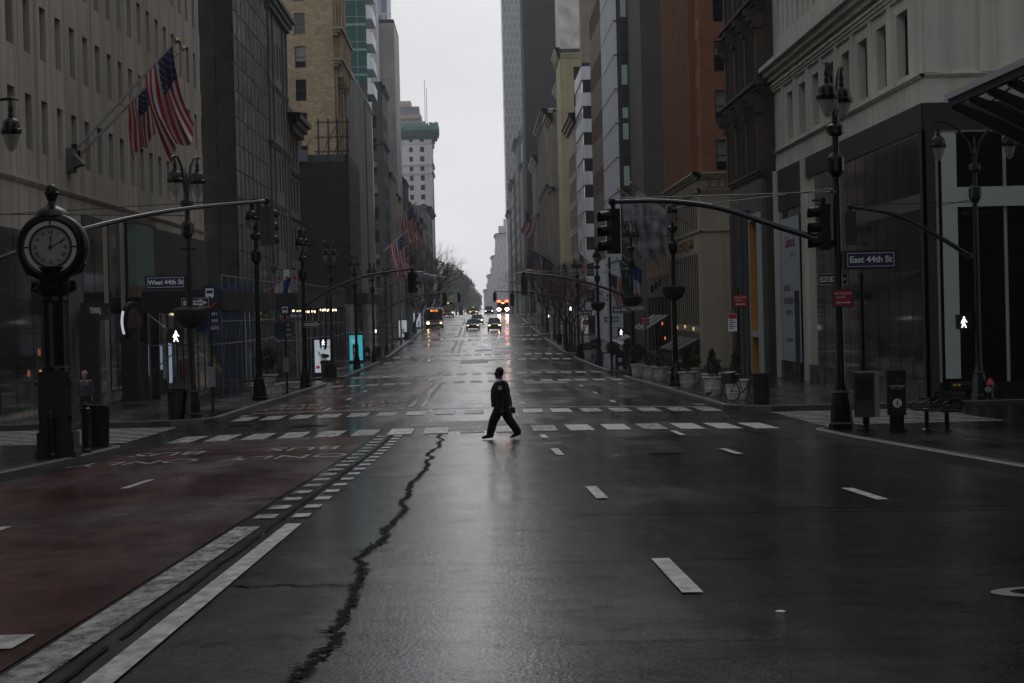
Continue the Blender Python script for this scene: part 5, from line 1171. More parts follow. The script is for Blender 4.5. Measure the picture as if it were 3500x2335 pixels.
# bicycles
def bicycle(label, x, y, rz, lean=.12):
    t = thing('bicycle', label, 'bicycle', (x, y, sw(y)), rz); t.rotation_euler = (lean, 0, rz)
    for cx in (-.5, .52):
        w_ = MB(); n = 24
        w_.tube([(cx + .33 * cos(2 * pi * k / n), 0, .34 + .33 * sin(2 * pi * k / n)) for k in range(n + 1)], .022, 6, cap=False)
        wo_ = w_.build('wheel', m_blk_s, t, True); sp = MB()
        for k in range(14): a = 2 * pi * k / 14; sp.tube([(cx, .0, .34), (cx + .32 * cos(a), 0, .34 + .32 * sin(a))], .004, 3)
        sp.lathe([(.03, -.04), (.03, .04)], 8, M=Matrix.Translation((cx, 0, .34)) @ Matrix.Rotation(pi / 2, 4, 'X')); sp.build('spokes', m_alu, wo_)
    f = MB()
    for a, c, r in (((-.5, 0, .34), (-.05, 0, .3), .014), ((-.5, 0, .34), (-.18, 0, .8), .012), ((-.05, 0, .3), (-.2, 0, .85), .018), ((-.05, 0, .3), (.36, 0, .78), .02), ((-.18, 0, .78), (.34, 0, .86), .018), ((.34, 0, .95), (.52, 0, .34), .016)): f.tube([a, c], r, 6)
    f.build('frame', mat('bike_paint', (.012, .012, .014), .3), t)
    f = MB(); f.tube([(.33, -.28, 1.03), (.36, -.12, 1.0), (.34, 0, .98), (.36, .12, 1.0), (.33, .28, 1.03)], .014, 6); f.build('handlebar', m_blk_s, t)
    f = MB(); f.ell((-.22, 0, .9), (.13, .07, .035), 8, 5); f.build('saddle', m_blk_s, t); f = MB(); f.tube([(-.05, -.09, .3), (-.05, .09, .3)], .012, 6); f.tube([(-.05, .08, .3), (.08, .08, .22)], .01, 6); f.box(.04, .08, .2, .14, .15, .225); f.build('pedal', m_blk_s, t)
    return t
bk = bicycle('dark delivery bicycle leaning on the nearest planter', 8.75, 80.2, rad(-38)); b = MB(); b.box(-.72, -.2, .62, -.32, .2, .98); b.build('carrier_bag', m_blk_s, bk)
bicycle('bicycle chained by the farther planters, the nearer', 8.35, 170, rad(70)); bicycle('bicycle chained by the farther planters, the farther', 8.1, 174, rad(100))
# lit advert kiosks
def kiosk(label, x, y, h, w_, face, parts):
    t = thing('advert_kiosk', label, 'advert screen', (x, y, sw(y)), rad(3)); b = MB(); b.box(-w_ / 2 - .06, -.14, 0, w_ / 2 + .06, .14, h + .25); b.build('casing', m_blk_s, t)
    b = MB(); b.box(-w_ / 2, -.15, .25, w_ / 2, -.14, h + .15); s_ = b.build('screen', face, t)
    for nm, fn, mm in parts:
        b = MB(); fn(b); b.build(nm, mm, s_)
    return t
K = lambda px, pz, r, m_: (lambda b: b.lathe([(r, 0), (r, .002)], 20, M=Matrix.Translation((px, -.151, pz)) @ Matrix.Rotation(pi / 2, 4, 'X')))
def pane(x0, z0, x1, z1, y=-.1535): return lambda b: b.box(x0, y, z0, x1, y + .0015, z1)
def ell2(cx, cz, rx, rz_, y=-.153, rot=0): 
    def f(b): b.poly([(cx + rx * cos(a) * cos(rot) - rz_ * sin(a) * sin(rot), y, cz + rx * cos(a) * sin(rot) + rz_ * sin(a) * cos(rot)) for a in (2 * pi * k / 22 for k in range(22))])
    return f
e_w = mat('screen_white', (.8, .85, .9), .4, emit=(.78, .88, 1), estr=.62); e_k = mat('screen_black', (.01, .01, .01), .4); e_g = mat('screen_grey', (.2, .2, .22), .4, emit=(.5, .55, .6), estr=.35); e_r = mat('screen_red', (.4, .01, .02), .4, emit=(.8, .03, .06), estr=.5)
kiosk('lit advert screen showing a black and white figure', -9.9, 152, 2.15, 1.0, e_w, (('figure_body', ell2(.08, 1.05, .2, .42, rot=.2), e_g), ('figure_top', ell2(.12, 1.28, .3, .13, -.154), e_k), ('figure_hair', ell2(.06, 1.85, .22, .2, -.154), e_k), ('figure_face', ell2(.02, 1.78, .09, .13, -.155), e_w), ('figure_arm', ell2(-.16, 1.35, .07, .3, -.1545, .5), e_g), ('stripe', pane(-.2, .82, .4, .93), e_k), ('red_letters', pane(-.42, .5, -.2, .68), e_r), ('red_letters', pane(.32, .5, .44, .68), e_r)))
e_c = mat('screen_cyan', (.1, .6, .7), .4, emit=(.08, .72, .85), estr=.75); e_s = mat('screen_skin', (.4, .22, .16), .4, emit=(.55, .28, .2), estr=.45)
kiosk('lit cyan advert screen showing a portrait', -10.1, 197, 2.15, 1.05, e_c, (('portrait_back', pane(-.28, .3, .2, 1.55), e_k), ('portrait_face', ell2(-.02, 1.1, .17, .27, -.1555), e_s), ('portrait_hair', ell2(-.02, 1.36, .19, .14, -.156), e_k), ('headline', pane(-.36, 1.85, .2, 1.95), e_w), ('headline', pane(-.36, 1.7, .16, 1.8), e_w), ('shoulders', ell2(-.02, .5, .24, .28, -.1555), e_s)))
kiosk('small far lit white advert screen by the first bus', -9.7, 305, 2.2, 1.0, e_w, (('dark_patch', pane(-.2, .6, .2, 1.3), e_g),)); kiosk('far pair advert, pale panel under the left trees', -9.6, 372, 2.3, 1.1, e_w, (('dark_patch', pane(.1, .3, .4, 1.2), e_g),))
# sidewalk sheds
m_ply = mat('dark_green_plywood', (.016, .022, .02), .6, var=.5, scale=1)
def shed(label, y0, y1, zp=2.35, bulbs=False, x0=-14.9, x1=-11.3):
    t = thing('sidewalk_shed', label, 'scaffold shed', (x1, y0, sw(y0)), 0, 'pavement scaffold sheds', world=True)
    b = MB(); b.box(x0, y0, zp - .18, x1, y1, zp); b.build('deck', m_ply, t); b = MB(); b.box(x1 - .04, y0, zp + .004, x1, y1, zp + .75); b.box(x0, y0, zp + .004, x1 - .05, y0 + .04, zp + .75); b.box(x0, y1 - .04, zp + .004, x1 - .05, y1, zp + .75); b.build('parapet', m_ply, t)
    n = max(2, int((y1 - y0) / 3.0))
    for k in range(n + 1):
        y = y0 + .1 + (y1 - y0 - .2) * k / n
        for x in (x1 - .12, x0 + .3): b = MB(); b.tube([(x, y, sw(y)), (x, y, zp - .18)], .04, 6); b.build('post', m_pipe, t)
    b = MB()
    for k in range(n):
        ya = y0 + .1 + (y1 - y0 - .2) * k / n; yb = y0 + .1 + (y1 - y0 - .2) * (k + 1) / n
        if k % 2 == 0: b.tube([(x1 - .12, ya, sw(ya) + 1.2), (x1 - .12, yb, zp - .3)], .02, 5); b.tube([(x1 - .12, yb, sw(yb) + 1.2), (x1 - .12, ya, zp - .3)], .02, 5)
    for z in (sw(y0) + 2.3, sw(y0) + 3.3): b.tube([(x1 - .1, y0, z), (x1 - .1, y1, z)], .022, 5)
    b.tube([(x0 + .3, y0, sw(y0) + 2.3), (x1 - .1, y0, sw(y0) + 2.3)], .022, 5); b.tube([(x0 + .3, y0, sw(y0) + 1.1), (x1 - .1, y0, zp - .3)], .022, 5); b.tube([(x0 + .3, y0, zp - .3), (x1 - .1, y0, sw(y0) + 1.1)], .022, 5)
    for k in range(n + 1): y = y0 + (y1 - y0) * k / n; b.tube([(x1 - .05, y, zp + .7), (x1 - .05, y, zp + 1.4)], .02, 5)
    b.tube([(x1 - .05, y0, zp + 1.38), (x1 - .05, y1, zp + 1.38)], .02, 5); b.build('bracing', m_pipe, t)
    if bulbs:
        for k in range(9): b = MB(); b.ell((x1 - .6, y0 + 1 + k * (y1 - y0 - 2) / 8.5 + random.uniform(-.3, .3), zp - .42 + random.uniform(-.04, .04)), (.07, .07, .09), 8, 5); b.build('bulb', mat('warm_bulb', (1, .9, .6), .5, emit=(1, .8, .45), estr=9), t)
    return t
shed('nearest pavement shed with cross braced pipes left of the lit adverts', 107, 134.5, 2.2); shed('middle pavement shed with a string of lit bulbs', 151, 178, 2.4, True); shed('long pavement shed below the netted building', 181, 204, 2.5, True); shed('farthest pavement shed with a dark parapet', 222, 262, 2.9, False, x0=-12.55, x1=-10.2)
# mural hoarding on the cut corner and banners
t = thing('mural_hoarding', 'blue hoarding with a yellow diagonal at the foot of the black office block', 'hoarding', (-17.6, 154.2, g(154)), 0); b = MB(); b.box(-3.5, -.1, 0, 3.2, .1, 6.2); b.build('panel', mat('mural_blue', (.02, .05, .11), .5, var=.6, scale=.5, col2=(.01, .015, .03)), t)
b = MB(); b.prism([(-1.4, 4.4), (-.9, 4.4), (1.3, .4), (.8, .4)], 0, .01, M=Matrix.Translation((0, -.1, 0)) @ Matrix.Rotation(pi / 2, 4, 'X')); b.build('yellow_stripe', mat('mural_yellow', (.2, .16, .02), .5), t)
HEART = [(0, -.16), (.16, .02), (.17, .1), (.1, .16), (.03, .14), (0, .08), (-.03, .14), (-.1, .16), (-.17, .1), (-.16, .02)]
for k, (x, lb) in enumerate(((-15.75, 'left'), (-15.25, 'middle'), (-14.75, 'right'))):
    t = thing('shop_banner', '%s upright white banner with a red heart on the grey stone building' % {'left': 'dimmest', 'middle': 'brightest', 'right': 'smallest'}[lb], 'banner', (x + .55, 184.2 + k * 1.2, 4.2), rad(20), 'white shop banners with red hearts'); b = MB(); b.box(-.24, -.03, -1.05, .24, .03, 1.05); b.build('cloth', m_wt_s if k == 1 else mat('dim_white_cloth', (.3, .3, .3), .6), t)
    b = MB(); b.prism(HEART, 0, .01, M=Matrix.Translation((0, -.031, .42)) @ Matrix.Rotation(pi / 2, 4, 'X') @ Matrix.Rotation(-pi / 2, 4, 'Z')); b.build('red_heart', m_red_s, t)
    for s_, z in (('I', .8), ('N', .05), ('Y', -.25), ('G', -.6), ('I', -.85)): lettering(s_, .3, m_blk_s, t, (0, -.036, z), rot=(pi / 2, pi / 2, 0), bold=.005)
    b = MB(); b.bar((0, .03, 1.0), (-.6, .6, 1.0), .03, .03); b.bar((0, .03, -1.0), (-.6, .6, -1.0), .03, .03); b.build('bracket', m_blk, t)
# shop front things on the limestone block
t = thing('shop_sign', 'long dark fascia sign with white and red lettering behind the clock', 'shop sign', (XL + .35, 96.5, 2.06), rad(90)); b = MB(); b.box(-3.2, -.1, -.35, 3.2, .1, .35); b.build('board', m_blk_s, t)
lettering('TOURNEAU', .42, m_wt_s, t, (-.9, -.11, 0), sx=1.25); lettering('Time', .42, m_red_s, t, (2.2, -.11, 0), sx=1.1)
t = thing('round_projecting_sign', 'round projecting sign with a lit white edge above a black pillar', 'sign', (-14.6, 102, 1.62), rad(68)); b = MB(); b.lathe([(.78, -.1), (.86, -.06), (.86, .06), (.78, .1)], 26, M=Matrix.Rotation(pi / 2, 4, 'X')); b.build('disc', m_blk_s, t); b = MB(); b.lathe([(.6, 0), (.6, .01)], 24, M=Matrix.Translation((0, -.1, 0)) @ Matrix.Rotation(pi / 2, 4, 'X')); b.build('face', mat('sign_dim_face', (.06, .03, .035), .4, var=.8, scale=6, col2=(.2, .12, .12)), t)
b = MB(); b.tube([(cos(a) * .88, 0, sin(a) * .88) for a in (rad(150 + k * 8) for k in range(9))], .06, 6); b.build('lit_edge', mat('violet_white_tube', (.8, .7, .9), .4, emit=(.95, .85, 1), estr=.9), t)
for lb, y, x in (('black pillar under the round projecting sign', 101.9, -14.7), ('black pillar between the clock and the round sign', 92.5, -14.9)):
    b = MB(); b.box(-.35, -.35, 0, .35, .35, 3.1 if y > 100 else 3.6); b.box(-.4, -.4, 0, .4, .4, .2); o = b.build('black_pillar', m_blk_s); o.location = (x, y, sw(y)); tag(o, lb, 'pillar')
t = thing('cafe_sign', 'narrow upright black cafe sign with small white lettering', 'sign', (XL + .35, 108.6, 1.6), rad(20)); b = MB(); b.box(-.3, -.04, -.9, .3, .04, .9); b.build('board', m_blk_s, t); lettering('Kaffe 1668', .24, m_wt_s, t, (0, -.05, 0), rot=(pi / 2, -pi / 2, 0))
def screen(label, y0, y1, z0_, z1_, m_, x=XL + .03):
    b = MB(); b.box(x, y0, z0_, x + .06, y1, z1_); o = b.build('window_display', m_); tag(o, label, 'lit display')
screen('lit bluish display in the shop window left of the walk signal', 113.5, 118.2, -.75, .45, mat('display_blue', (.4, .5, .6), .4, emit=(.45, .6, .85), estr=.5, var=.9, scale=1.5)); screen('narrow lit strip display right of the blue one', 120.6, 121.8, -1.5, .5, mat('display_strip', (.4, .5, .6), .4, emit=(.5, .65, .9), estr=.6))
screen('red poster in the shop window behind the West 44th lamp', 125.5, 128.5, -1.5, -.4, mat('poster_red', (.25, .02, .03), .5))
# glass canopy over the near right pavement
t = thing('glass_canopy', 'sloping steel and glass canopy with a wet white edge at the top right', 'canopy', (14.3, 54, 4.7), 0, None, world=True); b = MB(); b.bar((10.6, 54.2, 6.24), (10.6, 24, 6.24), .1, .14); b.build('edge_beam', mat('wet_white_edge', (.5, .54, .6), .2), t)
b = MB(); b.bar((10.68, 54.1, 6.1), (10.68, 24, 6.1), .12, .16); b.bar((14.2, 54.1, 4.6), (14.2, 24, 4.6), .12, .2)
b.build('gutter_beam', m_blk_s, t)
for k in range(16):
    y = 53.9 - k * 1.9; b = MB(); b.prism([(0, 0), (3.6, -1.5), (3.6, -1.95), (1.6, -1.05), (0, -.2)], -.06, .06, M=Matrix.Translation((10.65, y, 6.15)) @ Matrix.Rotation(pi / 2, 4, 'X')); b.build('rib', m_blk_s, t)
b = MB(); b.quad((10.65, 54.1, 6.25), (10.65, 24, 6.25), (14.2, 24, 4.77), (14.2, 54.1, 4.77)); b.build('glass_roof', mat('canopy_glass', (.06, .06, .055), .1, alpha=.45), t)
for y in (53, 45): b = MB(); b.tube([(11.3, y, 6.0), (14.25, y, 8.0)], .03, 6); b.build('tie_rod', m_blk_s, t)
t = thing('shop_marquee', 'white fascia board with red capital letters beyond the young trees', 'shop sign', (11.2, 292, 3.2), 0); b = MB(); b.box(-1.5, -.1, -.4, 1.5, .1, .4); b.box(1.5, -.05, -.05, 3.1, .05, .05); b.box(1.5, -.05, .25, 3.1, .05, .3); b.build('board', mat('pinkish_board', (.4, .36, .36), .5), t); lettering('GUESS', .62, m_red_s, t, (0, -.11, 0), sx=1.15, bold=.01)
# distant cobra head lamps
def cobra(label, x, y, d):
    t = thing('cobra_street_lamp', label, 'street lamp', (x, y, sw(y)), 0, 'plain arm street lamps'); b = MB(); b.lathe([(.2, 0), (.2, .5), (.1, .6), (.08, 7.4)], 8); b.build('pole', m_pipe, t); b = MB(); b.tube([(0, 0, 7.2), (d * 1.2, 0, 7.8), (d * 2.6, 0, 8.0)], .05, 6); b.build('arm', m_pipe, t)
    b = MB(); b.ell((d * 3.0, 0, 8.0), (.45, .16, .09), 8, 5); b.build('lamp_head', m_white, t)
for i, y in enumerate((255, 283, 318, 348, 400, 440)):
    cobra('plain arm street lamp on the left, %s from the camera' % ('nearest', 'second', 'third', 'fourth', 'fifth', 'sixth')[i], -9.2, y, 1); cobra('plain arm street lamp on the right, %s from the camera' % ('nearest', 'second', 'third', 'fourth', 'fifth', 'sixth')[i], 8.6, y + 12, -1)

for k, (x, y, z, c_) in enumerate(((14.02, 158.5, .1, 0), (14.02, 165, .2, 0), (14.02, 171.5, .1, 0), (14.1, 184, -.8, 1), (14.1, 186.5, .3, 1), (-15.35, 84.5, -.2, 2), (-15.35, 86.6, .5, 2))):  # the amber ones are added for warm reflections in the windows
    b = MB(); b.lathe([(.03, 0), (.05, .03), (.05, .2), (.02, .24)], 8); o = b.build('shop_glow', mat('shop_glow_%d' % c_, (1, .6, .3), .4, emit=((1, .55, .2), (1, .18, .05), (1, .3, .12), (.9, .95, 1))[c_], estr=(1.4, 1.8, .8, .5)[c_])); o.location = (x, y, z)
    tag(o, ('amber glow standing for a warm reflection in the gold lettered stone front', 'red glowing lamp in the low dark building front', 'reddish lamp glowing in the shop glass left of the clock', 'cool lamp in the tall dark glass shop front')[c_], 'lamp', 'small glowing spots in shop windows %s' % ('of the stone front', 'of the low dark building', 'left of the clock', 'of the corner store')[c_])
# ================================================================ PEOPLE, BIRDS
def remeshed(mb, name, m, parent, vox=.012, smooth=6):
    o = mb.build(name, m, None); md = o.modifiers.new('r', 'REMESH'); md.mode = 'VOXEL'; md.voxel_size = vox
    s_ = o.modifiers.new('s', 'SMOOTH'); s_.iterations = smooth; s_.factor = .5
    dg = bpy.context.evaluated_depsgraph_get(); me = bpy.data.meshes.new_from_object(o.evaluated_get(dg)); old = o.data; o.modifiers.clear(); o.data = me; bpy.data.meshes.remove(old)
    me.shade_smooth(); o.parent = parent; return o
m_skin = mat('brown_skin', (.06, .03, .018), .5); m_skin2 = mat('light_skin', (.3, .18, .13), .5)
m_suit = mat('black_suit_cloth', (.006, .006, .008), .85, bump=.2, bscale=60); m_shoe = mat('black_shoe', (.005, .005, .005), .35); m_hair = mat('black_hair', (.006, .005, .005), .6)
def limb(mb, pts, rs, n=12, sq=1.): mb.tube(pts, rs, n, sq=sq); [mb.ell(p, (r * .98,) * 3, 10, 7) for p, r in zip(pts, rs)]
def hand(mb, wr, d, side=1, s=1.):
    """palm and five bent fingers hanging along d from the wrist"""
    d = Vector(d).normalized(); wr = Vector(wr); f = Vector((1, 0, 0)); f = (f - d * f.dot(d)).normalized(); l = d.cross(f)
    P = lambda a, b, c: wr + d * a * s + f * b * s + l * c * s
    mb.tube([P(0, 0, 0), P(.04, 0, 0), P(.085, 0, 0)], [.024 * s, .034 * s, .036 * s], 10, sq=.5)
    for k, (o_, L_) in enumerate(((.03, .07), (.01, .08), (-.01, .075), (-.03, .058))):
        mb.tube([P(.075, o_, 0), P(.075 + L_ * .5, o_ * 1.1, -.006 * side), P(.075 + L_ * .85, o_ * 1.1, -.022 * side), P(.075 + L_ * .98, o_, -.04 * side)], [.0095 * s, .009 * s, .008 * s, .0065 * s], 8)
    mb.tube([P(.02, .03, 0), P(.055, .055, -.012 * side), P(.085, .058, -.022 * side)], [.013 * s, .011 * s, .008 * s], 8)
def person(label, x, y, z, rz, H=1.7, J=None, cloth=m_suit, leg=m_suit, skin=m_skin, hair=m_hair, cap=None, vox=.012, grp=None, fat=1., bag=None):
    """J: joint positions (forward, left, up) as fractions of a 1.7 m figure"""
    t = thing('person', label, 'person', (x, y, z), rz, grp); k = H / 1.7; t.scale = (k, k, k)
    D = dict(pel=(0, 0, .88), chest=(0, 0, 1.22), neck=(.015, 0, 1.42), head=(.03, 0, 1.56), hipL=(0, .09, .86), kneeL=(.12, .1, .47), ankL=(.2, .1, .09), toeL=(.42, .1, .04), hipR=(0, -.09, .86), kneeR=(-.12, -.1, .47), ankR=(-.3, -.1, .13), toeR=(-.12, -.1, .04),
             shL=(-.02, .19, 1.36), elL=(-.04, .25, 1.08), wrL=(.02, .25, .82), shR=(-.02, -.19, 1.36), elR=(-.08, -.25, 1.08), wrR=(-.1, -.25, .82))
    if J: D.update(J)
    D = {a: Vector(b) for a, b in D.items()}
    # body: one continuous surface
    b = MB(); hd = D['head']; b.ell(tuple(hd + Vector((-.008, 0, .025))), (.098, .078, .112), 16, 12); b.ell(tuple(hd + Vector((.03, 0, -.055))), (.06, .052, .075), 14, 9)
    b.tube([hd + Vector((.082, 0, .02)), hd + Vector((.108, 0, -.03)), hd + Vector((.088, 0, -.04))], [.01, .017, .012], 8); b.ell(tuple(hd + Vector((.082, 0, -.07))), (.016, .026, .012), 8, 6); b.ell(tuple(hd + Vector((.07, 0, -.115))), (.022, .025, .018), 8, 6)
    for s in (-1, 1): b.ell(tuple(hd + Vector((-.005, s * .08, -.01))), (.018, .012, .032), 8, 6)
    b.tube([D['neck'] - Vector((.01, 0, .06)), hd + Vector((-.015, 0, -.05))], [.062, .055], 12)
    b.tube([D['pel'], (D['pel'] + D['chest']) / 2, D['chest'], D['neck'] - Vector((0, 0, .06))], [.15, .14 * fat, .15, .1], 14, sq=.72)
    for s in 'LR':
        limb(b, [D['hip' + s], D['knee' + s], D['ank' + s]], [.08, .052, .038]); limb(b, [D['ank' + s], D['toe' + s]], [.04, .03]); limb(b, [D['neck'] - Vector((0, 0, .08)), D['sh' + s], D['el' + s], D['wr' + s]], [.07, .055, .042, .028])
        hand(b, D['wr' + s], D['wr' + s] - D['el' + s], 1 if s == 'L' else -1)
    body = remeshed(b, 'body', skin, t, vox * .62, 3)
    # clothes
    b = MB(); P_ = D['pel']; C = D['chest']
    b.tube([P_ + Vector((0, 0, -.05)), P_ + Vector((0, 0, .08)), (P_ + C) / 2 + Vector((.02 * fat, 0, .02)), C + Vector((.015 * fat, 0, 0)), D['neck'] + Vector((-.015, 0, -.09)), D['neck'] + Vector((-.01, 0, -.03))], [.205, .205, .2, .205, .15, .075], 18, sq=.86 * fat)
    for s in 'LR': limb(b, [D['sh' + s] + Vector((0, 0, -.02)), D['el' + s], D['wr' + s] + (D['el' + s] - D['wr' + s]) * .08], [.085, .065, .05])
    jk = remeshed(b, 'jacket', cloth, t, vox)
    b = MB(); b.tube([P_ + Vector((0, 0, -.14)), P_ + Vector((0, 0, .05))], [.15, .17], 14, sq=.95)
    for s in 'LR': limb(b, [D['hip' + s] + Vector((0, 0, -.02)), D['knee' + s], D['ank' + s] + Vector((0, 0, .02))], [.125 * fat ** .5, .095 * fat ** .5, .08 * fat ** .5])
    remeshed(b, 'trousers', leg, t, vox)
    for s in 'LR':
        b = MB(); a, to = D['ank' + s], D['toe' + s]; dr = (to - a); b.tube([a + Vector((-.05, 0, -.02)) + Vector((0, 0, .0)), a + dr * .35 + Vector((0, 0, -.01)), to + dr * .1], [.055, .052, .036], 12, sq=1); b.ell(tuple(a + Vector((-.03, 0, -.02))), (.06, .045, .055), 10, 7); b.ell(tuple(to + dr * .05), (.06, .045, .03), 10, 7)
        remeshed(b, 'shoe', m_shoe, t, vox, 3)
    b = MB(); b.ell(tuple(hd + Vector((-.022, 0, .045))), (.102, .088, .108), 14, 10); b.ell(tuple(hd + Vector((-.06, 0, -.01))), (.06, .078, .075), 12, 8); remeshed(b, 'hair', hair, t, vox, 3)
    if cap:
        b = MB(); b.lathe([(.1, 0), (.105, .04), (.09, .09), (.05, .12), (.01, .13)], 16, tuple(hd + Vector((-.015, 0, .055)))); b.build('hat', cap, t, True)
    return t, D, jk
# the man on the crossing, mid stride to the left
mx, my = .45, 56.4
MJ = dict(pel=(-.0, 0, .80), chest=(-.02, 0, 1.15), neck=(.0, 0, 1.40), head=(.03, 0, 1.545), hipL=(.0, .09, .80), kneeL=(.19, .10, .42), ankL=(.27, .1, .1), toeL=(.42, .1, .045), hipR=(-.04, -.09, .80), kneeR=(-.2, -.1, .42), ankR=(-.38, -.1, .14), toeR=(-.25, -.1, .035),
          shL=(-.06, .19, 1.32), elL=(-.12, .24, 1.02), wrL=(-.05, .25, .77), shR=(-.06, -.19, 1.32), elR=(-.17, -.24, 1.03), wrR=(-.23, -.24, .80))
mt, MD, mj = person('man in a black uniform and glasses striding left across the wet avenue', mx, my, road(mx, my) + .005, pi, 1.68, MJ, fat=1.32, vox=.011)
b = MB(); b.lathe([(.088, -.055), (.076, -.01), (.068, .012)], 16, tuple(MD['neck'] + Vector((.012, 0, .0)))); b.build('white_collar', mat('white_shirt', (.6, .62, .66), .6), mt)
b = MB(); b.box(-.05, -.004, -.04, .05, .004, .04, M=Matrix.Translation((.0, .262, 1.21)) @ Matrix.Rotation(rad(8), 4, 'Y')); b.build('arm_badge', m_wt_s, mj); b = MB(); b.box(-.03, .0, -.012, .03, .008, .018, M=Matrix.Translation((.0, .262, 1.21)) @ Matrix.Rotation(rad(8), 4, 'Y')); b.build('badge_mark', m_bl_s, mj)
hd = MD['head']; b = MB()
for s in (-1, 1):
    b.tube([tuple(hd + Vector((.112, s * .034 + .026 * cos(a), .005 + .02 * sin(a)))) for a in (2 * pi * k / 12 for k in range(13))], .003, 5); b.tube([tuple(hd + Vector((.112, s * .06, .005))), tuple(hd + Vector((.0, s * .082, .01)))], .003, 5)
b.build('glasses', m_blk_s, mt)
b = MB(); b.box(-.34, -.3, .58, -.2, -.2, .72); b.tube([(-.27, -.25, .72), (-.25, -.25, .8)], .01, 6); b.build('held_pouch', mat('brown_leather', (.03, .018, .01), .6), mt)
# the walker in a quilted coat behind the clock, the person under an umbrella, one farther
puffer = mat('quilted_grey_blue', (.035, .04, .05), .5, bump=.9, bscale=7)
person('person in a grey quilted coat and pink hat standing behind the street clock', -12.75, 78.0, sw(78), rad(-100), 1.55, dict(kneeL=(.04, .1, .47), ankL=(.02, .1, .09), toeL=(.18, .1, .04), kneeR=(.0, -.1, .47), ankR=(-.08, -.1, .09), toeR=(.08, -.1, .04)), cloth=puffer, leg=m_suit, skin=m_skin2, cap=mat('pink_hat', (.45, .2, .28), .6), vox=.014)
ut, UD, _ = person('person in dark clothes walking away under a white umbrella', 10.5, 173.4, sw(173.4), rad(80), 1.65, dict(elR=(.08, -.26, 1.12), wrR=(.22, -.16, 1.25)), cloth=mat('dark_coat', (.012, .014, .02), .8), vox=.02)
t = thing('umbrella', 'small white umbrella held over a walker on the right pavement', 'umbrella', (10.46, 173.7, sw(173.4) + 1.15), rad(80)); t.rotation_euler = (rad(10), rad(-12), 0)
b = MB(); n = 8; rings = [(.02, .85), (.2, .82), (.38, .73), (.5, .6)]
for (r0, z0_), (r1, z1_) in zip(rings, rings[1:]):
    for k in range(n): a, c = 2 * pi * k / n, 2 * pi * (k + 1) / n; b.quad((r0 * cos(a), r0 * sin(a), z0_), (r1 * cos(a), r1 * sin(a), z1_), (r1 * cos(c), r1 * sin(c), z1_), (r0 * cos(c), r0 * sin(c), z0_))
b.build('canopy', mat('white_nylon', (.6, .58, .62), .5, var=.4, scale=6, col2=(.2, .15, .2)), t); b = MB(); b.tube([(0, 0, 0), (0, 0, .88)], .008, 5); b.build('shaft', m_blk_s, t)
for k in range(n): a = 2 * pi * k / n; b = MB(); b.tube([(0, 0, .83), (.37 * cos(a), .37 * sin(a), .72), (.5 * cos(a), .5 * sin(a), .59)], .004, 4); b.build('rib', m_blk_s, t)
person('lone dark figure standing among the planters beyond the side street', 10.0, 212 - 9, sw(203), rad(200), 1.7, cloth=mat('dark_coat2', (.012, .012, .012), .8), vox=.025)
# pigeons
def pigeon(label, x, y, z, rz, flying=False):
    t = thing('pigeon', label, 'pigeon', (x, y, z), rz); pm_ = mat('pigeon_grey', (.035, .037, .04), .6)
    b = MB(); b.ell((0, 0, .13), (.13, .055, .06), 10, 7, M=Matrix.Rotation(rad(-12), 4, 'Y')); b.tube([(.08, 0, .15), (.12, 0, .21)], [.04, .028], 8); b.ell((.13, 0, .225), (.032, .025, .026), 8, 6); b.tube([(.155, 0, .222), (.185, 0, .215)], [.008, .002], 6); b.prism([(-.1, -.03), (-.24, -.035), (-.24, .035), (-.1, .03)], .1, .12)
    if flying:
        for s in (-1, 1): b.prism([(.05, s * .03), (.09, s * .2), (.02, s * .38), (-.05, s * .22), (-.07, s * .03)][::s], .15, .162, M=Matrix.Translation((0, s * -.02, -.03)) @ Matrix.Rotation(s * rad(35), 4, 'X'))
    remeshed(b, 'body', pm_, t, .008, 2)
    for s in (-1, 1): b = MB(); b.tube([(.0, s * .02, .09), (.01, s * .02, 0)], .005, 5); b.build('leg', m_red_s, t)
pigeon('pigeon standing on the kerb below the nearest planter', 8.1, 86, sw(86), rad(10)); pigeon('pigeon flying low over the red bus lane', -4.6, 272, g(272) + 1.0, rad(160), True)
pigeon('pigeon on the pavement ahead of the person with the umbrella', 9.6, 163, sw(163), rad(200))
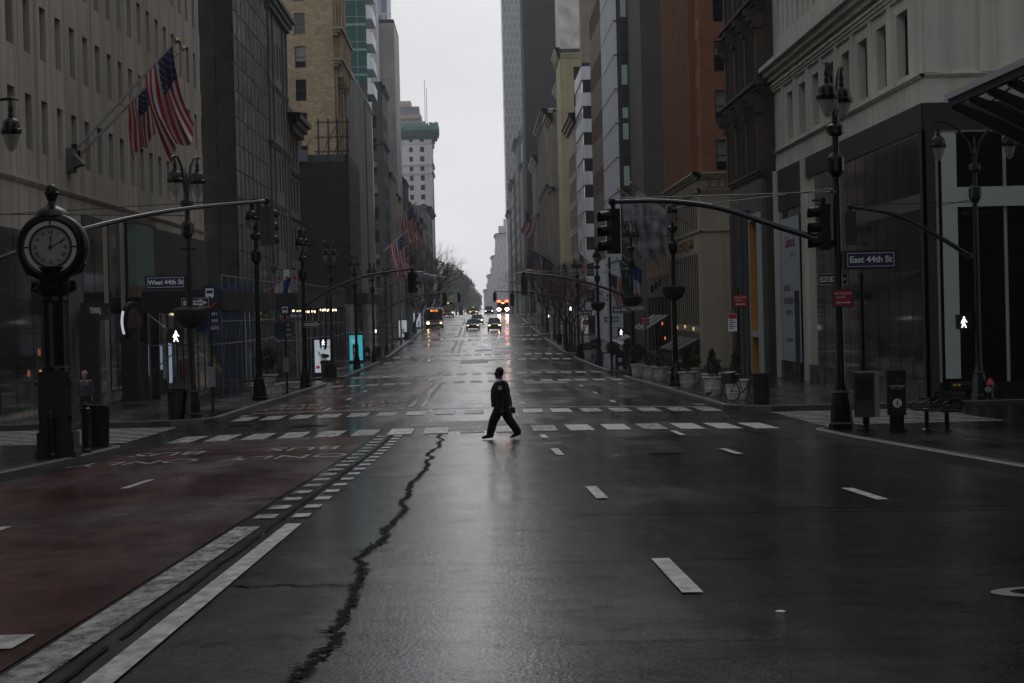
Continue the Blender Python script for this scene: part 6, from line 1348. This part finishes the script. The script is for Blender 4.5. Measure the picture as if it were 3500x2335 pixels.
# ================================================================ FLAGS
f_red = mat('flag_red', (.40, .02, .03), .7); f_wh = mat('flag_white', (.52, .5, .5), .7); f_bl = mat('flag_navy', (.012, .016, .07), .7); f_gn = mat('flag_green', (.01, .07, .035), .7); f_or = mat('flag_orange', (.5, .07, .015), .7); f_mb = mat('flag_blue', (.012, .035, .2), .7)
f_sw = mat('swirl_banner', (.42, .42, .43), .7, var=1., scale=1.3, col2=(.07, .07, .08)); f_pole = mat('white_flag_pole', (.35, .33, .3), .4); f_gold = mat('gold_pole', (.28, .13, .03), .3, metal=.5); f_ball = mat('gilt_ball', (.5, .3, .08), .25, metal=.9)
def flag(label, base, tip, hoist, fly, scheme='us', sway=(0, 0), fold=.16, seed=0, pole=f_pole, r=.05, furl=.75, group='flags hanging from angled poles', h0=.04):
    """pole from the wall out to tip; the hoist edge runs back down the pole, the fly hangs"""
    base, tip = Vector(base), Vector(tip); t = thing('flag', label, 'flag', base, 0, group); d = (tip - base).normalized(); T = tip - base; L_ = T.length
    b = MB(); b.tube([(0, 0, 0), T], [r, r * .6], 8); p_ = b.build('pole', pole, t, True); b = MB(); b.ell(tuple(T + d * r * 1.6), (r * 1.7,) * 3, 8, 6); b.build('finial', f_ball, t)
    b = MB(); b.box(-.12, -.12, -.3, .12, .12, .25); b.build('bracket', m_blk, t)
    rnd = random.Random(seed); nh, nf = 26, 22; pts = []
    out = Vector((d.y, -d.x, 0)); out = Vector((0, 1, 0)) if out.length < .1 else out.normalized()
    for i in range(nh + 1):
        u = i / nh
        for j in range(nf + 1):
            v = j / nf; squeeze = 1 - (1 - furl) * min(1, v * 1.6)
            p = T - d * (h0 * L_ + hoist * (.5 + (u - .5) * squeeze)); p = Vector(p)
            dv = Vector((sway[0] * v, sway[1] * v, -1)); p += dv * (v * fly * (1 - .06 * cos(u * 9)))
            amp = fold * min(1, v * 2.5) * hoist * .5
            p += out * amp * (sin(u * 15 + v * 2.2 + seed) + .5 * sin(u * 31 + seed * 2 + v * 3)); p += Vector((d.x, d.y, 0)) * amp * .4 * sin(u * 11 + v * 4 + seed)
            pts.append(p)
    b = MB(); b.v = [tuple(p) for p in pts]
    for i in range(nh):
        for j in range(nf):
            q = i * (nf + 1) + j; b.f.append((q, q + 1, q + nf + 2, q + nf + 1)); k = int(i / nh * 13); v = j / nf
            if scheme == 'us': m_ = 2 if (k < 7 and v < .4) else (0 if k % 2 == 0 else 1)
            elif scheme == 'tri': m_ = 2 if v < .36 else (1 if v < .64 else 0)
            elif scheme == 'tri2': m_ = 2 if i < nh / 3 else (1 if i < nh * 2 / 3 else 0)
            else: m_ = 0
            b.m.append(m_)
    ms_ = {'us': [f_red, f_wh, f_bl], 'tri': [f_or, f_wh, f_mb], 'tri2': [f_red, f_wh, f_mb], 'swirl': [f_sw], 'green': [f_gn], 'navy': [f_bl]}[scheme]
    c = b.build('cloth', ms_, t, True)
    if scheme == 'us' and fly > 2:
        s_ = MB(); G_ = lambda i, j: pts[i * (nf + 1) + j]
        for i in range(1, 14, 2):
            for j in range(1, 9, 1):
                if (i // 2 + j) % 2: continue
                p = G_(i, j); e1 = (G_(i + 1, j) - p).normalized(); e2 = (G_(i, j + 1) - p).normalized(); nn = e1.cross(e2).normalized(); sz = .05 * hoist / 1.9
                for sg_ in (-1, 1): q = p + nn * .012 * sg_; s_.poly([q + (e1 * cos(a) + e2 * sin(a)) * (sz if k_ % 2 else sz * .45) for k_, a in ((k, 2 * pi * k / 10) for k in range(10))])
        s_.build('stars', f_wh, c)
    return t
flag('big striped flag on the upper pole, the one hanging lower right', (-15.5, 93.8, 8.3), (-11.55, 94.0, 12.4), 1.55, 3.3, sway=(.26, 0), seed=1, r=.07, furl=1.0, fold=.26, h0=.02, group='two big flags on the limestone block')
flag('big striped flag on the second pole, the one hanging lower left', (-15.5, 94.6, 8.1), (-11.4, 94.9, 12.2), 1.25, 2.1, sway=(.06, 0), seed=4, r=.06, furl=.95, fold=.24, group='two big flags on the limestone block', h0=.3)
b = MB(); b.box(-.05, -.5, -.1, .2, .5, .8); b.prism([(0, 0), (.6, .2), (0, .85)], -.4, .4, M=Matrix.Rotation(pi / 2, 4, 'X')); o = b.build('floodlight_box', m_stone_grey); o.location = (-15.55, 92.9, 7.5); tag(o, 'grey wedge shaped bracket box at the foot of the two big flag poles', 'bracket box')
for k, (yb, zb, xt, zt, hf, ff, lb) in enumerate(((441, 18.3, -11.3, 21.6, 3.4, 5.2, 'topmost flag of the left row'), (470, 18.6, -11.5, 21.6, 3.2, 4.8, 'second flag of the upper left row'), (500, 18.4, -11.6, 21.2, 3.2, 4.8, 'third flag of the upper left row'), (532, 18.2, -11.7, 21., 3.2, 4.8, 'last flag of the upper left row'), (390, 11.6, -11.5, 14.8, 3.2, 5.0, 'nearest big flag of the lower left row'), (415, 10.6, -11.6, 13.6, 3, 4.6, 'second flag of the lower left row'), (350, 6.8, -12.5, 9.0, 2.2, 2.6, 'small furled flag left of the lower row'), (455, 10.4, -11.6, 13.2, 2.8, 4.2, 'third flag of the lower left row'))):
    flag(lb + ', stars and stripes', (-15.4, yb, zb), (xt, yb + .5, zt), hf, ff, sway=(.12, 0), seed=k * 1.7, r=.1, furl=.8 if k != 6 else .4, group='striped flags along the left facades')
flag('striped flag high on the right before the black slab', (14.2, 515, 19.4), (10.2, 515, 23.4), 3.2, 4.6, sway=(-.3, 0), seed=3, r=.1, furl=.85, group='striped flags on the right')
flag('lower right striped flag above the traffic signal arm', (14.2, 430, 9.4), (9.6, 430, 12.6), 2.8, 4.2, sway=(0, 0), seed=5, r=.1, furl=.55, group='striped flags on the right')
flag('dark navy flag beside the lower right striped flag', (14.2, 425, 9.0), (10.8, 425, 11.8), 3., 2.4, 'navy', seed=8, r=.1, group='striped flags on the right')
flag('small far striped flag over the red budded trees', (14.2, 300, 7.2), (12.4, 300, 8.8), 1.6, 2.2, seed=9, r=.06, furl=.5, group='striped flags on the right')
flag('grey swirl pattern banner on the gold pole, the larger', (14.1, 170.5, 8.0), (11.05, 171, 10.45), 3.3, 3.9, 'swirl', sway=(.12, 0), seed=2, pole=f_gold, r=.06, furl=.95, group='grey swirl banners', fold=.08)
flag('grey swirl pattern banner on the gold pole, the farther', (14.1, 179, 8.2), (10.6, 180, 10.5), 3, 4.2, 'swirl', sway=(.1, 0), seed=6, pole=f_gold, r=.06, furl=.95, group='grey swirl banners', fold=.08)
for lb, y, z, xt in (('bare gold pole beside the gold lettering', 159, 6.9, 12.5), ('lower bare gold pole beside the gold lettering', 162.5, 5.3, 12.6)):
    t = thing('flagpole', lb, 'flagpole', (14.1, y, z), 0, 'bare gold poles'); b = MB(); b.tube([(0, 0, 0), (xt - 14.1, 0, 1.25)], .05, 6); b.build('pole', f_gold, t); b = MB(); b.ell((xt - 14.1, 0, 1.25), (.08, .08, .08), 6, 5); b.build('finial', f_ball, t)
flag('dark green flag left of the blue white and orange one', (14.0, 191, 3.4), (11.0, 191, 5.6), 1.4, 3.4, 'green', seed=2, furl=.6, r=.04, group='three flags over the low dark building')
flag('blue white and orange flag over the low dark building', (14.0, 187, 3.6), (11.3, 187, 5.7), 1.6, 3.4, 'tri', sway=(.08, 0), seed=4, furl=.7, r=.04, group='three flags over the low dark building')
flag('striped flag left of the dark green one', (14.0, 195, 3.2), (10.3, 195, 4.6), 1.5, 2.4, sway=(.1, 0), seed=7, furl=.7, r=.04, group='three flags over the low dark building')
flag('white blue and red flag above the bulb lit shed', (-15.4, 160, 2.6), (-12.3, 160.4, 4.4), 1.7, 1.7, 'tri2', sway=(-.25, 0), seed=3, furl=1., r=.04, group='flag over the shed')
# awnings on the right
for i, (y0, lb) in enumerate(((155.3, 'nearest'), (160.4, 'second'), (165.5, 'third'))):
    t = thing('awning', '%s dark sloping awning on the gold lettered stone front' % lb, 'awning', (14.1, y0, -.4), 0, 'dark awnings'); b = MB(); b.prism([(0, 0), (-1.5, -.75), (-1.5, -.85), (0, -.1)][::-1], -4.4, 0, M=Matrix.Rotation(pi / 2, 4, 'X')); b.build('cloth', mat('plum_canvas', (.045, .03, .032), .7, var=.3, scale=2), t)
    b = MB(); b.bar((-1.45, .1, -.8), (0, .1, -1.3), .03, .03); b.build('bracket', m_blk, t)
for i, (y0, lb) in enumerate(((181, 'nearest'), (187, 'second'), (193, 'third'))):
    t = thing('awning', '%s green grey striped awning beneath the gold arches' % lb, 'awning', (14.2, y0, 1.1), 0, 'striped awnings'); b = MB()
    for k in range(8): b.quad((0, k * .6, 0), (-1.8, k * .6, -1.1), (-1.8, (k + 1) * .6, -1.1), (0, (k + 1) * .6, 0), k % 2)
    b.build('cloth', [mat('stripe_green', (.03, .04, .035), .7), mat('stripe_pale', (.16, .16, .14), .7)], t)
# ================================================================ TREES
def branchy(mb, p, d, L_, r, depth, rnd, leaf=None, ln=None):
    segs = 4 if depth > 2 else 3; pts = [p]; dd = Vector(d); q = Vector(p)
    for k in range(segs):
        dd = (dd + Vector((rnd.uniform(-1, 1), rnd.uniform(-1, 1), rnd.uniform(-.4, .7))) * .16).normalized(); q = q + dd * L_ / segs; pts.append(q.copy())
    mb.tube(pts, [r * (1 - .45 * k / segs) for k in range(segs + 1)], 5 if depth > 2 else 3, cap=False)
    if depth <= 0:
        if leaf is not None and rnd.random() < ln:
            for _ in range(2):
                s_ = rnd.uniform(.05, .12); c = q + Vector((rnd.uniform(-.2, .2), rnd.uniform(-.2, .2), rnd.uniform(-.2, .2))); M_ = Matrix.Translation(c) @ Euler((rnd.uniform(0, 6), rnd.uniform(0, 6), 0)).to_matrix().to_4x4()
                leaf.quad(*[M_ @ Vector(v) for v in ((-s_, 0, 0), (0, -s_ * .6, 0), (s_, 0, 0), (0, s_ * .6, 0))])
        return
    n = rnd.choice((2, 3, 3)) if depth > 1 else 3
    for k in range(n):
        a = 2 * pi * (k + rnd.random() * .6) / n; s_ = rnd.uniform(.45, .8); perp = dd.orthogonal().normalized(); perp.rotate(Matrix.Rotation(a, 3, dd)); nd = (dd + perp * s_ + Vector((0, 0, .12))).normalized()
        branchy(mb, pts[-1] if k else pts[-2], nd, L_ * rnd.uniform(.62, .82), r * .58, depth - 1, rnd, leaf, ln)
def tree(label, x, y, H, seed, depth=5, leafm=None, ln=0., trunk=.28, lean=(0, 0), grp=None, bark=None):
    rnd = random.Random(seed); t = thing('street_tree', label, 'tree', (x, y, sw(y)), 0, grp); bark = bark or mat('wet_bark', (.02, .017, .015), .7, bump=.5, bscale=20)
    b = MB(); h0 = H * trunk; pts = [Vector((0, 0, -.1)), Vector((lean[0] * .3, lean[1] * .3, h0 * .5)), Vector((lean[0], lean[1], h0))]; r0 = H * .014 + .03; b.tube(pts, [r0 * 1.3, r0, r0 * .8], 8); b.build('trunk', bark, t, True)
    c = MB(); lf = MB() if leafm else None
    for k in range(4 if depth > 4 else 3):
        a = 2 * pi * k / (4 if depth > 4 else 3) + rnd.random(); branchy(c, pts[-1] - Vector((0, 0, rnd.uniform(0, h0 * .15))), Vector((cos(a) * .6, sin(a) * .6, 1)).normalized(), H * .27, r0 * .55, depth, rnd, lf, ln)
    cr = c.build('crown', bark, t)
    if lf: lf.build('buds', leafm, cr)
    return t
bk2 = mat('misty_bark', (.03, .024, .022), .8)
for k, (x, y, H, lb) in enumerate(((-9.6, 350, 9.5, 'nearest bare tree on the left, half hidden by signals'), (-9.8, 385, 12.5, 'bare tree behind the first bus, left side'), (-9.4, 420, 14.5, 'big bare tree reaching over the buses'), (-9.6, 455, 14.5, 'bare tree beyond the big one on the left'), (-9.4, 500, 14, 'far bare tree on the left near the crest'), (-9.4, 530, 12, 'farthest bare tree on the left at the crest'))):
    tree(lb, x, y, H, 20 + k, 5, trunk=.24, lean=(.6, 0), grp='bare street trees on the left', bark=bk2)
bud = mat('red_buds', (.16, .018, .012), .7)
for k, (x, y, H, ln, lb) in enumerate(((8.7, 214 - 9, 5.6, .0, 'slim young bare tree by the East 46th lamp'), (8.8, 224, 6.3, .5, 'nearest young tree with red buds'), (8.7, 229, 6.6, .9, 'reddest young tree of the right row'), (8.8, 236.5, 6.6, .7, 'young red tinged tree behind the reddest'), (8.7, 243, 6.4, .1, 'bare young tree past the red ones'), (8.9, 254, 7.8, .0, 'taller bare tree in the middle of the right row'), (8.8, 268, 8.4, .0, 'dense twiggy bare tree beyond the middle one'), (8.8, 284, 9.2, .0, 'last bare tree before the third side street'), (9, 322, 10.5, .0, 'bare tree after the third side street'), (9, 345, 11, .0, 'bare tree before the far right signals'))):
    tree(lb, x, y, H, 60 + k, 4 if H < 7 else 5, bud if ln else None, ln, trunk=.36 if H < 7 else .3, grp='young trees on the right pavement')
# park trees massed in the mist at the end of the avenue
pk = MB(); rnd = random.Random(5); m_pk = mat('misty_spring_leaf', (.33, .34, .29), .8, var=.6, scale=.3); tk = MB()  # leaf colour paled to stand in for haze
for k in range(46):
    y = 900 + rnd.random() ** .8 * 700; f_ = (y - 900) / 700; x = rnd.uniform(-19, -10) + f_ * rnd.uniform(0, 17); Ht = rnd.uniform(16, 21) * (.85 if x > -6 else 1.1) + 2; z0_ = g(y)
    tk.tube([(x, y, z0_ - 1), (x, y, z0_ + Ht * .5)], .3, 6)
    for c_ in range(9):
        a = rnd.uniform(0, 6.28); rr = rnd.uniform(0, 3.4); cx, cy, cz = x + cos(a) * rr, y + sin(a) * rr, z0_ + Ht * rnd.uniform(.3, .92); R_ = rnd.uniform(1.6, 3.2)
        for _ in range(120):
            v = Vector((rnd.gauss(0, 1), rnd.gauss(0, 1), rnd.gauss(0, 1))).normalized() * R_ * rnd.random() ** .4; s_ = rnd.uniform(.25, .6); M_ = Matrix.Translation((cx + v.x, cy + v.y, cz + v.z)) @ Euler((rnd.uniform(0, 6), rnd.uniform(0, 6), 0)).to_matrix().to_4x4()
            pk.quad(*[M_ @ Vector(q) for q in ((-s_, 0, 0), (0, -s_ * .6, 0), (s_, 0, 0), (0, s_ * .6, 0))])
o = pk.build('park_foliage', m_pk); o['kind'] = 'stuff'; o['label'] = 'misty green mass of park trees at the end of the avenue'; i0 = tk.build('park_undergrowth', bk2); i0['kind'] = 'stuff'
# ================================================================ VEHICLES
m_tyre = mat('tyre', (.008, .008, .008), .8); m_hub = mat('wheel_hub', (.12, .12, .12), .4, metal=.6); m_wind = mat('windscreen', (.015, .022, .026), .05, spec=.7); m_hl = mat('warm_headlight', (1, .8, .5), .3, emit=(1, .72, .35), estr=9); m_hlw = mat('white_headlight', (1, .95, .9), .3, emit=(1, .93, .85), estr=9); m_hld = mat('dim_headlight', (.7, .6, .4), .3, emit=(1, .75, .4), estr=4)
def car(label, x, y, paint, kind='suv', light=m_hl, group='oncoming cars', L_=4.6, W=1.84, H=1.6, dim=False):
    """front towards -Y (the camera)"""
    t = thing('car', label, 'car', (x, y, road(x, y) + .01), 0, group); w = W / 2
    b = MB(); hood = H * .58; secs = [(0, .28, hood * .78, w * .86), (.12, .22, hood * .9, w * .96), (.9, .2, hood, w), (1.35, .2, hood * 1.03, w), (L_ - 1., .2, hood * 1.05, w), (L_ - .15, .22, hood * 1.02, w * .97), (L_, .3, hood * .85, w * .9)]
    rings = []
    for yy_, zb, zt, ww in secs: rings.append([(-ww * .96, yy_, zb), (-ww, yy_, (zb + zt) * .5), (-ww * .97, yy_, zt * .92), (-ww * .82, yy_, zt), (ww * .82, yy_, zt), (ww * .97, yy_, zt * .92), (ww, yy_, (zb + zt) * .5), (ww * .96, yy_, zb)])
    i = 0
    for R_ in rings: b.v += R_
    for s_ in range(len(rings) - 1):
        for k in range(8): q = s_ * 8; b.f.append((q + k, q + 8 + k, q + 8 + (k + 1) % 8, q + (k + 1) % 8)); b.m.append(0)
    b.f.append(tuple(range(8))); b.f.append(tuple((len(rings) - 1) * 8 + k for k in reversed(range(8)))); b.m += [0, 0]; body = b.build('body', paint, t, True)
    y1, y2, y3, y4 = (1.15, 1.95, L_ - (.45 if kind == 'suv' else 1.1), L_ - .12)
    c = MB(); a_, t_ = w * .92, w * .72; zb = hood * .98
    v = [(-a_, y1, zb), (a_, y1, zb), (a_, y4, zb), (-a_, y4, zb), (-t_, y2, H), (t_, y2, H), (t_, y3, H), (-t_, y3, H)]; c.v += v
    for f_, mi in (((4, 5, 6, 7), 0), ((0, 1, 5, 4), 1), ((1, 2, 6, 5), 1), ((2, 3, 7, 6), 1), ((3, 0, 4, 7), 1)): c.f.append(f_); c.m.append(mi)
    for p_, q_ in ((0, 4), (1, 5), (2, 6), (3, 7)): c.tube([v[p_], v[q_]], .05, 5, 0)
    c.tube([v[4], v[5]], .05, 5, 0); c.build('cabin', [paint, m_wind], t)
    for s_ in (-1, 1):
        for yy_ in (.85, L_ - .9):
            wl = MB(); wl.lathe([(.25, -.11), (.33, -.1), (.34, 0), (.33, .1), (.25, .11)], 18, M=Matrix.Translation((s_ * (w - .1), yy_, .33)) @ Matrix.Rotation(pi / 2, 4, 'Y')); wo_ = wl.build('wheel', m_tyre, t, True); wl = MB(); wl.lathe([(.2, -.115), (.2, .115)], 12, M=Matrix.Translation((s_ * (w - .1), yy_, .33)) @ Matrix.Rotation(pi / 2, 4, 'Y')); wl.build('hub', m_hub, wo_)
        h = MB(); h.ell((s_ * w * .74, .02, hood * .74), (.17, .07, .085), 10, 7); h.build('headlight', light, t)
        m_ = MB(); m_.ell((s_ * (w + .12), 1.45, hood * 1.12), (.12, .07, .09), 8, 6); m_.build('wing_mirror', paint, t)
    gg = MB(); gg.box(-w * .5, -.03, hood * .55, w * .5, .03, hood * .78); gg.box(-w * .75, -.03, .25, w * .75, .05, .42); gg.build('grille', m_blk_s, t); gg = MB(); gg.box(-.26, -.05, .46, .26, -.02, .6); gg.build('number_plate', mat('amber_plate', (.3, .22, .08), .5), t)
    return t
P_dk = mat('dark_green_paint', (.01, .014, .014), .25, coat=.5); P_br = mat('dark_bronze_paint', (.02, .015, .012), .25, coat=.5); P_si = mat('pale_paint', (.4, .38, .38), .3, coat=.5); P_ye = mat('cab_yellow', (.5, .22, .01), .3, coat=.5); P_gy = mat('slate_paint', (.06, .07, .08), .3, coat=.5)
car('dark car nearest the centre line with its lights low', -1.0, 355, P_dk, 'car', m_hld, H=1.5, L_=4.6, W=1.95); car('dark brown sport utility car with warm headlights, nearest', 2.12, 346, P_br, 'suv', m_hl, H=1.75, W=1.95)
car('pale car just behind the dark one on the left', -.4, 398, P_si, 'car', m_hl, H=1.6, W=2.1); tx = car('yellow cab near the crest with roof sign', -1.35, 560, P_ye, 'car', m_hl, H=1.6, L_=4.8, W=1.9)
b = MB(); b.box(-.3, 2.3, 1.6, .3, 2.5, 1.8); b.build('roof_sign', mat('roof_sign_lit', (.8, .6, .3), .4, emit=(1, .8, .4), estr=1), tx)
car('slate coloured car near the crest with white headlights', 2.15, 545, P_gy, 'suv', m_hlw, H=1.8, W=2.0)
def bus(label, x, y, l_on, rz, dest):
    t = thing('bus', label, 'bus', (x, y, road(x, y) + .01), rz, 'oncoming city buses'); W, H, L_ = 2.6, 3.1, 12.; w = W / 2; white = mat('bus_white', (.9, .9, .92), .35, coat=.3); navy = mat('bus_navy', (.07, .075, .1), .3)
    b = MB(); b.prism([(-w, 0), (-w * .9, -.12), (w * .9, -.12), (w, 0), (w, L_), (-w, L_)], .35, 1.25); b.build('lower_body', mat('bus_pale_grey', (.7, .66, .62), .35, coat=.3), t)
    b = MB(); b.prism([(-w, .02), (-w * .88, -.08), (w * .88, -.08), (w, .02), (w, L_), (-w, L_)], 1.25, 2.95); b.build('body', navy, t)
    b = MB(); b.prism([(-w * .9, .1), (w * .9, .1), (w * .96, 3.2), (-w * .96, 3.2)], 2.95, 3.25); b.prism([(-w * .94, 3.2), (w * .94, 3.2), (w * .94, L_ - .1), (-w * .94, L_ - .1)], 2.95, 3.15); b.build('roof_fairing', white, t)
    for s_ in (-1, 1): b = MB(); b.quad(*[(a_, -.1, z_) for a_, z_ in ((s_ * w * .84, 1.35), (s_ * .04, 1.35), (s_ * .04, 2.5), (s_ * w * .84, 2.5))][::s_]); b.build('windscreen', m_wind, t)
    b = MB(); b.box(-w * .82, -.13, 2.56, w * .82, -.08, 2.9); d_ = b.build('destination_board', m_blk_s, t); em_ = mat('amber_text', (1, .35, .05), .5, emit=(1, .3, .03), estr=4) if rz < .01 else mat('yellow_text', (1, .7, .1), .5, emit=(1, .62, .05), estr=4.5)
    lettering(dest, .34, em_, d_, (0, -.14, 2.73), bold=.012, ext=.003)
    for s_, on in ((-1, l_on[0]), (1, l_on[1])): b = MB(); b.ell((s_ * w * .78, -.12, .82), (.2, .08, .16), 10, 7); b.build('headlight', on, t)
    b = MB(); b.box(-w * .5, -.14, .95, w * .5, -.11, 1.2); b.build('front_panel', mat('bus_front_red', (.2, .04, .03), .4), t); b = MB(); b.box(-w * .98, -.16, .28, w * .98, .02, .55); b.build('bumper', m_blk_s, t)
    for s_ in (-1, 1):
        b = MB(); b.tube([(s_ * w, -.05, 2.6), (s_ * (w + .22), -.3, 2.45), (s_ * (w + .22), -.3, 2.0)], .03, 5); b.box(s_ * (w + .22) - .09, -.34, 1.75, s_ * (w + .22) + .09, -.28, 2.15); b.build('mirror', m_blk_s, t)
        for yy_ in (2.4, 8.6): b = MB(); b.lathe([(.35, -.14), (.48, -.13), (.48, .13), (.35, .14)], 18, M=Matrix.Translation((s_ * (w - .16), yy_, .48)) @ Matrix.Rotation(pi / 2, 4, 'Y')); b.build('wheel', m_tyre, t)
        for k in range(5): b = MB(); b.box(s_ * w - .01, .8 + k * 2.1, 1.45, s_ * w + .01, 2.6 + k * 2.1, 2.5); b.build('side_window', m_wind, t)
bus('nearer city bus by the left kerb with one bright headlight', -7.05, 378, (mat('bright_bus_light', (1, .7, .3), .3, emit=(1, .6, .2), estr=40), m_hld), 0, 'M4 LTD'); bus('farther city bus near the crest with a yellow sign', -6.6, 505, (m_hld, m_hld), .012, '4 ST')
# fire engine with red beacons
t = thing('fire_engine', 'emergency truck on the crest with dazzling headlights and red beacons', 'fire engine', (5.35, 545, road(5.35, 545)), 0); w = 1.25; fr_ = mat('dark_red_truck', (.12, .012, .01), .3, coat=.4)
b = MB(); b.prism([(-w, 0), (w, 0), (w, 2.6), (-w, 2.6)], .45, 2.7); b.build('cab', fr_, t); b = MB(); b.box(-w, 2.7, .5, w, 9, 3.0); b.build('body', fr_, t); b = MB(); b.box(-w * .9, -.03, 1.5, w * .9, 0, 2.4); b.build('windscreen', m_wind, t); b = MB(); b.box(-w, -.35, .4, w, -.02, .75); b.build('bumper', m_hub, t)
for s_ in (-1, 1):
    b = MB(); b.ell((s_ * .9, -.1, 1.1), (.42, .1, .34), 12, 8); b.build('headlight', mat('dazzling_headlight', (1, .9, .8), .3, emit=(1, .8, .6), estr=60), t); b = MB(); b.box(s_ * .85 - .4, .1, 2.72, s_ * .85 + .4, .6, 3.15); b.build('beacon', mat('red_beacon', (1, .05, .02), .3, emit=(1, .05, .02), estr=30), t)  # headlights and beacons oversized, their shape standing in for glare
    for yy_ in (1.3, 7): b = MB(); b.lathe([(.35, -.14), (.5, -.13), (.5, .13), (.35, .14)], 16, M=Matrix.Translation((s_ * (w - .16), yy_, .5)) @ Matrix.Rotation(pi / 2, 4, 'Y')); b.build('wheel', m_tyre, t)
b = MB(); b.box(-.32, .08, 2.1, .32, .0, 2.7); b.build('beacon', mat('orange_beacon', (1, .4, .1), .3, emit=(1, .35, .08), estr=10), t)
# ================================================================ damp air
hz = MB(); hz.box(-165, -115, -4.6, 165, 1885, 330)
hzo = hz.build('haze', mat('damp_air', (1, 1, 1))); hzo['kind'] = 'stuff'
hm = MATS['damp_air'].node_tree; hm.nodes.clear()
ho = hm.nodes.new('ShaderNodeOutputMaterial'); hv = hm.nodes.new('ShaderNodeVolumePrincipled')
hv.inputs['Density'].default_value = HAZE; hv.inputs['Color'].default_value = (.97, .97, 1, 1); hv.inputs['Anisotropy'].default_value = .2
hm.links.new(hv.outputs[0], ho.inputs['Volume'])
